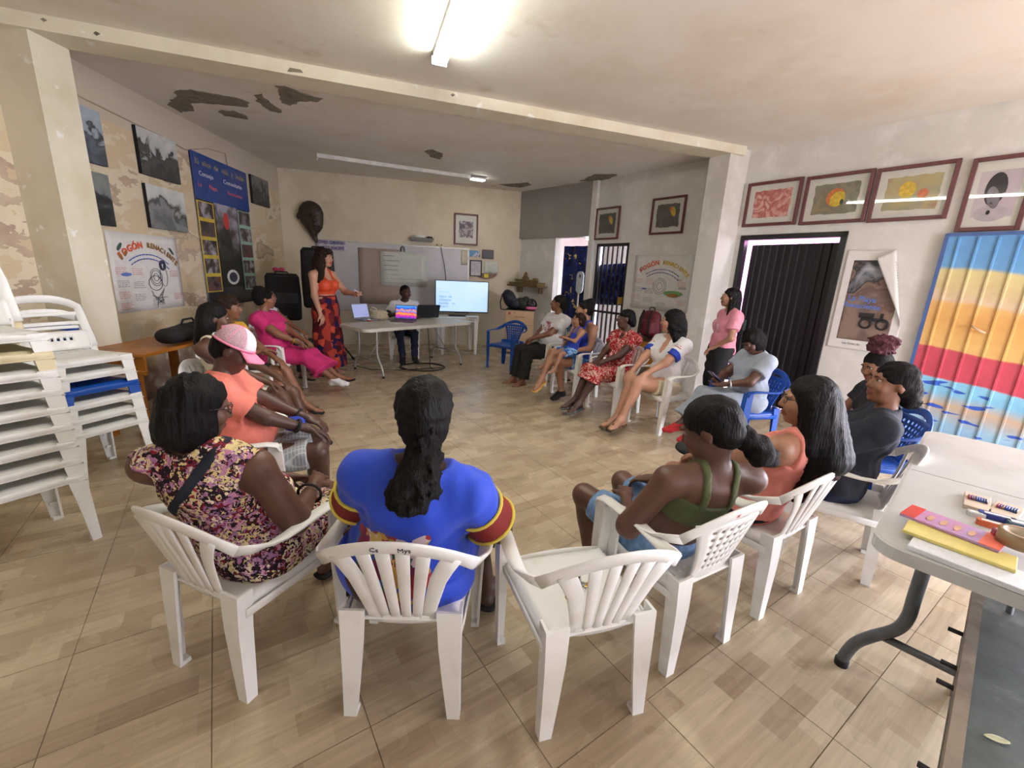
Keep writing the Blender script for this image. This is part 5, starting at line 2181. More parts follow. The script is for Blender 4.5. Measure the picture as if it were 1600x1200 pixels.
def bracelet(P, nm, m, name='bracelet', r=.032, t=.06, w=.006):
    ax = nrm(P.el[nm] - P.wr[nm])
    c = P.wr[nm] + ax * t
    x = nrm(np.cross(ax, [.2, .3, 1]))
    y = np.cross(ax, x)
    mb = MB()
    mb.tube([Vector(c + (x * math.cos(a) + y * math.sin(a)) * r * P.S * P.arm_g) for a in np.linspace(0, 2 * math.pi, 17)[:-1]], w, 8, closed=True)
    return mb.build(name, m, P.root)


def glasses(P, m):
    mb = MB()
    for sg in (-1, 1):
        c = [P.hp(sg * .033 + .024 * math.cos(a), .104 - .01 * abs(math.cos(a)), .006 + .019 * math.sin(a)) for a in np.linspace(0, 2 * math.pi, 15)[:-1]]
        mb.tube([Vector(p) for p in c], .0016, 6, closed=True)
        mb.tube([Vector(P.hp(sg * .056, .094, .012)), Vector(P.hp(sg * .076, .04, .012)), Vector(P.hp(sg * .08, -.02, .004))], .0016, 6)
    mb.tube([Vector(P.hp(-.010, .106, .01)), Vector(P.hp(0, .109, .012)), Vector(P.hp(.010, .106, .01))], .0016, 6)
    return mb.build('glasses', m, P.root)


m_specs = mat('dark_spectacle_frame', srgb(30, 26, 28), .3)


def place(key, dx=0, dy=0):
    x, y, hd = CH[key]
    return x, y, hd


# ---- woman in the floral dress
P = Person(CH['f'][0], CH['f'][1], 60, 'woman in a sleeveless floral dress seen from behind at lower left', s_=.90, g=1.45, arm_g=1.5, lean=20, twist=34, belly=.03, bust=1.2, hipx=-.02, hipy=.02, head=(-46, 14, 0), shoulder=1.2, slope=.07,
           handR=(.08, .24, .64), handL=(-.02, .28, .62), poleR=(.7, -.2, -1), poleL=(-1, -.4, -.6), skin=SK_DARK, h=.008, curlR=.6, curlL=.6, palmR=(-.6, 0, -.8), palmL=(.6, 0, -.8))
P.body(M_LIP)
P.top('dress_top', f_floral, sleeve=0, d=.013, neck=(.09, .06), hem=-.05, loose=.004)
P.skirt('dress_skirt', f_floral, t=.86, d=.02)
P.hair(H_BLACK, curl=.0025, vol=1.1, seed=3, extra=[('ell', (0, -.045, -.055), (.096, .088, .10)), ('ell', (0, -.05, -.10), (.09, .075, .07)), ('ell', (-.054, .0, -.08), (.036, .06, .085)), ('ell', (.054, .0, -.08), (.036, .06, .085))])
glasses(P, m_specs)
bracelet(P, 'R', m_rubber, r=.034)
P.shoe('L', m_rubber, 'flip', 'sandal'); P.shoe('R', m_rubber, 'flip', 'sandal')
G = Field(.008)
P.torso(G, .021)
_n = nrm(P.right * .72 - P.spine * .69)
_c0 = P.chest - P.right * .075
G.cut(_c0 + _n * .018, _n); G.cut(_c0 - _n * .018, -_n); G.cut(P.chest + P.fwd * .10, P.fwd)
P.part(G, 'bag_strap', f_navy)

# ---- woman in the blue dress
P = Person(*place('g'), 'woman in a royal blue dress with red and yellow sleeve trims, back to the viewer', s_=.92, side=9, hipx=-.025, g=1.5, arm_g=1.3, lean=13, bust=1.1, shoulder=1.16, slope=.085, head_s=1.12, head=(6, 14, 0),
           handR=(.31, .20, .47), handL=(-.20, .24, .56), poleR=(.8, -.6, -.3), poleL=(-.7, -.5, -.6), kneeR=(.2, .4, .47), footR=(.29, .30, .07), kneeL=(-.16, .42, .48), skin=SK_DEEP, h=.008)
P.body(M_LIP)
P.top('dress_top', f_blue, sleeve=.42, d=.018, neck=(.105, .06), hem=-.06, loose=.008)
P.skirt('dress_skirt', f_blue, t=.9, d=.03)
for nm in 'LR':
    ax = P.el[nm] - P.sh[nm]
    F = Field(P.h)
    F.cone(P.sh[nm] + ax * .30, P.sh[nm] + ax * .66, .050 * P.S * P.arm_g + .026, .050 * P.S * P.arm_g + .034, .01, flat=(1, 1))
    F.cone(P.sh[nm] + ax * .1, P.sh[nm] + ax * .9, .046 * P.S * P.arm_g + .010, .046 * P.S * P.arm_g + .016, .004, sub=True)
    sl = P.part(F, 'sleeve_trim', mat('brick_red_cotton', srgb(128, 34, 30), .8))
    for t0 in (.30, .66):
        mb = MB()
        axn = nrm(ax); xx = nrm(np.cross(axn, [.3, 1, .2])); yy = np.cross(axn, xx)
        r0 = .050 * P.S * P.arm_g + .027 + (t0 - .3) * .022
        mb.tube([Vector(P.sh[nm] + ax * t0 + (xx * math.cos(a) + yy * math.sin(a)) * r0) for a in np.linspace(0, 6.28, 25)[:-1]], .0065, 6, closed=True)
        mb.build('yellow_piping', mat('yellow_piping_cotton', srgb(222, 200, 80), .8), sl)
P.hair(H_BLACK, curl=.002, seed=5, extra=[('ell', (0, -.03, .02), (.084, .096, .088)), ('ell', (0, -.05, -.05), (.07, .06, .06))])
F = Field(.008)
_b = P.hp(.01, -.075, -.055)
F.cone(_b, P.neckb - P.fwd * .105 + P.right * .015 + P.spine * .03, .046, .062, .02, u=P.right, su=1.05)
F.cone(P.neckb - P.fwd * .105 + P.right * .015 + P.spine * .03, P.chest - P.fwd * .14 + P.spine * .15 + P.right * .0, .062, .062, .03, u=P.right, su=1.1)
F.noise(.006, 70, 11); F.noise(.007, 150, 12)
P.part(F, 'ponytail', H_SOFT)
P.shoe('L', m_rubber, 'flip', 'sandal'); P.shoe('R', m_rubber, 'flip', 'sandal')

# ---- woman in the olive top
P = Person(*place('h'), 'woman in an olive crop top and denim shorts with a low braided bun', s_=.88, g=1.24, arm_g=1.35, twist=-22, lean=27, hip=.44, head_s=1.2, bust=1.1, belly=.012, hipy=.05, head=(40, 24, 0), shoulder=1.2,
           handL=(-.14, .16, .60), handR=(.06, .26, .60), poleL=(-1, -.75, -.5), poleR=(1, -.4, -.4), kneeL=(-.17, .42, .49), kneeR=(.10, .42, .5), skin=SK_DARK, h=.008)
P.body(M_LIP)
P.tank('crop_top', f_olive, hem=.235, strap=.062, width=.03)
P.legs_cloth('shorts', f_denim, t=.80, d=.016, waist=.10)
P.hair(H_BLACK, curl=.0012, seed=8, vol=1.06)
F = Field(.008)
for q, r in (((.02, -.105, -.055), .050), ((.045, -.125, -.085), .056), ((.085, -.12, -.10), .052), ((.03, -.13, -.115), .054), ((.075, -.14, -.135), .048), ((.01, -.11, -.02), .035)):
    F.ell(P.hp(*q), (r * .93, r * .9, r * .85), None, .012)
F.noise(.004, 90, 4)
P.part(F, 'braided_bun', H_SOFT)
P.shoe('L', m_rubber, 'flip', 'sandal'); P.shoe('R', m_rubber, 'flip', 'sandal')

# ---- woman in the peach tank top
P = Person(*place('i'), 'woman in a peach tank top with long black hair and glasses', s_=.90, g=1.3, arm_g=1.5, lean=24, head_s=1.05, bust=1.25, belly=.03, hipy=.03, head=(36, 2, 0), shoulder=1.08,
           handL=(-.10, .34, .60), handR=(.04, .34, .62), poleL=(-1, -.5, -.4), skin=SK_TAN, h=.008)
P.body(M_LIP)
P.tank('tank_top', f_peach, hem=-.06, strap=.085, width=.05, d=.014)
P.legs_cloth('shorts', f_black, t=.7, d=.014, waist=.02)
b2 = P.chest - P.fwd * .135 + P.right * .05
P.hair(H_BLACK, curl=.0012, seed=9, vol=1.05, extra=[('wcone', (0, -.07, -.02), b2 + P.spine * .12, .075, .085, 1.35), ('wcone', (0, -.04, .0), b2 + P.spine * .02, .075, .07, 1.5), ('wcone', (-.05, -.02, -.02), P.neckb + P.right * -.07 - P.fwd * .06, .035, .03)])
F = Field(.008)
F.cone(b2 + P.spine * .07 - P.fwd * .008, b2 - P.spine * .13 + P.right * .02, .062, .045, .03, u=P.right, su=1.6)
F.noise(.004, 70, 2)
P.part(F, 'hair_ends', H_TIP)
glasses(P, m_specs)
P.shoe('L', m_rubber, 'flip', 'sandal'); P.shoe('R', m_rubber, 'flip', 'sandal')
# black bag on her lap
F = Field(.01)
F.ell((0.0, .38, .615), (.12, .10, .035), None, .02)
P_bag = link('lap_bag', F.mesh('lap_bag'), f_black)
P_bag.matrix_world = P.root.matrix_basis
tag(P_bag, 'black cloth bag on the lap of the woman in peach', 'bag')

# ---- woman in navy
P = Person(*place('j'), 'woman in a navy tee with a loose dark bun beside the grey table', s_=.91, g=1.3, arm_g=1.4, lean=18, head_s=1.05, bust=1.2, belly=.03, hipy=.03, head=(26, -6, 0), shoulder=1.1,
           handL=(-.10, .33, .60), handR=(.06, .33, .60), skin=SK_MID, h=.009)
P.body(M_LIP)
P.top('tee', f_navy, sleeve=.65, d=.016, hem=-.10)
P.legs_cloth('trousers', mat('dark_navy_shorts', srgb(18, 28, 58), .85), t=.9, d=.014, waist=.0)
P.hair(H_SOFT, curl=.003, seed=13, vol=1.06, extra=[('ell', (.0, -.11, -.06), (.055, .05, .055)), ('ell', (0, -.10, -.02), (.05, .05, .06)), ('ell', (.01, -.135, -.085), (.04, .036, .04))])
mb = MB()
rs = random.Random(5)
for k in range(14):
    a = P.hp(rs.uniform(-.04, .04), -.13, rs.uniform(-.1, -.02))
    bq = a + np.array([rs.uniform(-.03, .03), rs.uniform(-.07, -.01), rs.uniform(-.09, .03)])
    mb.tube([Vector(a), Vector((a + bq) / 2 + np.array([0, -.015, .012])), Vector(bq)], [.0016, .0013, .0006], 5)
mb.build('loose_strands', H_SOFT, P.root)
P.shoe('L', m_rubber, 'flip', 'sandal'); P.shoe('R', m_rubber, 'flip', 'sandal')

# ---- girl with puff ponytail
P = Person(*place('k'), 'girl with a reddish puff ponytail behind the woman in navy', s_=.86, g=1.0, lean=2, bust=.5, head=(22, 16, 0), skin=SK_MID, h=.009)
P.body(M_LIP)
P.top('tee', f_black, sleeve=.5)
P.legs_cloth('shorts', f_denim, t=.7)
P.hair(H_SOFT, curl=.003, seed=15, vol=1.04)
F = Field(.008)
F.ell(P.hp(.0, -.04, .165), (.075, .075, .06), None, .03)
F.ell(P.hp(.0, -.10, .15), (.06, .06, .055), None, .03)
F.noise(.012, 60, 21); F.noise(.007, 140, 22)
P.part(F, 'puff_ponytail', H_RED)
mb = MB()
mb.tube([Vector(P.hp(.05 * math.cos(a), -.055 + .05 * math.sin(a), .115)) for a in np.linspace(0, 6.28, 13)[:-1]], .009, 8, closed=True)
mb.build('hair_tie', f_white, P.root)
P.shoe('L', m_rubber, 'flip', 'sandal'); P.shoe('R', m_rubber, 'flip', 'sandal')

# ---- person in the pink cap
P = Person(*place('e'), 'person in a pink and white mesh cap and salmon tee looking down', s_=.92, g=1.28, arm_g=1.15, lean=14, belly=.05, bust=.9, hunch=.05, head=(-4, 30, 0),
           handR=(.10, .36, .62), handL=(-.04, .38, .62), poleR=(1, -.4, -.6), skin=SK_DEEP, h=.008, kneeR=(.16, .42, .5), curlR=.4, curlL=.4)
P.body(M_LIP)
P.top('tee', f_salmon, sleeve=.62, d=.016, hem=-.06, loose=.004)
P.legs_cloth('shorts', f_plaid, t=.88, d=.02, waist=.02)
P.hair(H_SOFT, curl=.002, seed=17, vol=.98)
bracelet(P, 'R', m_rubber, 'watch', r=.033, w=.009)
bracelet(P, 'L', m_rubber, r=.032)
cap = empty('baseball_cap', (0, 0, 0), 0, 'pink and white mesh baseball cap on the head of the person in salmon', 'cap')
cap.matrix_world = P.root.matrix_basis
cf = mat('pink_cap_cotton', srgb(238, 140, 170), .8)
cm = mat('pale_mesh', srgb(196, 160, 168), .85, .2, 220, bump=.5, bscale=500)
S = P.S
def capsurf(a, b, r=.105):
    """a: angle around (0 = front), b: 0 rim .. 1 crown"""
    z = math.sin(b * math.pi / 2) * .108 + .012
    q = math.cos(b * math.pi / 2 * .98)
    return Vector(P.hp(.092 * q * math.sin(a), -.012 + .112 * q * math.cos(a), .030 + z))
for nm, a0, a1, m in (('front_panel', -55, 55, f_white), ('mesh_panel', 55, 150, cm), ('mesh_panel', 210, 305, cm), ('back_panel', 150, 210, cm)):
    mb = MB()
    mb.grid(lambda u, v: capsurf(math.radians(a0 + (a1 - a0) * u), (v if nm != 'back_panel' else .38 + .62 * v)), 9, 9, .003)
    mb.build(nm, m, cap)
for a in (-55, 0, 55, 102, 150, 210, 258, 305):
    mb = MB()
    mb.tube([capsurf(math.radians(a), b) + Vector(P.Rh @ np.array([0, 0, .001])) for b in np.linspace(0.0 if abs(a - 180) > 31 else .3, 1, 8)], .0035 if a != 0 else .003, 6)
    mb.build('seam', cf, cap)
mb = MB()
mb.tube([capsurf(math.radians(a), .03) for a in np.linspace(-150, 150, 31)], .007, 6)
mb.build('rim_band', cf, cap)
mb = MB()
mb.tube([capsurf(math.radians(a), .40) for a in np.linspace(150, 210, 9)], .006, 6)
mb.build('back_arch', cf, cap)
mb = MB()
mb.tube([capsurf(math.radians(a), .02) for a in np.linspace(150, 210, 9)], .006, 6)
mb.build('adjuster_strap', f_white, cap)
mb = MB()
mb.grid(lambda u, v: Vector(P.hp(.088 * math.sin((u - .5) * 2.1) * (1 + .02 * v), -.012 + .105 * math.cos((u - .5) * 2.1) + .085 * v * math.cos((u - .5) * 1.5), .040 - .03 * v - .02 * (2 * u - 1) ** 2 * v)), 13, 7, .004)
mb.build('visor', cf, cap)
mb = MB(); mb.ball(capsurf(0, 1), .008, 8); mb.build('button', cf, cap)
# blue pouch in the lap
F = Field(.008); F.ell((.02, .27, .64), (.09, .06, .035), None, .02)
o = link('lap_pouch', F.mesh('lap_pouch'), f_royal); o.matrix_world = P.root.matrix_basis
tag(o, 'royal blue pouch on the lap of the person in the pink cap', 'pouch')
P.shoe('L', m_rubber, 'flip', 'sandal'); P.shoe('R', m_rubber, 'flip', 'sandal')

# ---- woman with cream floral shorts
P = Person(*place('d'), 'woman with sleek black hair and cream floral shorts behind the pink cap', s_=.95, g=1.15, arm_g=1.15, lean=14, bust=1.1, hipy=.02, head=(30, 6, 0),
           handR=(.10, .36, .60), handL=(-.10, .34, .60), footL=(-.10, .55, .075), footR=(.10, .60, .075), kneeR=(.12, .45, .50), skin=SK_DARK, h=.009)
P.body(M_LIP)
P.tank('camisole', f_cream, hem=-.03, strap=.07, width=.02)
P.legs_cloth('shorts', f_cream_fl, t=.55, d=.02, waist=.05)
P.hair(H_BLACK, curl=.001, seed=19, vol=1.07, extra=[('ell', (0, -.05, -.06), (.085, .07, .08)), ('wcone', (0, -.06, -.04), P.neckb - P.fwd * .08, .07, .06, 1.3)])
P.shoe('L', m_rubber, 'flip', 'sandal'); P.shoe('R', m_rubber, 'flip', 'sandal')

# ---- woman in black and yellow
P = Person(*place('c'), 'woman with short brown curls in a mustard top and black skirt', s_=.94, g=1.18, arm_g=1.1, lean=8, bust=1.1, head=(16, 2, 0),
           handR=(.12, .30, .72), handL=(-.08, .34, .60), poleR=(.6, -.2, -1), footL=(-.08, .62, .075), footR=(.12, .66, .075), skin=SK_MID, h=.009)
P.body(M_LIP)
P.top('blouse', f_yellow, sleeve=.35, hem=.0)
P.skirt('skirt', f_black, t=.6)
P.hair(H_BROWN, curl=.007, seed=23, vol=1.12)
P.shoe('L', m_rubber, 'flip', 'sandal'); P.shoe('R', m_rubber, 'flip', 'sandal')

# ---- woman in the magenta dress
P = Person(*place('b'), 'woman in a long magenta dress with her legs stretched out', s_=.97, g=1.25, arm_g=1.2, lean=12, belly=.03, bust=1.2, head=(38, 0, 0),
           handR=(.06, .34, .62), handL=(-.06, .36, .62), poleR=(1, -.4, -.6), kneeL=(-.08, .44, .47), kneeR=(.10, .44, .47), footL=(-.02, .86, .09), footR=(.10, .88, .085), toeR=(.1, 1, .05), toeL=(-.1, 1, .25), skin=SK_MID, h=.010)
P.body(M_LIP)
P.top('dress_top', f_magenta, sleeve=.5, d=.015, hem=-.05, neck=(.085, .06))
P.skirt('dress_skirt', f_magenta, t=.98, d=.02, drop=.62, flare=.05)
P.hair(H_SOFT, curl=.004, seed=25, vol=1.08, extra=[('ell', (0, -.06, .11), (.06, .06, .05)), ('ell', (0, -.07, .03), (.07, .07, .08))])
bracelet(P, 'R', m_gold, 'watch', r=.033, w=.009)
P.shoe('R', f_white, 'shoe', 'white_shoe'); P.shoe('L', m_rubber, 'flip', 'sandal')
mb = MB()
for sg in (-1, 1):
    mb2 = MB()
    c = [Vector(P.hp(sg * .082, -.008 + .014 * math.cos(a), -.05 + .014 * math.sin(a))) for a in np.linspace(0, 6.28, 11)[:-1]]
    mb2.tube(c, .0018, 6, closed=True); mb2.build('earring', m_gold, P.root)

# ---- woman half hidden at the far left
P = Person(*place('a'), 'woman in a white sleeveless top half hidden behind the magenta dress', s_=.92, g=1.1, lean=14, head=(40, 0, 0), handR=(.08, .40, .58), handL=(-.08, .40, .58), skin=SK_MID, h=.011)
P.body(M_LIP)
P.top('white_top', f_white, sleeve=0, d=.013)
P.legs_cloth('trousers', f_black, shin=.95, d=.016, flare=.075)
P.hair(H_SOFT, curl=.004, seed=27)
P.shoe('L', m_rubber, 'flip', 'sandal'); P.shoe('R', m_rubber, 'flip', 'sandal')

# ---- right-hand row
P = Person(*place('l'), 'woman in a white tee and wide black trousers beside the empty blue chair', s_=1.02, g=1.22, arm_g=1.2, lean=16, belly=.04, bust=1.2, head=(-42, -4, 0),
           handR=(.10, .24, .64), handL=(.02, .28, .66), skin=SK_MID, h=.010, footL=(-.08, .50, .075), footR=(.10, .52, .075))
P.body(M_LIP)
P.top('tee', f_white, sleeve=.55, d=.016, hem=-.07)
pk = cells('pink_face_print', [(0, srgb(226, 222, 224)), (.3, srgb(176, 110, 130)), (.6, srgb(206, 160, 176)), (.8, srgb(150, 90, 110))], 40)
G = Field(.009); P.torso(G, .0185)
G.cut(P.chest + P.right * .08, P.right); G.cut(P.chest - P.right * .09, -P.right); G.cut(P.chest + P.spine * .05, P.spine); G.cut(P.chest - P.spine * .12, -P.spine); G.cut(P.chest, -P.fwd)
P.part(G, 'shirt_print', pk)
P.legs_cloth('trousers', f_black, shin=.92, d=.024, flare=.085)
P.hair(H_BLACK, curl=.003, seed=29, extra=[('ell', (0, -.10, .03), (.045, .045, .045)), ('ell', (0, -.09, -.05), (.045, .04, .06))])
P.shoe('L', mat('tan_sandal', srgb(120, 84, 56), .7), 'flip', 'sandal'); P.shoe('R', MATS['tan_sandal'], 'flip', 'sandal')

P = Person(*place('m'), 'woman in a blue top with a child on her lap, legs crossed', s_=.98, g=1.08, arm_g=1.05, lean=10, head=(-38, 2, 0),
           handR=(.0, .26, .66), handL=(-.14, .24, .64), kneeL=(-.10, .40, .50), kneeR=(.02, .40, .60), footR=(-.06, .62, .30), toeR=(-.3, .9, -.4), footL=(-.10, .30, .075), skin=SK_TAN, h=.010)
P.body(M_LIP)
P.tank('top', f_royal, hem=-.03)
P.legs_cloth('shorts', f_blue_print, t=.5, d=.014)
P.hair(H_SOFT, curl=.006, seed=31, extra=[('ell', (0, -.07, .10), (.06, .06, .05)), ('ell', (.02, -.10, .09), (.04, .04, .04))])
sand_y = mat('mustard_sandal', srgb(206, 160, 70), .6)
P.shoe('R', sand_y, 'flip', 'sandal'); P.shoe('L', f_black, 'shoe', 'black_shoe')
mx_, my_, mh_ = CH['m']
_f = Vector((math.cos(math.radians(mh_)), math.sin(math.radians(mh_)), 0)); _l = Vector((-_f.y, _f.x, 0))
cp_ = Vector((mx_, my_, 0)) + _f * .20 + _l * .10
K = Person(cp_.x, cp_.y, mh_ - 10, 'small child in blue on the lap of the woman in blue', s_=.56, g=1.0, hip=.64, lean=16, bust=0, head=(-10, 0, -12), head_s=1.28,
           handR=(.04, .12, .80), handL=(-.03, .13, .81), kneeL=(-.12, .2, .62), kneeR=(.10, .22, .62), footL=(-.14, .30, .44), footR=(.10, .32, .44), skin=SK_TAN, h=.008)
K.body(M_LIP); K.tank('top', f_royal, hem=.0); K.legs_cloth('shorts', f_blue_print, t=.7)
K.hair(H_BROWN, curl=.004, seed=33, vol=1.06, extra=[('ell', (0, -.05, -.05), (.09, .07, .08))])
c2 = at_y(899, 506, 6.35)
K = Person(c2.x, c2.y, 225, 'small child standing behind the woman in the white tee', s_=c2.z / 1.53, stand=True, bust=0, head=(-5, 6, 0), head_s=1.18, skin=SK_LIGHT, h=.009)
K.body(M_LIP); K.top('tee', mat('pale_blue_cotton', srgb(120, 150, 170), .85), sleeve=.5); K.legs_cloth('shorts', f_denim, t=.8)
K.hair(H_BROWN, curl=.004, seed=35, extra=[('ell', (0, -.02, .12), (.05, .05, .045))])
K.shoe('L', m_rubber, 'flip', 'sandal'); K.shoe('R', m_rubber, 'flip', 'sandal')

P = Person(*place('n'), 'woman in a red and white print dress with grey slippers', s_=.93, g=1.12, arm_g=1.05, lean=10, belly=.02, head=(-44, 0, 0),
           handR=(.03, .30, .62), handL=(-.04, .30, .62), kneeL=(-.09, .42, .50), kneeR=(.06, .42, .52), footL=(-.03, .62, .075), footR=(.06, .60, .08), skin=SK_DEEP, h=.009)
P.body(M_LIP)
P.top('dress_top', f_red, sleeve=.45, d=.015, hem=-.05, vneck=.06)
P.skirt('dress_skirt', f_red, t=1.0, d=.02, drop=.28, flare=.02)
P.hair(H_BLACK, curl=.0025, seed=37, extra=[('ell', (0, -.10, -.05), (.04, .04, .05))])
slip = mat('grey_slipper_foam', srgb(84, 90, 96), .7)
P.shoe('L', slip, 'flip', 'slipper'); P.shoe('R', slip, 'flip', 'slipper')

P = Person(*place('o'), 'woman in a white blouse with blue and red striped sleeves and cream shorts', s_=.98, g=1.15, arm_g=1.1, lean=6, bust=1.2, head=(-46, -2, 0),
           handR=(.10, .42, .56), handL=(-.03, .44, .54), poleL=(-1, -.1, -.5), poleR=(1, -.1, -.5), kneeL=(-.06, .42, .53), kneeR=(.05, .42, .52), footL=(-.04, .60, .08), footR=(.06, .56, .08), skin=SK_LIGHT, h=.009)
P.body(M_LIP_R)
P.top('blouse', f_white, sleeve=.62, d=.015, hem=.0, vneck=.12, neck=(.11, .07))
for nm in 'LR':
    for nme, t0, t1, mm in (('blue_cuff', .42, .66, f_royal), ('red_stripe', .20, .24, mat('red_cotton', srgb(190, 40, 50), .85)), ('red_stripe', .28, .32, mat('red_cotton', srgb(190, 40, 50), .85))):
        F = Field(P.h)
        P.uparm(F, nm, .0285, t=t1, flat=1)
        ax = P.el[nm] - P.sh[nm]
        F.cut(P.sh[nm] + ax * t0, -ax)
        P.part(F, nme, mm)
P.legs_cloth('shorts', f_cream, t=.50, d=.022, waist=.06)
mb = MB()
mb.ball(Vector(P.chest + P.fwd * .10 - P.spine * .10 - P.right * .03), (.035, .02, .03), 10); mb.build('coral_flower', mat('coral_cotton', srgb(220, 110, 90), .8), P.root)
P.hair(H_BLACK, curl=.004, seed=39, vol=1.12, extra=[('ell', (0, -.04, -.05), (.10, .085, .09)), ('wcone', (0, -.06, -.04), P.neckb - P.fwd * .07 - P.spine * .05, .085, .075, 1.35), ('wcone', (-.06, -.01, -.03), P.sh['L'] + P.fwd * .03 + P.right * .05 - P.spine * .02, .04, .04)])
snd = cells('spotted_sandal', [(0, srgb(40, 32, 28)), (.5, srgb(120, 96, 70))], 60)
P.shoe('L', snd, 'flip', 'sandal'); P.shoe('R', snd, 'flip', 'sandal')

P = Person(*place('p'), 'woman in a blue-grey outfit and red shoes looking down at her phone', s_=.88, g=1.3, arm_g=1.25, lean=10, belly=.03, bust=1.2, hunch=.04, head=(4, 38, 0),
           handR=(.06, .30, .66), handL=(-.05, .31, .64), poleL=(-1, -.5, -.6), poleR=(1, -.5, -.6), palmL=(.3, .2, 1), palmR=(-.6, .2, .6), kneeL=(-.12, .44, .50), kneeR=(.12, .44, .50), footL=(-.10, .66, .075), footR=(.10, .68, .075), skin=SK_DARK, h=.009)
P.body(M_LIP)
P.top('tee', f_grey, sleeve=.55, d=.017, hem=-.04)
P.skirt('long_skirt', f_grey, t=1.0, d=.022, drop=.78, flare=.04)
P.hair(H_SOFT, curl=.007, seed=41, vol=1.16, extra=[('ell', (0, -.05, -.04), (.095, .08, .08)), ('ell', (-.055, .0, -.05), (.034, .05, .06)), ('ell', (.055, .0, -.05), (.034, .05, .06))])
rs_ = mat('red_shoe_canvas', srgb(190, 36, 44), .7)
P.shoe('L', rs_, 'shoe', 'red_shoe'); P.shoe('R', rs_, 'shoe', 'red_shoe')
bracelet(P, 'L', m_silver, 'watch', r=.033, w=.008)
ph = MB(); ph.rbox((0, 0, 0), (.075, .15, .009), r=.012)
po = ph.build('phone', mat('phone_case', srgb(60, 50, 90), .3))
sc_ = MB(); sc_.box((0, 0, .005), (.067, .14, .001)); so = sc_.build('phone_screen', screen_mat('phone_glow', srgb(120, 110, 220), srgb(170, 170, 240), .8), po)
po.matrix_world = P.root.matrix_basis @ Matrix.Translation(Vector((.0, .375, .705))) @ Matrix.Rotation(math.radians(38), 4, 'X')
tag(po, 'smartphone in the hands of the woman in blue-grey', 'phone')

# ---- standing woman in pink
P = Person(2.42, 4.98, 178, 'standing woman in a pink tee and dark trousers beside the black door', s_=.885, g=1.16, arm_g=1.05, stand=True, lean=4, belly=.01, bust=1.1, head=(-20, -4, 0),
           handL=(-.10, .14, .84), handR=(.28, .02, .72), poleL=(-1, -.4, -.2), skin=SK_TAN, h=.009)
P.body(M_LIP)
P.top('tee', f_pink, sleeve=.6, d=.015, hem=-.03)
prn = cells('white_script_print', [(0, srgb(214, 140, 156)), (.6, srgb(236, 226, 228)), (.8, srgb(214, 140, 156))], 60, stretch=(.5, .5, 2))
G = Field(.009); P.torso(G, .0175)
G.cut(P.chest + P.right * .085, P.right); G.cut(P.chest - P.right * .085, -P.right); G.cut(P.chest + P.spine * .06, P.spine); G.cut(P.chest - P.spine * .10, -P.spine); G.cut(P.chest, -P.fwd)
P.part(G, 'shirt_print', prn)
P.legs_cloth('trousers', f_black, shin=.95, d=.014)
P.hair(H_BLACK, curl=.002, seed=43, vol=1.06, extra=[('wcone', (0, -.06, -.03), P.neckb - P.fwd * .06 - P.spine * .05, .065, .06, 1.2), ('wcone', (-.05, -.03, -.04), P.sh['L'] + P.right * .06 + P.fwd * .06 - P.spine * .10, .035, .03)])
P.shoe('L', f_black, 'shoe', 'black_shoe'); P.shoe('R', f_black, 'shoe', 'black_shoe')

# ---- presenter
P = Person(-2.72, 6.22, 340, 'standing presenter in an orange crop top and long patchwork skirt', s_=1.04, g=1.12, arm_g=1.1, stand=True, lean=2, bust=1.25, head=(14, 0, 0),
           handR=(.22, .12, .80), handL=(-.16, .40, 1.16), poleR=(1, -.5, 0), poleL=(-.6, -.2, -1), palmL=(.6, .3, .6), skin=SK_LIGHT, h=.009, curlL=.7)
P.body(M_LIP_R)
P.tank('crop_top', f_orange, hem=.20, strap=.07, width=.03, d=.014)
S = P.S
F = Field(.010)
F.cone(P.hip + np.array([0, 0, .20 * S]), P.hip + np.array([0, 0, -.02]), .118 * S, .142 * S, .05, u=[1, 0, 0], su=1.28)
F.cone(P.hip + np.array([0, 0, -.02]), (0, .02, .10), .142 * S, .21, .06, flat=(0, 1), u=[1, 0, 0], su=1.28)
F.cut(P.hip + np.array([0, 0, .185 * S]), (0, 0, 1))
F.noise(.006, 14, 6)
P.part(F, 'long_skirt', f_patch)
mb = MB(); mb.tube([Vector((.122 * 1.28 * S * math.cos(a), .122 * S * math.sin(a) + P.hip[1], P.hip[2] + .180 * S)) for a in np.linspace(0, 6.28, 25)[:-1]], .010, 6, closed=True); mb.build('waistband', mat('maroon_band', srgb(110, 36, 40), .8), P.root)
P.hair(H_BROWN, curl=.007, seed=45, vol=1.12, extra=[('ell', (0, -.05, -.05), (.10, .085, .09)), ('wcone', (0, -.06, -.05), P.neckb - P.fwd * .07 - P.spine * .10, .08, .07, 1.5), ('wcone', (.06, 0, -.05), P.sh['R'] - P.right * .05 + P.fwd * .06 - P.spine * .08, .045, .045)])
P.shoe('L', m_rubber, 'flip', 'sandal'); P.shoe('R', m_rubber, 'flip', 'sandal')
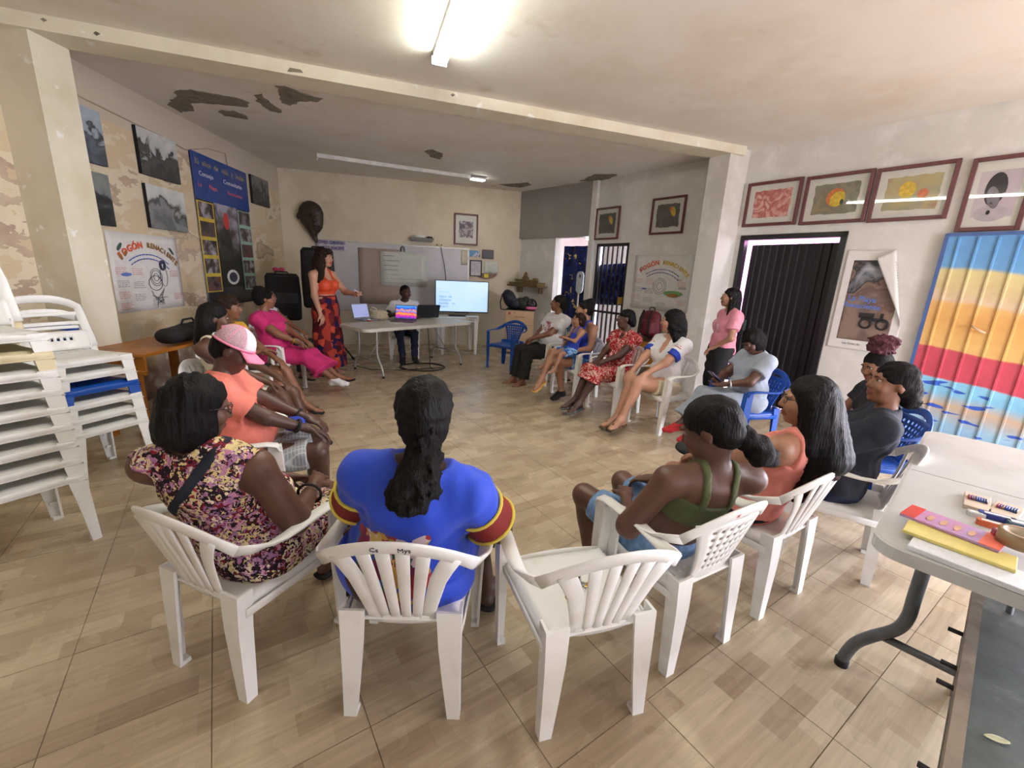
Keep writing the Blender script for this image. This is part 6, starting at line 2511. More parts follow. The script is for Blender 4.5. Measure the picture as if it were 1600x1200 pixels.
for k, (dx, c) in enumerate(((0, 'red'), (.03, 'white'))):
    hd = P.wr['L'] + nrm(P.wr['L'] - P.el['L']) * .085
    e = empty('marker', (0, 0, 0), 0, '%s board marker held by the presenter' % ('red-capped' if k == 0 else 'white-capped'), 'marker')
    e.matrix_world = P.root.matrix_basis @ Matrix.Translation(Vector(hd + np.array([dx, .0, .02 + dx]))) @ Matrix.Rotation(1.2, 4, 'Y')
    mb = MB(); mb.tube([(0, 0, -.05), (0, 0, .04)], .008, 8); mb.build('barrel', f_white, e)
    mb = MB(); mb.tube([(0, 0, .04), (0, 0, .075)], .009, 8); mb.build('cap', mat('marker_cap_%s' % c, srgb(190, 30, 40) if k == 0 else srgb(230, 230, 230), .4), e)

# ---- man at the table
P = Person(-1.95, 7.62, 292, 'man in a white tee seated behind the laptops', s_=1.0, g=1.0, arm_g=1.0, male=True, lean=-2, head=(30, 8, 0),
           handR=(.16, .34, .80), handL=(-.02, .36, .80), poleR=(1, -.2, -.6), skin=SK_DEEP, h=.010, kneeL=(-.10, .42, .49), kneeR=(.14, .42, .49))
P.body(M_LIP)
P.top('tee', f_white, sleeve=.65, d=.015, hem=-.06)
P.legs_cloth('jeans', f_jeans, shin=.96, d=.014, flare=.055)
P.hair(H_SOFT, curl=.0015, seed=47, vol=.96)
snk = mat('black_sneaker', srgb(36, 34, 36), .7)
P.shoe('L', snk, 'shoe', 'sneaker'); P.shoe('R', snk, 'shoe', 'sneaker')
# ------------------------------------------------------------------ lamps
m_tube = mat('lit_fluorescent_tube', (1, 1, 1), .4, emit=(.98, 1.0, .90), estr=TUBE_STRENGTH)
m_fix = mat('white_fixture_metal', srgb(226, 226, 222), .4)
ta, tb_ = Vector((-.69, 3.89, 3.08)), Vector((.10, 1.63, 3.08))
tl = empty('tube_light', (ta.x, ta.y, CEIL), 0, 'lit twin fluorescent tube light on the ceiling', 'lamp')
_dd = (tb_ - ta); _L = _dd.length; _a = math.atan2(_dd.y, _dd.x)
tl.rotation_euler = (0, 0, _a)
q = MB(); q.box((_L / 2, 0, -.025), (_L + .04, .10, .05), taper=1.0); q.build('housing', m_fix, tl, bevel=.006)
for s in (-.036, .036):
    q = MB(); q.tube([(.03, s, -.085), (_L - .03, s, -.085)], .016, 12); q.build('tube', m_tube, tl)
for xx in (.0, _L):
    q = MB(); q.box((xx, 0, -.07), (.03, .12, .06)); q.build('end_cap', m_fix, tl, bevel=.004)
# far fixture: long bare batten with one lit lamp at its end
fa, fb = at_z(495, 243, 3.17), at_z(735, 277, 3.17)
bt = empty('batten_light', (fa.x, fa.y, CEIL), math.atan2(fb.y - fa.y, fb.x - fa.x), 'long white ceiling batten with one lit lamp at its right end', 'lamp')
_L2 = (fb - fa).length
q = MB(); q.box((_L2 / 2, 0, -.03), (_L2, .07, .06)); q.build('batten', m_fix, bt, bevel=.005)
q = MB(); q.tube([(.0, 0, -.06), (.0, 0, -.1)], .012, 8); q.build('tube_holder', m_fix, bt)
q = MB(); q.box((_L2 + .14, 0, -.035), (.26, .14, .03)); q.build('lamp_body', m_fix, bt, bevel=.004)
q = MB(); q.box((_L2 + .14, 0, -.055), (.24, .12, .012)); q.build('diffuser', mat('lit_diffuser', (1, 1, 1), .4, emit=(1, .98, .9), estr=60.0), bt)

# ------------------------------------------------------------------ doors and gate
m_blackp = mat('black_door_paint', srgb(20, 19, 24), .42, .1, 14)
def corrugated(w, h, pitch=.085, depth=.018, mbx=None):
    pts = []
    n = int(w / pitch)
    p = w / n
    for i in range(n):
        x = i * p
        pts += [(x, 0), (x + p * .55, 0), (x + p * .65, depth), (x + p * .9, depth)]
    pts.append((w, 0))
    mb = mbx or MB()
    V0 = []
    for x, z in pts:
        for y in (0, h):
            V0.append((x, y, z))
    for x, z in pts:
        for y in (0, h):
            V0.append((x, y, z - .012))
    k = len(pts)
    fs = []
    for i in range(k - 1):
        a = 2 * i
        fs.append((a, a + 2, a + 3, a + 1))
        b = 2 * k + a
        fs.append((b + 1, b + 3, b + 2, b))
        fs.append((a + 1, a + 3, b + 3, b + 1))
        fs.append((a, b, b + 2, a + 2))
    fs.append((0, 1, 2 * k + 1, 2 * k))
    e = 2 * (k - 1)
    fs.append((e, 2 * k + e, 2 * k + e + 1, e + 1))
    return mb.add(V0, fs)


dr = W_RIGHT.panel('door_1', d0, 0, 0)
dr['label'] = 'black corrugated metal door standing slightly ajar'; dr['kind'] = 'structure'
DW = d1 - d0
q = MB()
q.box((.03, DZ / 2, -.02), (.06, DZ, .10)); q.box((DW - .03, DZ / 2, -.02), (.06, DZ, .10)); q.box((DW / 2, DZ - .03, -.02), (DW, .06, .10))
q.build('door_frame', m_blackp, dr)
hinge = bpy.data.objects.new('door_leaf', None); COL.objects.link(hinge); bpy.data.objects.remove(hinge)
mbl = corrugated(DW - .14, DZ - .12)
lf = mbl.build('door_leaf', m_blackp, dr)
# hung on the right jamb, pushed outwards
lf.matrix_basis = Matrix.Translation((DW - .065, .01, -.07)) @ Matrix.Rotation(math.radians(-4.5), 4, 'Y') @ Matrix.Translation((-(DW - .14), 0, 0))
q = MB(); q.box(((DW - .14) * .10, 1.0, .03), (.03, .14, .02)); q.build('latch', m_steel, lf)

# mural door: ribbed sheet painted as a beach
def mural_sheet():
    m, t, b = nt('painted_beach_sheet')
    L = t.links.new
    tc = N(t, 'ShaderNodeTexCoord')
    sp = N(t, 'ShaderNodeSeparateXYZ'); L(tc.outputs['Object'], sp.inputs['Vector'])
    n = N(t, 'ShaderNodeTexNoise', i_Scale=2.2, i_Detail=5.0); L(tc.outputs['Object'], n.inputs['Vector'])
    ad = N(t, 'ShaderNodeMath', operation='MULTIPLY_ADD'); ad.inputs[1].default_value = .10
    L(n.outputs['Fac'], ad.inputs[0]); L(sp.outputs['Y'], ad.inputs[2])
    # bands drop slightly to the right
    ad2 = N(t, 'ShaderNodeMath', operation='MULTIPLY_ADD'); ad2.inputs[1].default_value = .10
    L(sp.outputs['X'], ad2.inputs[0]); L(ad.outputs[0], ad2.inputs[2])
    mr = N(t, 'ShaderNodeMapRange', n_1=0.05, n_2=2.25); L(ad2.outputs[0], mr.inputs[0])
    r = ramp(t, [(0, srgb(120, 160, 200)), (.16, srgb(150, 190, 214)), (.24, srgb(196, 170, 140)), (.29, srgb(130, 190, 220)), (.345, srgb(140, 200, 226)), (.35, srgb(196, 74, 92)), (.475, srgb(200, 80, 96)), (.48, srgb(222, 182, 112)), (.60, srgb(214, 164, 96)), (.67, srgb(220, 172, 104)), (.69, srgb(214, 190, 160)), (.73, srgb(208, 186, 140)), (.81, srgb(212, 198, 140)), (.825, srgb(104, 160, 206)), (1, srgb(92, 146, 198))])
    L(mr.outputs[0], r.inputs['Fac'])
    n2 = N(t, 'ShaderNodeTexNoise', i_Scale=9.0, i_Detail=6.0); L(tc.outputs['Object'], n2.inputs['Vector'])
    mx = N(t, 'ShaderNodeMix', data_type='RGBA', blend_type='OVERLAY'); mx.inputs['Factor'].default_value = .25
    L(r.outputs['Color'], mx.inputs[6]); L(n2.outputs['Fac'], mx.inputs[7])
    # blue fish strokes low down
    mp = N(t, 'ShaderNodeMapping'); mp.inputs['Scale'].default_value = (2.6, 9, 1); mp.inputs['Rotation'].default_value = (0, 0, .25)
    L(tc.outputs['Object'], mp.inputs['Vector'])
    n3 = N(t, 'ShaderNodeTexNoise', i_Scale=1.6, i_Detail=1.0); L(mp.outputs['Vector'], n3.inputs['Vector'])
    r3 = ramp(t, [(.62, (0, 0, 0)), (.65, (1, 1, 1))]); L(n3.outputs['Fac'], r3.inputs['Fac'])
    lo = N(t, 'ShaderNodeMath', operation='LESS_THAN'); lo.inputs[1].default_value = .72; L(sp.outputs['Y'], lo.inputs[0])
    mm = N(t, 'ShaderNodeMath', operation='MULTIPLY'); L(r3.outputs['Color'], mm.inputs[0]); L(lo.outputs[0], mm.inputs[1])
    mx2 = N(t, 'ShaderNodeMix', data_type='RGBA'); L(mm.outputs[0], mx2.inputs['Factor']); L(mx.outputs[2], mx2.inputs[6]); mx2.inputs[7].default_value = rgba(srgb(50, 90, 190))
    L(mx2.outputs[2], b.inputs['Base Color'])
    b.inputs['Roughness'].default_value = .5
    return m


m_mural = mural_sheet()
md = W_RIGHT.panel('door_2', mu0, 0, .0)
md['label'] = 'metal sheet door painted with a blue, ochre and red beach scene'; md['kind'] = 'structure'
MW = mu1 - mu0
q = MB(); q.box((MW / 2, MZ / 2, .03), (MW, MZ, .04)); q.build('sheet', m_mural, md)
q = MB(); q.box((.008, MZ / 2, .03), (.03, MZ + .02, .055)); q.build('frame_edge', mat('blue_frame_paint', srgb(70, 96, 150), .5), md)
q = MB(); q.box((MW / 2, MZ, .03), (MW, .03, .055)); q.build('frame_edge', MATS['blue_frame_paint'], md)
for k in range(11):
    x = .10 + k * .128
    q = MB(); q.loft([[Vector((x - .012, y, .05)), Vector((x - .006, y, .064)), Vector((x + .006, y, .064)), Vector((x + .012, y, .05))] for y in (.02, MZ - .03)], True, 0, False)
    q.build('rib', m_mural, md)
q = MB(); q.tube([(.36, 1.27, .06), (.37, 1.265, .10), (.44, 1.225, .10), (.45, 1.22, .06)], .011, 8); q.build('handle', mat('bare_wood_handle', srgb(206, 176, 140), .6), md)

# barred gate
gt = W_RIGHT.panel('door_3', g0, 0, -.03)
gt['label'] = 'black barred metal gate with dark blue cloth behind'; gt['kind'] = 'structure'
GW = g1 - g0
q = MB()
q.box((.025, GZ / 2, 0), (.05, GZ, .05)); q.box((GW - .025, GZ / 2, 0), (.05, GZ, .05)); q.box((GW / 2, GZ - .025, 0), (GW, .05, .05)); q.box((GW / 2, .025, 0), (GW, .05, .05))
q.build('gate_frame', m_blackp, gt)
for k in range(5):
    q = MB(); q.box((.05 + (GW - .1) * (k + 1) / 6, GZ / 2, 0), (.03, GZ - .08, .022)); q.build('bar', m_blackp, gt)
q = MB(); q.box((GW / 2, .95, 0), (GW - .08, .04, .024)); q.build('crossbar', m_blackp, gt)
q = MB(); q.box((GW - .07, 1.18, .03), (.10, .12, .03)); q.build('lock_box', m_gold, gt)
m_bluecloth = cells('indigo_cloth', [(0, srgb(20, 26, 70)), (.5, srgb(34, 44, 110)), (.8, srgb(60, 80, 150))], 18)
e = W_RIGHT.panel('blue_cloth', g0 + GW / 2, 1.42, -.14, label='dark blue patterned cloth hung behind the gate', cat='cloth')
q = MB(); q.grid(lambda u, v: ((u - .5) * (GW + .02), (v - .5) * .72 + (.04 * u), .018 * math.sin(u * 16)), 25, 4, .004); q.build('cloth_sheet', m_bluecloth, e)

# passage: curtain, lamp and hanging guitar-shaped paddle
m_curt = cells('navy_gold_curtain', [(0, srgb(20, 28, 66)), (.45, srgb(28, 42, 96)), (.86, srgb(16, 20, 44)), (.955, srgb(196, 170, 90))], 16, distort=1.2)
pm = (pz + pz1) / 2
e = W_PASS.panel('passage_curtain', pm + .02, 1.08, -.30, label='dark navy curtain with gold flecks filling the passage', cat='curtain')
q = MB(); q.grid(lambda u, v: ((u - .5) * (pz1 - pz + .10), (v - .5) * 2.1, .03 * math.sin(u * 22) ), 33, 4, .005); q.build('curtain_sheet', m_curt, e)
e = W_PASS.panel('passage_lamp', pz1 - .10, 2.24, -.12, label='round white lamp glowing in the passage', cat='lamp')
q = MB(); q.ball((0, 0, 0), (.10, .035, .06), 14); q.build('lamp_glass', mat('lit_lamp_glass', (1, 1, 1), .4, emit=(.86, .92, 1.0), estr=14.0), e)
q = MB(); q.box((0, .045, 0), (.1, .03, .06)); q.build('lamp_base', m_fix, e)
e = W_PASS.panel('hanging_paddle', pm + .08, 1.36, -.22, label='pale oval paddle hanging in the passage', cat='paddle')
q = MB(); q.rbox((0, .08, 0), (.17, .42, .02), r=.08, n=6); q.build('blade', mat('pale_blue_grey_paint', srgb(190, 200, 206), .5), e)
q = MB(); q.box((-.02, -.26, 0), (.03, .34, .018)); q.build('shaft', mat('worn_wood_shaft', srgb(170, 160, 140), .7), e)
q = MB(); q.box((0, .20, .012), (.03, .06, .006)); q.build('mark', m_blackp, e)

# ------------------------------------------------------------------ pictures and papers on the walls
def glass_mat():
    m = bpy.data.materials.new('picture_glass'); m.use_nodes = True
    t = m.node_tree; t.nodes.clear()
    o = t.nodes.new('ShaderNodeOutputMaterial'); mx = t.nodes.new('ShaderNodeMixShader')
    fr = t.nodes.new('ShaderNodeFresnel'); fr.inputs['IOR'].default_value = 1.5
    tr = t.nodes.new('ShaderNodeBsdfTransparent'); gl = t.nodes.new('ShaderNodeBsdfGlossy'); gl.inputs['Roughness'].default_value = .02
    ge = t.nodes.new('ShaderNodeNewGeometry'); sb_ = t.nodes.new('ShaderNodeMath'); sb_.operation = 'SUBTRACT'; sb_.use_clamp = True
    t.links.new(fr.outputs[0], sb_.inputs[0]); t.links.new(ge.outputs['Backfacing'], sb_.inputs[1])
    t.links.new(sb_.outputs[0], mx.inputs[0]); t.links.new(tr.outputs[0], mx.inputs[1]); t.links.new(gl.outputs[0], mx.inputs[2]); t.links.new(mx.outputs[0], o.inputs[0])
    return m


m_glass = glass_mat()
m_frame = mat('mahogany_frame', srgb(92, 44, 44), .4, .1, 20)
m_matb = mat('ivory_mat_board', srgb(206, 206, 196), .8, .02)


def art(name, stops, scale=6.0, tilt=.0, detail=4.0, distort=.6, seed=0, grad=0.0):
    """printed picture: warped noise through a colour ramp, optional vertical gradient"""
    if name in MATS: return MATS[name]
    m, t, b = nt(name)
    L = t.links.new
    tc = N(t, 'ShaderNodeTexCoord')
    mp = N(t, 'ShaderNodeMapping'); mp.inputs['Location'].default_value = (seed * 1.3, seed * 2.1, seed * .7)
    L(tc.outputs['Object'], mp.inputs['Vector'])
    n = N(t, 'ShaderNodeTexNoise', i_Scale=scale, i_Detail=detail, i_Distortion=distort)
    L(mp.outputs['Vector'], n.inputs['Vector'])
    sp = N(t, 'ShaderNodeSeparateXYZ'); L(tc.outputs['Object'], sp.inputs['Vector'])
    ad = N(t, 'ShaderNodeMath', operation='MULTIPLY_ADD'); ad.inputs[1].default_value = grad
    L(sp.outputs['Y'], ad.inputs[0]); L(n.outputs['Fac'], ad.inputs[2])
    r = ramp(t, stops); L(ad.outputs[0], r.inputs['Fac'])
    L(r.outputs['Color'], b.inputs['Base Color'])
    b.inputs['Roughness'].default_value = .6
    MATS[name] = m
    return m


def ragged(w, h, n=9, amp=.02, seed=0):
    rnd = random.Random(seed)
    P_ = []
    for i in range(n): P_.append((-w / 2 + w * i / n, h / 2 + rnd.uniform(-amp, amp)))
    for i in range(n): P_.append((w / 2 + rnd.uniform(-amp, amp), h / 2 - h * i / n))
    for i in range(n): P_.append((w / 2 - w * i / n, -h / 2 + rnd.uniform(-amp, amp)))
    for i in range(n): P_.append((-w / 2 + rnd.uniform(-amp, amp), -h / 2 + h * i / n))
    mb = MB()
    k = len(P_)
    mb.add([(x, y, 0) for x, y in P_] + [(x, y, .0012) for x, y in P_], [tuple(range(k)), tuple(range(k, 2 * k))[::-1]] + [(i, k + i, k + (i + 1) % k, (i + 1) % k) for i in range(k)])
    return mb


def framed(W, quad, label, print_m, mat_w=.16, fw=.035, name='framed_picture', frame_m=None, rag=True, extra=None, glass=True, off=.006):
    x, z, w, h = W.rect(*quad)
    e = W.panel(name, x, z, off, label=label, cat='picture')
    fm = frame_m or m_frame
    q = MB()
    for sx in (-1, 1): q.box((sx * (w / 2 - fw / 2), 0, .016), (fw, h, .032))
    for sy in (-1, 1): q.box((0, sy * (h / 2 - fw / 2), .016), (w - 2 * fw, fw, .032))
    q.build('frame', fm, e, bevel=.003)
    q = MB(); q.box((0, 0, .006), (w - fw, h - fw, .006)); q.build('mat_board', m_matb, e)
    iw, ih = (w - 2 * fw) * (1 - mat_w * 1.5), (h - 2 * fw) * (1 - mat_w * 1.9)
    q = ragged(iw, ih, amp=.008 if rag else .0, seed=len(label))
    o = q.build('print', print_m, e, loc=(0, 0, .0095))
    if extra: extra(e, iw, ih)
    if glass:
        q = MB(); q.box((0, 0, .022), (w - 2 * fw + .004, h - 2 * fw + .004, .002)); q.build('glass', m_glass, e)
    return e


a_red = art('red_wash_print', [(.3, srgb(214, 190, 176)), (.45, srgb(206, 150, 140)), (.58, srgb(170, 84, 84)), (.7, srgb(214, 176, 160))], 7, distort=1.5, seed=1)
a_yel = art('yellow_figure_print', [(.25, srgb(104, 100, 84)), (.46, srgb(136, 132, 112)), (.56, srgb(120, 116, 98)), (.66, srgb(150, 132, 100)), (.75, srgb(130, 128, 108))], 4.5, distort=1.2, seed=2)
a_yel2 = art('pale_yellow_figure_print', [(.25, srgb(126, 130, 110)), (.45, srgb(160, 156, 128)), (.58, srgb(176, 164, 116)), (.70, srgb(164, 136, 110)), (.78, srgb(140, 140, 120))], 4.0, distort=1.0, seed=5)
a_grey = art('dark_grey_print', [(.3, srgb(70, 68, 64)), (.6, srgb(98, 94, 88)), (.72, srgb(110, 108, 100))], 9, distort=1.5, seed=3)
a_port = art('portrait_paper', [(.3, srgb(176, 164, 172)), (.7, srgb(196, 186, 190))], 3, seed=4)
def blob(e, x, y, rx, ry, m, z=.0112, name='painted_shape', rot=0, th=.0008):
    q = MB()
    n = 20
    vs = []
    for k in range(n):
        a = 2 * math.pi * k / n
        px, py = rx * math.cos(a), ry * math.sin(a)
        vs.append((x + px * math.cos(rot) - py * math.sin(rot), y + px * math.sin(rot) + py * math.cos(rot)))
    q.add([(a, b, 0) for a, b in vs] + [(a, b, th) for a, b in vs], [tuple(range(n))[::-1], tuple(range(n, 2 * n))] + [(i, (i + 1) % n, n + (i + 1) % n, n + i) for i in range(n)])
    return q.build(name, m, e, loc=(0, 0, z))
c_yel = mat('yellow_pigment', srgb(204, 176, 60), .7, .15, 30)
c_org = mat('orange_pigment', srgb(196, 112, 64), .7, .15, 30)
c_grn = mat('green_pigment', srgb(60, 84, 76), .7, .15, 30)
def two_fig(e, w, h):
    blob(e, w * .0, h * .05, w * .20, h * .30, c_org, rot=-.5); blob(e, w * .05, -h * .02, w * .16, h * .26, c_yel, z=.012, rot=-.5); blob(e, w * .16, -h * .12, w * .04, h * .09, c_grn, z=.0128)
def one_fig(e, w, h):
    blob(e, w * .22, h * .16, w * .10, h * .22, c_yel, rot=.4); blob(e, w * .12, h * .28, w * .06, h * .10, c_org, z=.012)
framed(W_RIGHT, ((1171, 289), (1258, 275), (1244, 350), (1161, 356)), 'framed red wash picture nearest the white pillar', a_red)
framed(W_RIGHT, ((1262, 278), (1369, 263), (1353, 346), (1250, 353)), 'framed picture of a yellow and orange figure above the black door', a_yel, extra=two_fig)
framed(W_RIGHT, ((1372, 264), (1502, 249), (1482, 342), (1356, 348)), 'framed pale yellow picture above the curling poster', a_yel2, extra=lambda e, w, h: (blob(e, -w * .08, h * .1, w * .16, h * .25, c_yel), blob(e, w * .22, -h * .05, w * .10, h * .14, c_org, z=.012)))
def portrait(e, w, h):
    dk, md_, lt = mat('portrait_black', srgb(38, 36, 40), .7), mat('portrait_grey', srgb(120, 112, 118), .7), mat('portrait_light', srgb(176, 168, 172), .7)
    blob(e, -w * .02, -h * .42, w * .42, h * .18, lt, z=.0108)
    blob(e, -w * .05, h * .10, w * .26, h * .36, dk, z=.0112)
    blob(e, -w * .06, -h * .08, w * .15, h * .25, md_, z=.0120, rot=.25)
    blob(e, -w * .08, -h * .40, w * .05, h * .05, dk, z=.0126)
    for sx in (-1, 1): blob(e, -w * .06 + sx * w * .06, -h * .02, w * .03, h * .015, dk, z=.0128, name='eye_mark')
    blob(e, -w * .07, -h * .20, w * .04, h * .015, dk, z=.0128, name='mouth_mark')
framed(W_RIGHT, ((1521, 248), (1622, 238), (1604, 360), (1494, 362)), 'framed black and white portrait above the painted metal door', a_port, extra=portrait, rag=False)
framed(W_RIGHT, ((934, 327), (972, 321), (966, 373), (929, 376)), 'small framed dark grey picture above the barred gate', a_grey, extra=one_fig, fw=.03)
framed(W_RIGHT, ((1023, 311), (1077, 304), (1066, 365), (1015, 367)), 'framed dark grey picture with a yellow bird beside the white pillar', a_grey, extra=one_fig, fw=.03)
a_crowd = art('purple_crowd_print', [(.35, srgb(60, 52, 66)), (.5, srgb(120, 108, 120)), (.6, srgb(190, 180, 186)), (.7, srgb(80, 70, 84))], 16, detail=6, seed=6)
framed(W_BACK, ((709, 332), (747, 336), (746, 384), (710, 382)), 'tall framed crowd picture above the small plaques', a_crowd, mat_w=.22, fw=.03)

m_ink = mat('dark_ink', srgb(60, 60, 78), .8)
m_ink_b = mat('blue_ink', srgb(96, 120, 190), .8)
m_ink_r = mat('red_ink', srgb(196, 70, 60), .8)
m_ink_y = mat('ochre_ink', srgb(206, 170, 40), .8)
m_ink_o = mat('orange_ink', srgb(226, 90, 50), .8)
m_ink_br = mat('brown_ink', srgb(150, 110, 60), .8)
m_ink_p = mat('purple_ink', srgb(82, 72, 130), .8)


def scribble(e, x, y, w, rows, dy, m, z=.0025, th=.004, seed=0):
    """hand-written lines too small to read: broken strokes"""
    rnd = random.Random(seed)
    q = MB()
    for r in range(rows):
        xx = x
        while xx < x + w:
            l = rnd.uniform(.012, .04)
            if xx + l > x + w: break
            q.box((xx + l / 2, y - r * dy + rnd.uniform(-.001, .001), 0), (l, th, .0006))
            xx += l + rnd.uniform(.006, .014)
    if q.v: q.build('handwriting', m, e, loc=(0, 0, z))


def ring(e, x, y, r, m, w=.004, z=.0025, name='sketch', sx=1.0):
    q = MB(); q.tube([(x + r * sx * math.cos(a), y + r * math.sin(a), 0) for a in np.linspace(0, 6.28, 25)[:-1]], w, 5, closed=True)
    return q.build(name, m, e, loc=(0, 0, z))


def fogon(W, quad, label, left):
    x, z, w, h = W.rect(*quad)
    e = W.panel('paper_poster', x, z, .004, label=label, cat='poster')
    q = MB(); q.grid(lambda u, v: ((u - .5) * w, (v - .5) * h, .006 * math.sin(5 * u + 2 * v) ** 2 * (.3 + v * .4)), 14, 10, .0012); q.build('paper', mat('white_poster_paper', srgb(222, 220, 216), .8, .03), e)
    q = MB()
    Z = .011
    R = w * .62
    arc_letters(e, 'FOGÓN', h * .115, -w * .0, h * .36 - R, R, -36, -8, Z, m_ink_o, bold=.003)
    arc_letters(e, 'RENACIENTE', h * .092, -w * .0, h * .36 - R, R, 3, 44, Z, m_ink_y if not left else m_ink_br, bold=.003)
    for k in range(2):
        R2 = R - h * .12 - k * h * .055
        q = MB()
        rnd = random.Random(k)
        a = -30
        while a < 36:
            l = rnd.uniform(2.5, 5)
            q.tube([(R2 * math.sin(math.radians(t)), h * .36 - R + R2 * math.cos(math.radians(t)), 0) for t in np.linspace(a, a + l, 4)], .006, 4)
            a += l + 1.6
        q.build('handwriting', m_ink_b, e, loc=(0, 0, Z))
    cx = w * (.08 if left else .0)
    for r in (.13, .10, .055):
        ring(e, cx, -h * .06, h * r * (1.1 if not left else .9), m_ink, .0022, Z)
    if left:
        ring(e, w * .20, h * .10, h * .055, m_ink, .014, Z, sx=.8)           # hair of the cook
        ring(e, w * .06, -h * .14, h * .10, m_ink, .003, Z, sx=1.3)          # pot
        ring(e, w * .2, -h * .05, h * .14, m_ink, .002, Z, sx=.5)
        q = MB()
        for k in range(9): q.box((w * .08 + math.cos(k) * w * .07, -h * .34 + math.sin(k * 2.3) * h * .06, 0), (w * .12, .006, .0006), rot=Matrix.Rotation(k * .7, 3, 'Z'))
        q.build('firewood_sketch', m_ink, e, loc=(0, 0, Z))
        blob(e, -w * .36, h * .20, .018, .035, m_ink_br, z=Z, rot=.5); blob(e, -w * .30, h * .24, .018, .03, m_ink_br, z=Z, rot=-.4); blob(e, -w * .36, h * .32, .05, .018, c_grn, z=Z, rot=.9); blob(e, w * .38, h * .30, .05, .014, c_grn, z=Z, rot=-.9)
        blob(e, -w * .33, -h * .02, .07, .018, m_ink_b, z=Z)
    else:
        blob(e, w * .24, -h * .18, w * .16, h * .05, mat('leaf_green_ink', srgb(110, 160, 100), .8), z=Z); blob(e, w * .24, -h * .21, w * .10, h * .035, m_ink_br, z=Z + .0008)
        blob(e, -w * .27, -h * .12, .05, .014, m_ink_b, z=Z); ring(e, -w * .36, h * .24, .03, m_ink, .003, Z, sx=.8)
        lettering(e, 'NO', h * .05, w * .33, h * .06, Z, m_ink_r); lettering(e, 'AGUA', h * .055, w * .38, -h * .08, Z, m_ink)
    rnd = random.Random(3)
    for k, (bx, by, c) in enumerate(((-.46, .06, m_ink_r), (-.46, -.1, m_ink), (-.46, -.24, m_ink_r), (-.25, .05, m_ink_r), (-.25, -.12, m_ink), (-.26, -.28, m_ink), (.30, .02, m_ink_r), (.32, -.3, m_ink_r), (-.46, -.38, m_ink_r), (-.02, -.36, m_ink))):
        scribble(e, bx * w, by * h, w * .16, 4, h * .024, c, z=Z, th=.004, seed=k)
    return e


fogon(W_LEFT, ((161, 360), (272, 371), (290, 478), (184.6, 490)), 'hand-drawn FOGÓN RENACIENTE poster on the painted left wall', True)
fogon(W_RIGHT, ((994, 398), (1085, 398), (1075, 488), (985, 482)), 'hand-drawn FOGÓN RENACIENTE poster above the red rucksack', False)

# black and white canvases on the left wall
def landscape(name, sky, land, seed, scale=5):
    sky = tuple(min(255, int(c * 1.22)) for c in sky)
    land = tuple(int(c * 1.2) for c in land)
    return art(name, [(.28, srgb(*land)), (.44, srgb(*[int(c * 1.35) for c in land])), (.5, srgb(60, 62, 64)), (.56, srgb(*sky)), (.8, srgb(*[min(255, int(c * 1.12)) for c in sky]))], scale, detail=6, distort=.8, seed=seed, grad=1.0)
def canvas(quad, label, m):
    x, z, w, h = W_LEFT.rect(*quad, off=.04)
    e = W_LEFT.panel('photo_canvas', x, z, .002, label=label, cat='canvas')
    q = MB(); q.box((0, 0, .019), (w, h, .036)); q.build('stretcher', mat('black_canvas_edge', srgb(18, 18, 20), .7), e)
    q = MB(); q.box((0, 0, .0385), (w, h, .002)); q.build('photo', m, e)
canvas(((112, 158), (157, 177), (167, 259), (124, 250)), 'grey canvas photo of boats, upper one beside the pillar', landscape('boats_photo', (126, 136, 146), (60, 66, 74), 1))
canvas(((127, 264), (169, 273), (181, 352), (141, 352)), 'dark canvas photo of a figure, lower one beside the pillar', landscape('figure_photo', (96, 100, 100), (30, 32, 32), 7, 7))
canvas(((211, 199), (274, 218), (282, 286), (224, 274)), 'grey canvas photo of trees by a river, upper of the middle pair', landscape('trees_photo', (150, 152, 152), (52, 52, 52), 3))
canvas(((227, 287), (288, 301), (293, 362), (237, 357)), 'grey canvas photo of a calm river, lower of the middle pair', landscape('river_photo', (158, 160, 158), (84, 86, 86), 12, 3))
canvas(((391, 274), (418, 281), (422, 323), (397, 320)), 'small dark canvas photo near the far left corner', landscape('corner_photo', (90, 88, 84), (46, 46, 44), 5, 9))

# blue banner with photo columns
x, z, w, h = W_LEFT.rect((291, 233), (383, 270), (401, 468), (327, 482))
bn = W_LEFT.panel('anniversary_banner', x, z, .004, label='blue anniversary banner with columns of photos on the left wall', cat='banner')
q = MB(); q.grid(lambda u, v: ((u - .5) * w, (v - .5) * h, .012 * math.sin(4 * u + 3 * v) ** 2), 12, 14, .0015); q.build('vinyl', mat('dark_banner_vinyl', srgb(50, 48, 52), .35), bn)
Z = .0145
q = MB(); q.box((0, h * .355, 0), (w, h * .29, .001)); q.build('blue_header', mat('blue_banner_print', srgb(30, 66, 140), .3), bn, loc=(0, 0, Z))
m_foil = mat('gold_foil', srgb(214, 196, 120), .25, metal=.6)
for k, (tx, sz, mm) in enumerate((('35 años de vida y lucha', .105, m_foil), ('Consejo Comunitario', .08, mat('white_print', srgb(230, 230, 235), .3)), ('La Playa Renaciente', .075, m_ink_o))):
    ws_ = tx.split(' ')
    xx_ = -w * .45
    for wd in ws_:
        ww_ = w * .9 * len(wd) / (len(tx))
        lettering(bn, wd, sz, xx_ + ww_ / 2, h * (.445 - k * .07), Z + .001, mm, name='banner_text', sx=min(1.2, ww_ / (len(wd) * sz * .50)))
        xx_ += ww_ + w * .9 / len(tx)
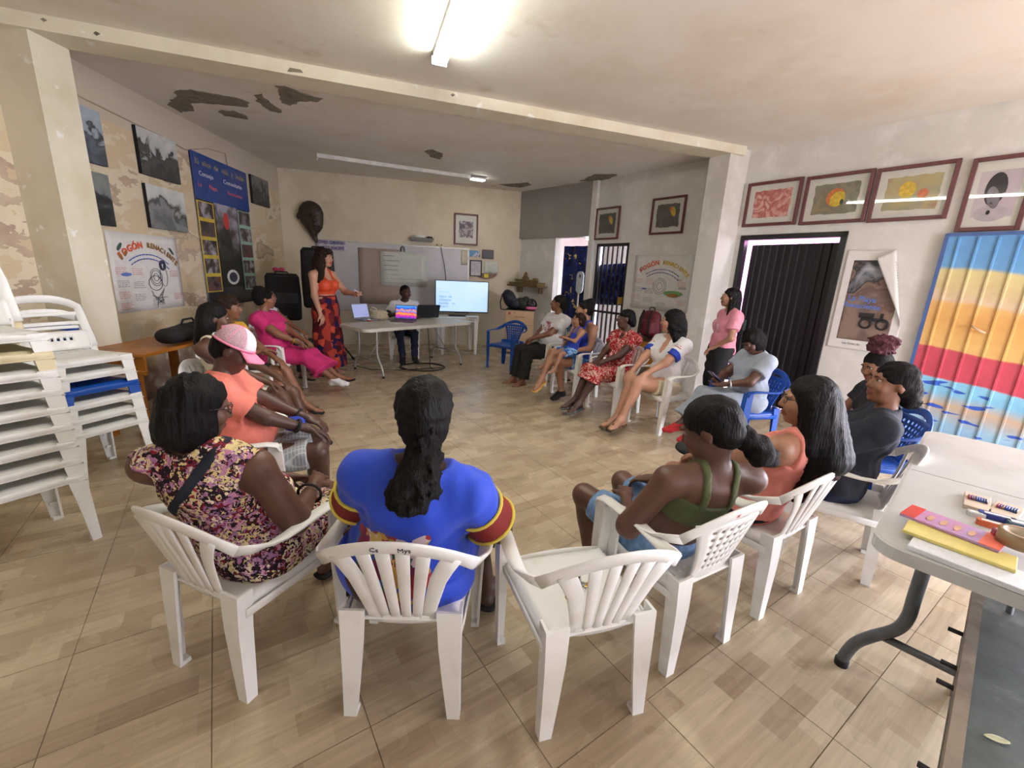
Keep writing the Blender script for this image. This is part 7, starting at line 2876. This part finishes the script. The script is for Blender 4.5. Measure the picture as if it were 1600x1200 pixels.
for sx, mm in ((-1, mat('yellow_print', srgb(206, 180, 70), .4)), (1, mat('teal_print', srgb(150, 190, 170), .4))):
    q = MB(); q.box((sx * w * .36, -h * .10, 0), (w * .27, h * .60, .001)); q.build('column_border', mm, bn, loc=(0, 0, Z))
    for k in range(5):
        q = MB(); q.box((0, 0, 0), (w * .235, h * .098, .001)); q.build('photo_print', art('banner_photo_%d' % (k + (0 if sx < 0 else 5)), [(.3, srgb(40, 34, 36)), (.5, srgb(96, 84, 84)), (.65, srgb(170, 166, 170) if (k + sx) % 3 else srgb(120, 60, 50))], 9, detail=6, seed=k * 3 + sx), bn, loc=(sx * w * .36, h * (.145 - k * .122), Z + .0012))
q = MB(); q.box((0, -h * .08, 0), (w * .42, h * .58, .001)); q.build('centre_photo', art('tree_crowd_photo', [(.3, srgb(34, 36, 28)), (.5, srgb(70, 66, 60)), (.6, srgb(120, 112, 118)), (.75, srgb(170, 168, 186))], 4, detail=6, seed=9, grad=.5), bn, loc=(0, 0, Z))
blob(bn, -w * .02, h * .10, w * .05, h * .06, m_ink_r, z=Z + .0012, name='red_figure'); blob(bn, w * .0, -h * .30, w * .12, h * .055, mat('seal_white', srgb(226, 226, 226), .5), z=Z + .0012, name='seal'); blob(bn, w * .0, -h * .30, w * .08, h * .037, m_ink, z=Z + .0024, name='seal_mark')
# wire along the left wall
q = MB()
W0 = [(116, 146), (160, 168), (205, 190), (250, 212), (290, 234), (325, 232), (352, 240), (356, 262)]
pts = []
for a in W0:
    xx, zz = W_LEFT.hit(*a, off=.01); pts.append(W_LEFT.pt(xx, zz, .01))
tag(q.tube(pts, .007, 6).build('wall_wire', mat('painted_wire', srgb(176, 164, 140), .7)), 'painted electric wire running along the left wall', 'wire')

# far wall: whiteboard group
x, z, w, h = W_BACK.rect((519, 376), (732, 390), (730, 488), (521, 485))
wb = W_BACK.panel('whiteboard', x, z, .003, label='long whiteboard on the far wall', cat='whiteboard')
q = MB(); q.box((0, 0, .012), (w, h, .02)); q.build('board', mat('white_board_enamel', srgb(190, 188, 190), .3, .03, 3), wb)
q = MB()
for sx in (-1, 1): q.box((sx * w / 2, 0, .014), (.025, h + .02, .03))
for sy in (-1, 1): q.box((0, sy * h / 2, .014), (w, .025, .03))
q.build('board_frame', mat('aluminium_frame', srgb(176, 176, 172), .4, metal=.5), wb)
def sheet(quad, name, label, m, off=.03, cat='paper', txt=None):
    x, z, w, h = W_BACK.rect(*quad)
    e = W_BACK.panel(name, x, z, off, label=label, cat=cat)
    q = MB(); q.grid(lambda u, v: ((u - .5) * w, (v - .5) * h, .004 * math.sin(6 * u + 2)), 8, 6, .0012); q.build('sheet', m, e)
    if txt: txt(e, w, h)
    return e
sheet(((559, 386), (627, 391), (624, 476), (563, 474)), 'kraft_paper', 'taupe paper sheet taped to the whiteboard', mat('taupe_paper', srgb(168, 152, 140), .85, .03), off=.034)
def flip(e, w, h):
    for k, (dy, ww, c) in enumerate(((.38, .26, m_ink), (.24, .34, m_ink), (.10, .32, m_ink), (-.02, .3, m_ink), (-.16, .36, mat('faint_ink', srgb(150, 150, 150), .8)), (-.28, .8, MATS['faint_ink']), (-.40, .7, MATS['faint_ink']))):
        scribble(e, -w * .43, h * dy, w * ww, 1, .02, c, z=.006, th=.010, seed=k)
sheet(((593, 392), (667, 397), (668, 449), (596, 446)), 'flipchart_sheet', 'white flipchart sheet with a handwritten list', mat('flipchart_paper', srgb(206, 208, 200), .85, .02), off=.043, txt=flip)
def consejo(e, w, h):
    lettering(e, 'CONSEJO  COMUNITARIO', h * .40, 0, h * .24, .006, m_ink_p, bold=.002, sx=w * .92 / (20 * h * .40 * .62))
    lettering(e, 'LA PLAYA  RENACIENTE', h * .40, 0, -h * .24, .006, m_ink_p, bold=.002, sx=w * .92 / (20 * h * .40 * .62))
sheet(((495, 373), (543, 377), (543, 394), (495, 390)), 'council_sign', 'paper sign reading CONSEJO COMUNITARIO LA PLAYA RENACIENTE', mat('pale_lilac_paper', srgb(196, 190, 196), .85), off=.043, cat='sign', txt=consejo)
sheet(((721, 390), (731, 391), (729, 414), (720, 414)), 'paper_strip', 'cream paper strip hanging at the right end of the whiteboard', mat('cream_paper', srgb(206, 198, 176), .85), off=.043)
sheet(((732, 391), (750, 391.5), (750, 402), (732, 401)), 'blue_photo_card', 'small blue and white photo card above the certificate', art('blue_card', [(.4, srgb(50, 70, 120)), (.5, srgb(206, 214, 220)), (.6, srgb(110, 160, 200))], 5, seed=2), off=.004, cat='card')
sheet(((756, 409), (777, 409), (778, 428), (756, 427)), 'green_diploma', 'white and green diploma beside the framed certificate', art('green_diploma_print', [(.4, srgb(206, 210, 200)), (.56, srgb(196, 200, 190)), (.62, srgb(140, 176, 120))], 4, seed=8), off=.012, cat='paper')
sheet(((756, 428), (763, 428), (763, 434), (756, 434)), 'sticky_note', 'yellow sticky note below the green diploma', mat('sticky_yellow', srgb(226, 214, 80), .8), off=.016, cat='note')
framed(W_BACK, ((734, 406), (753, 407), (752, 433), (734, 431)), 'small framed certificate with a dark frame', mat('certificate_paper', srgb(214, 212, 216), .8), mat_w=.02, fw=.02, frame_m=mat('dark_wood_frame', srgb(44, 30, 32), .5), rag=False, extra=lambda e, w, h: scribble(e, -w * .4, h * .35, w * .8, 7, h * .1, m_ink, z=.0112, th=.006), glass=False)
x, z, w, h = W_BACK.rect((753, 390), (771, 391), (771, 405), (753, 404))
e = W_BACK.panel('dark_plaque', x, z, .003, label='dark wooden plaque right of the photo card', cat='plaque')
q = MB(); q.box((0, 0, .008), (w, h, .014)); q.build('plate', mat('dark_plaque_wood', srgb(58, 34, 32), .5), e)
q = MB(); q.box((0, 0, .016), (w * .8, h * .76, .003)); q.build('engraved_face', mat('dark_slate_face', srgb(44, 48, 50), .4), e)
x, z = W_BACK.hit(759, 427)
e = W_BACK.panel('round_board', x, z, .002, label='brown half-round board behind the diploma', cat='board')
q = MB(); P_ = [(.24 * math.cos(a), .12 * math.sin(a)) for a in np.linspace(math.pi, 2 * math.pi, 17)]
k = len(P_); q.add([(a, b, 0) for a, b in P_] + [(a, b, .01) for a, b in P_], [tuple(range(k))[::-1], tuple(range(k, 2 * k))] + [(i, (i + 1) % k, k + (i + 1) % k, k + i) for i in range(k)])
q.build('half_disc', mat('brown_board', srgb(132, 104, 92), .7), e)
# tray, socket and cord above the board
x, z = W_BACK.hit(659, 378)
e = W_BACK.panel('wire_tray', x, z, .01, label='grey tray with rolled paper above the whiteboard', cat='tray')
q = MB()
q.loft([[Vector((s * a, b, c)) for s, b, c in ((-1, 0, 0), (1, 0, 0), (1, 0, .13), (-1, 0, .13))] for a, b in ((.20, 0),)] + [[Vector((s * .24, .07, c)) for s, c in ((-1, 0), (1, 0), (1, .15), (-1, .15))]], True, 0, False)
q.build('tray_body', mat('grey_tray_metal', srgb(128, 128, 124), .5, metal=.4), e)
q = MB(); q.tube([(-.16, .085, .06), (.06, .095, .07)], .028, 10); q.build('paper_roll', m_paper, e)
q = MB(); q.ball((.15, .085, .06), (.07, .025, .05), 10); q.build('dark_bundle', m_olive, e)
x, z = W_BACK.hit(686, 383)
e = W_BACK.panel('wall_socket', x, z, .004, label='double wall socket above the whiteboard', cat='socket')
for s in (-1, 1):
    q = MB(); q.box((s * .045, 0, .008), (.075, .075, .016)); q.build('plate', m_cream_pl, e, bevel=.004)
    q = MB(); q.box((s * .045, 0, .017), (.03, .02, .003)); q.build('outlet', m_rubber, e)
q = MB(); pts = []
for a in ((689, 386), (691, 398), (694, 412), (696, 428), (697, 442)):
    xx, zz = W_BACK.hit(*a, off=.04); pts.append(W_BACK.pt(xx, zz, .045))
tag(q.tube(pts, .006, 6).build('socket_cord', m_cable), 'thin cord hanging down the whiteboard to the television', 'cord')
x, z = W_BACK.hit(629, 389)
e = W_BACK.panel('board_clip', x, z, .03, label='grey curved clip at the top of the whiteboard', cat='clip')
q = MB(); q.tube([(-.035, -.05, 0), (-.03, .02, .02), (0, .045, .025), (.03, .02, .02), (.035, -.05, 0)], .013, 8); q.build('clip_arc', m_steel, e)

# carved head above the loudspeaker
x, z = W_BACK.hit(488, 342)
mk = W_BACK.panel('carved_head', x, z, .125, label='large dark carved wooden head hung on the far wall', cat='sculpture')
F = Field(.012)
F.ell((0, .06, 0), (.215, .24, .11), None, .04)
F.ell((.04, -.10, .02), (.15, .18, .09), None, .08)
F.cone((.02, -.26, 0), (.06, -.40, 0), .06, .035, .06)
F.ell((-.215, .03, -.02), (.035, .06, .04), None, .03)
F.cone((.06, .06, .10), (.075, -.04, .125), .022, .035, .03)
for sx in (-.03, .14): F.ell((sx, .06, .115), (.05, .022, .03), None, .02, sub=True)
F.ell((.075, -.12, .10), (.06, .02, .025), None, .02)
F.noise(.003, 40, 3)
link('head_form', F.mesh('head_form'), mat('dark_carved_wood', srgb(52, 40, 32), .5, .15, 12, bump=.2), mk)

# curling photo poster on the right wall
x, z, w, h = W_RIGHT.rect((1330, 389), (1424, 392), (1410, 556), (1288, 541))
cpz = W_RIGHT.panel('photo_poster', x, z, .006, label='white-bordered motorcycle photo poster curling off the right wall', cat='poster')
def curl(u, v, dz=0.0):
    """sheet whose upper right corner folds over towards the lower left"""
    x0, y0 = (u - .5) * w, (v - .5) * h
    # fold line runs from the top (u=.72) to the right edge (v=.28)
    a, b_ = Vector((.16 * w, .5 * h)), Vector((.5 * w, -.30 * h))
    d = (b_ - a).normalized()
    nn = Vector((-d.y, d.x))
    if nn.x < 0: nn = -nn
    s_ = (Vector((x0, y0)) - a).dot(nn)
    if s_ <= 0: return Vector((x0, y0, .004 + dz))
    r = .02
    th = s_ / r
    if th < math.pi:
        off, up = r * math.sin(th), r * (1 - math.cos(th))
    else:
        off, up = -(s_ - math.pi * r), 2 * r
    p = Vector((x0, y0)) + nn * (off - s_)
    return Vector((p.x, p.y, .004 + up + dz * math.cos(min(th, math.pi))))
q = MB(); q.grid(lambda u, v: curl(u, v), 41, 41, .0015); q.build('poster_sheet', mat('glossy_poster_paper', srgb(222, 220, 216), .5, .02), cpz)
pm_ = art('street_photo', [(.30, srgb(134, 112, 100)), (.40, srgb(108, 90, 82)), (.47, srgb(104, 80, 70)), (.53, srgb(132, 108, 96)), (.58, srgb(40, 38, 42)), (.66, srgb(120, 122, 128)), (.8, srgb(170, 172, 178))], 4, detail=5, seed=11, grad=.42)
q = MB(); q.grid(lambda u, v: curl(.13 + .74 * u, .10 + .80 * v, .0012), 37, 37, .0006); q.build('photo_print', pm_, cpz)
mk_ = mat('motorcycle_ink', srgb(34, 32, 34), .6)
for cx_ in (-.02, .22):
    ring(cpz, cx_ * w + .02, -h * .22, h * .045, mk_, .012, .0085, name='motorcycle_wheel')
q = MB(); q.box((w * .10, -h * .175, 0), (w * .34, h * .035, .0008), rot=Matrix.Rotation(-.08, 3, 'Z')); q.box((w * .0, -h * .14, 0), (w * .22, h * .05, .0008)); q.box((w * .22, -h * .15, 0), (w * .05, h * .08, .0008)); q.build('motorcycle_body', mk_, cpz, loc=(0, 0, .0085))
lettering(cpz, 'La Playa', h * .075, -w * .12, h * .02, .0085, mat('graffiti_blue', srgb(96, 120, 190), .6), name='graffiti', bold=.002, rot=-.06)
lettering(cpz, 'Renaciente', h * .07, -w * .10, -h * .05, .0085, MATS['graffiti_blue'], name='graffiti', bold=.002, rot=-.06)
lettering(cpz, 'Las Golas de', h * .03, -w * .13, -h * .44, .0085, m_ink, name='caption')

# ------------------------------------------------------------------ wooden desks, rucksack
m_pine = blotch('varnished_pine', srgb(176, 112, 40), [(srgb(140, 84, 28), 4, .45, .7, 5, 61)], rough=.4, bump=.05)
dk0 = at_z(198, 528, .72)
ds = empty('school_desk', (-3.36, 3.98, .0), math.radians(4), 'varnished wooden desk against the left wall beside the stacked chairs', 'desk')
q = MB(); q.box((0, 0, .75), (.56, 1.1, .03)); q.build('desktop', m_pine, ds, bevel=.004)
q = MB(); q.box((0, -.52, .67), (.54, .02, .13)); q.build('front_board', m_pine, ds, bevel=.003)
q = MB(); q.box((0, -.54, .605), (.56, .03, .035)); q.build('front_lip', m_pine, ds, bevel=.003)
for sx, sy in ((-.18, -.42), (.12, -.45), (-.18, .45), (.18, .45)):
    q = MB(); q.box((sx, sy, .3675), (.07, .05, .735)); q.build('leg', m_pine, ds)
bg = empty('instrument_case', (-3.22, 4.22, .767), math.radians(100), 'long black soft case lying on the wooden desk', 'case')
F = Field(.012); F.cone((-.34, 0, .085), (.40, 0, .085), .075, .082, .02, u=[0, 1, 0], su=1.4); F.noise(.006, 25, 3)
link('case_body', F.mesh('case_body'), mat('black_nylon', srgb(22, 22, 24), .75, .1, 30, bump=.4, bscale=60), bg)
q = MB(); q.tube([(-.12, 0, .16), (-.08, 0, .205), (.08, 0, .205), (.12, 0, .16)], .010, 8); q.build('carry_handle', m_rubber, bg)
# right desk with rucksack
_p = W_RIGHT.hit(1010, 520)[0]
RS = W_RIGHT.hit(1014, 516, off=.28)[0]
dsp = W_RIGHT.pt(RS + .05, 0, .28)
ang = math.atan2(W_RIGHT.u.y, W_RIGHT.u.x)
d2 = empty('slatted_desk', (dsp.x, dsp.y, 0), ang, 'varnished wooden desk with slatted side below the poster', 'desk')
q = MB(); q.box((0, 0, .66), (1.05, .46, .03)); q.build('desktop', mat('dark_desk_wood', srgb(84, 58, 40), .5, .1, 10), d2, bevel=.004)
q = MB(); q.box((0, -.20, .60), (1.02, .025, .09)); q.build('rail', m_pine, d2, bevel=.003)
for k in range(14):
    q = MB(); q.box((-.46 + k * .07, -.20, .40), (.058, .016, .32)); q.build('slat', m_pine, d2)
for sx in (-1, 1):
    for sy in (-1, 1):
        q = MB(); q.box((sx * .49, sy * .19, .3225), (.05, .05, .645)); q.build('leg', m_pine, d2)
rk = empty('rucksack', (W_RIGHT.pt(RS, 0, .26).x, W_RIGHT.pt(RS, 0, .26).y, .675), ang, 'dark red rucksack standing on the slatted desk', 'bag')
F = Field(.011)
F.cone((0, 0, .10), (0, 0, .34), .095, .085, .03, u=[1, 0, 0], su=1.95)
F.cone((0, -.09, .10), (0, -.085, .22), .06, .055, .03, u=[1, 0, 0], su=2.1)
F.cut((0, 0, .0), (0, 0, -1))
link('pack_body', F.mesh('pack_body'), mat('dark_red_nylon', srgb(104, 24, 38), .6, .1, 30, bump=.3, bscale=50), rk)
for s in (-1, 1):
    q = MB(); q.tube([(s * .07, -.10, .42), (s * .08, -.155, .30), (s * .085, -.165, .12), (s * .10, -.14, .02)], .017, 8); q.build('strap', m_rubber, rk)
q = MB(); q.tube([(-.05, 0, .425), (-.035, 0, .465), (.035, 0, .465), (.05, 0, .425)], .008, 8); q.build('top_loop', m_rubber, rk)

# ------------------------------------------------------------------ things on the near table and chair
TZ = TABLE_Z + .0015
TH = math.degrees(math.atan2(TABLE_E1.y, TABLE_E1.x))
def tpx(px, py, z=TZ): return at_z(px, py, z)
def slab(name, quad, z0, th, m, label, cat, warp=.0, parts=None):
    """flat booklet whose corners sit under the given points"""
    P_ = [at_z(*p, z0 + th) for p in quad]
    c = sum(P_, Vector()) / 4
    ux = ((P_[1] - P_[0]) + (P_[2] - P_[3])) / 2
    uy = ((P_[0] - P_[3]) + (P_[1] - P_[2])) / 2
    a = math.atan2(ux.y, ux.x)
    w, h = ux.length, abs(uy.length)
    e = empty(name, (c.x, c.y, z0), a, label, cat)
    q = MB(); q.box((0, 0, th / 2), (w, h, th)); q.build('cover', m, e, bevel=min(.002, th * .3))
    if parts: parts(e, w, h, th)
    return e
m_sheetw = mat('stacked_paper', srgb(222, 226, 232), .7, .03, 60)
slab('paper_stack', ((1428, 832), (1640, 905), (1625, 935), (1422, 850)), TZ, .018, m_sheetw, 'stack of white paper at the table edge', 'paper')
slab('yellow_folder', ((1418, 812), (1590, 868), (1590, 894), (1412, 826)), TZ + .0185, .012, mat('yellow_card', srgb(222, 208, 128), .7), 'yellow folder on the stack of white paper', 'folder')
def pack_print(e, w, h, th):
    q = MB(); q.box((-w * .42, 0, th + .0005), (w * .16, h, .001)); q.build('red_end', mat('red_packet', srgb(206, 60, 48), .5), e)
    q = MB(); q.box((w * .40, 0, th + .0005), (w * .2, h, .001)); q.build('coral_end', mat('coral_packet', srgb(236, 120, 100), .5), e)
    for k in range(4): blob(e, -w * .22 + k * w * .14, -h * .05, w * .035, h * .22, mat('gold_packet_dot', srgb(206, 160, 130), .5), z=th + .001, name='printed_dot')
slab('paper_packet', ((1424, 788), (1574, 842), (1566, 862), (1408, 802)), TZ + .031, .010, art('lilac_packet', [(.3, srgb(196, 120, 150)), (.5, srgb(180, 150, 200)), (.7, srgb(210, 130, 160))], 6, seed=3), 'lilac and red packet of coloured paper on the yellow folder', 'packet', parts=pack_print)
m_kraft = mat('kraft_box_card', srgb(206, 190, 170), .8)
def crayons(e, w, h, th):
    cols = [srgb(150, 40, 60), srgb(90, 40, 110), srgb(120, 80, 60), srgb(60, 60, 130), srgb(50, 80, 160), srgb(60, 70, 120), srgb(40, 60, 110), srgb(30, 40, 80)]
    q = MB(); q.box((0, h * .08, th + .0004), (w * .72, h * .28, .0008)); q.build('window_panel', mat('pale_window_card', srgb(226, 214, 206), .7), e)
    for k in range(8):
        q = MB(); q.tube([(-w * .32 + k * w * .09, -h * .06, th + .003), (-w * .32 + k * w * .09, h * .22, th + .003)], .004, 6); q.build('crayon', mat('crayon_%d' % k, cols[k], .5), e)
slab('crayon_box', ((1511, 768), (1553, 779), (1545, 799), (1502, 786)), TZ, .016, m_kraft, 'open kraft box of crayons, left of the pair', 'box', parts=crayons)
slab('crayon_box', ((1554, 780), (1600, 794), (1592, 815), (1546, 800)), TZ, .016, m_kraft, 'open kraft box of crayons, right of the pair', 'box', parts=crayons)
def flatbox(px, py, rot, d, m, name, label, cat, z=TZ):
    p = at_z(px, py, z)
    e = empty(name, (p.x, p.y, z), math.radians(TH + rot), label, cat)
    q = MB(); q.rbox((0, 0, d[2] / 2), d, r=min(d[0], d[1]) * .2); q.build('case', m, e)
    q = MB(); q.box((0, 0, d[2] + .0006), (d[0] * .7, d[1] * .5, .001)); q.build('label_strip', m_paper, e)
    return e
flatbox(1556, 812, -82, (.10, .032, .02), mat('blue_marker_case', srgb(36, 60, 140), .3), 'marker_case', 'blue case of pens on the grey table', 'case')
flatbox(1548, 824, -85, (.08, .028, .022), mat('orange_case', srgb(206, 100, 60), .35), 'pencil_case', 'orange pencil case beside the blue case', 'case')
flatbox(1524, 806, -80, (.05, .035, .016), mat('clear_plastic_box', srgb(196, 200, 200), .2), 'clear_box', 'small clear plastic box by the crayons', 'box')
flatbox(1592, 824, -80, (.07, .05, .02), mat('teal_case', srgb(60, 90, 110), .35), 'teal_case', 'teal case at the right edge of the table', 'case')
flatbox(1564, 838, -70, (.045, .03, .022), mat('crimson_box', srgb(150, 30, 50), .4), 'crimson_box', 'small crimson box on the corner of the packet', 'box', z=TZ + .042)
p = at_z(1592, 852, TZ + .042)
e = empty('tape_roll', p, math.radians(TH), 'wide roll of brown packing tape at the right edge', 'tape')
q = MB(); q.loft([[Vector((r * math.cos(a), r * math.sin(a), zz)) for r, zz in ((.055, 0), (.055, .045), (.038, .045), (.038, 0))] for a in np.linspace(0, 2 * math.pi, 29)[:-1]], closed=True, caps=False); q.build('tape_body', mat('brown_tape', srgb(150, 126, 96), .35), e)
q = MB(); q.loft([[Vector((r * math.cos(a), r * math.sin(a), zz)) for r, zz in ((.0378, .001), (.0378, .044), (.035, .044), (.035, .001))] for a in np.linspace(0, 2 * math.pi, 29)[:-1]], closed=True, caps=False); q.build('cardboard_core', m_kraft, e)
# leaf on the slate bench
p = at_z(1557, 1157, .4465)
q = MB(); q.grid(lambda u, v: ((u - .5) * .05, (v - .5) * .022 * math.sin(math.pi * (.06 + .88 * u)), .0015 + .006 * abs(v - .5) + .003 * u), 9, 5, .0006)
tag(q.build('dry_leaf', mat('pale_dry_leaf', srgb(206, 208, 176), .7), loc=p, rot=(0, 0, -.4)), 'pale dry leaf lying on the slate bench', 'leaf')
# keys on the empty chair
p = Vector((.30, 1.40, SEAT_Z - .010))
kk_ = empty('key_bunch', p, .4, 'bunch of keys with a tan leather fob on the empty chair', 'keys')
q = MB(); q.tube([(.018 * math.cos(a), .018 * math.sin(a), .004) for a in np.linspace(0, 6.28, 17)[:-1]], .0018, 6, closed=True); q.build('ring', m_silver, kk_)
for k in range(3):
    a = k * .7 + .4
    q = MB(); q.box((.045 * math.cos(a), .045 * math.sin(a), .003 + k * .002), (.05, .008, .002), rot=Matrix.Rotation(a, 3, 'Z')); q.ball((.02 * math.cos(a) + .01, .02 * math.sin(a), .004 + k * .002), (.012, .012, .002), 10); q.build('key', m_silver if k else m_gold, kk_)
q = MB(); q.rbox((-.05, -.03, .004), (.06, .035, .005), r=.008); q.build('leather_fob', mat('tan_leather', srgb(186, 140, 96), .6), kk_)
q = MB(); q.rbox((.0, .06, .009), (.05, .035, .018), r=.012); q.build('car_fob', m_rubber, kk_)
# pen marks on chair backs
def chair_mark(key, body, size, x, z, col):
    cx_, cy_, hd = CH[key]
    par = [o for o in bpy.data.objects if o.name.startswith('plastic_armchair') and o.parent is None and abs(o.location.x - cx_) < .01 and abs(o.location.y - cy_) < .01][0]
    me = text_mesh(body, size)
    o = link('pen_mark', me, col, par)
    p = back_pt(x, z)
    n_ = Vector((0, -1, -.30)).normalized()
    o.matrix_basis = Matrix.Translation(p + n_ * .0085) @ Matrix.Rotation(math.radians(90 + 16.7), 4, 'X')
chair_mark('g', 'Cs', .026, -.05, .744, m_ink)
chair_mark('g', 'Mys', .026, .04, .746, m_ink)
chair_mark('h', 'x', .03, -.06, .744, m_ink_r)
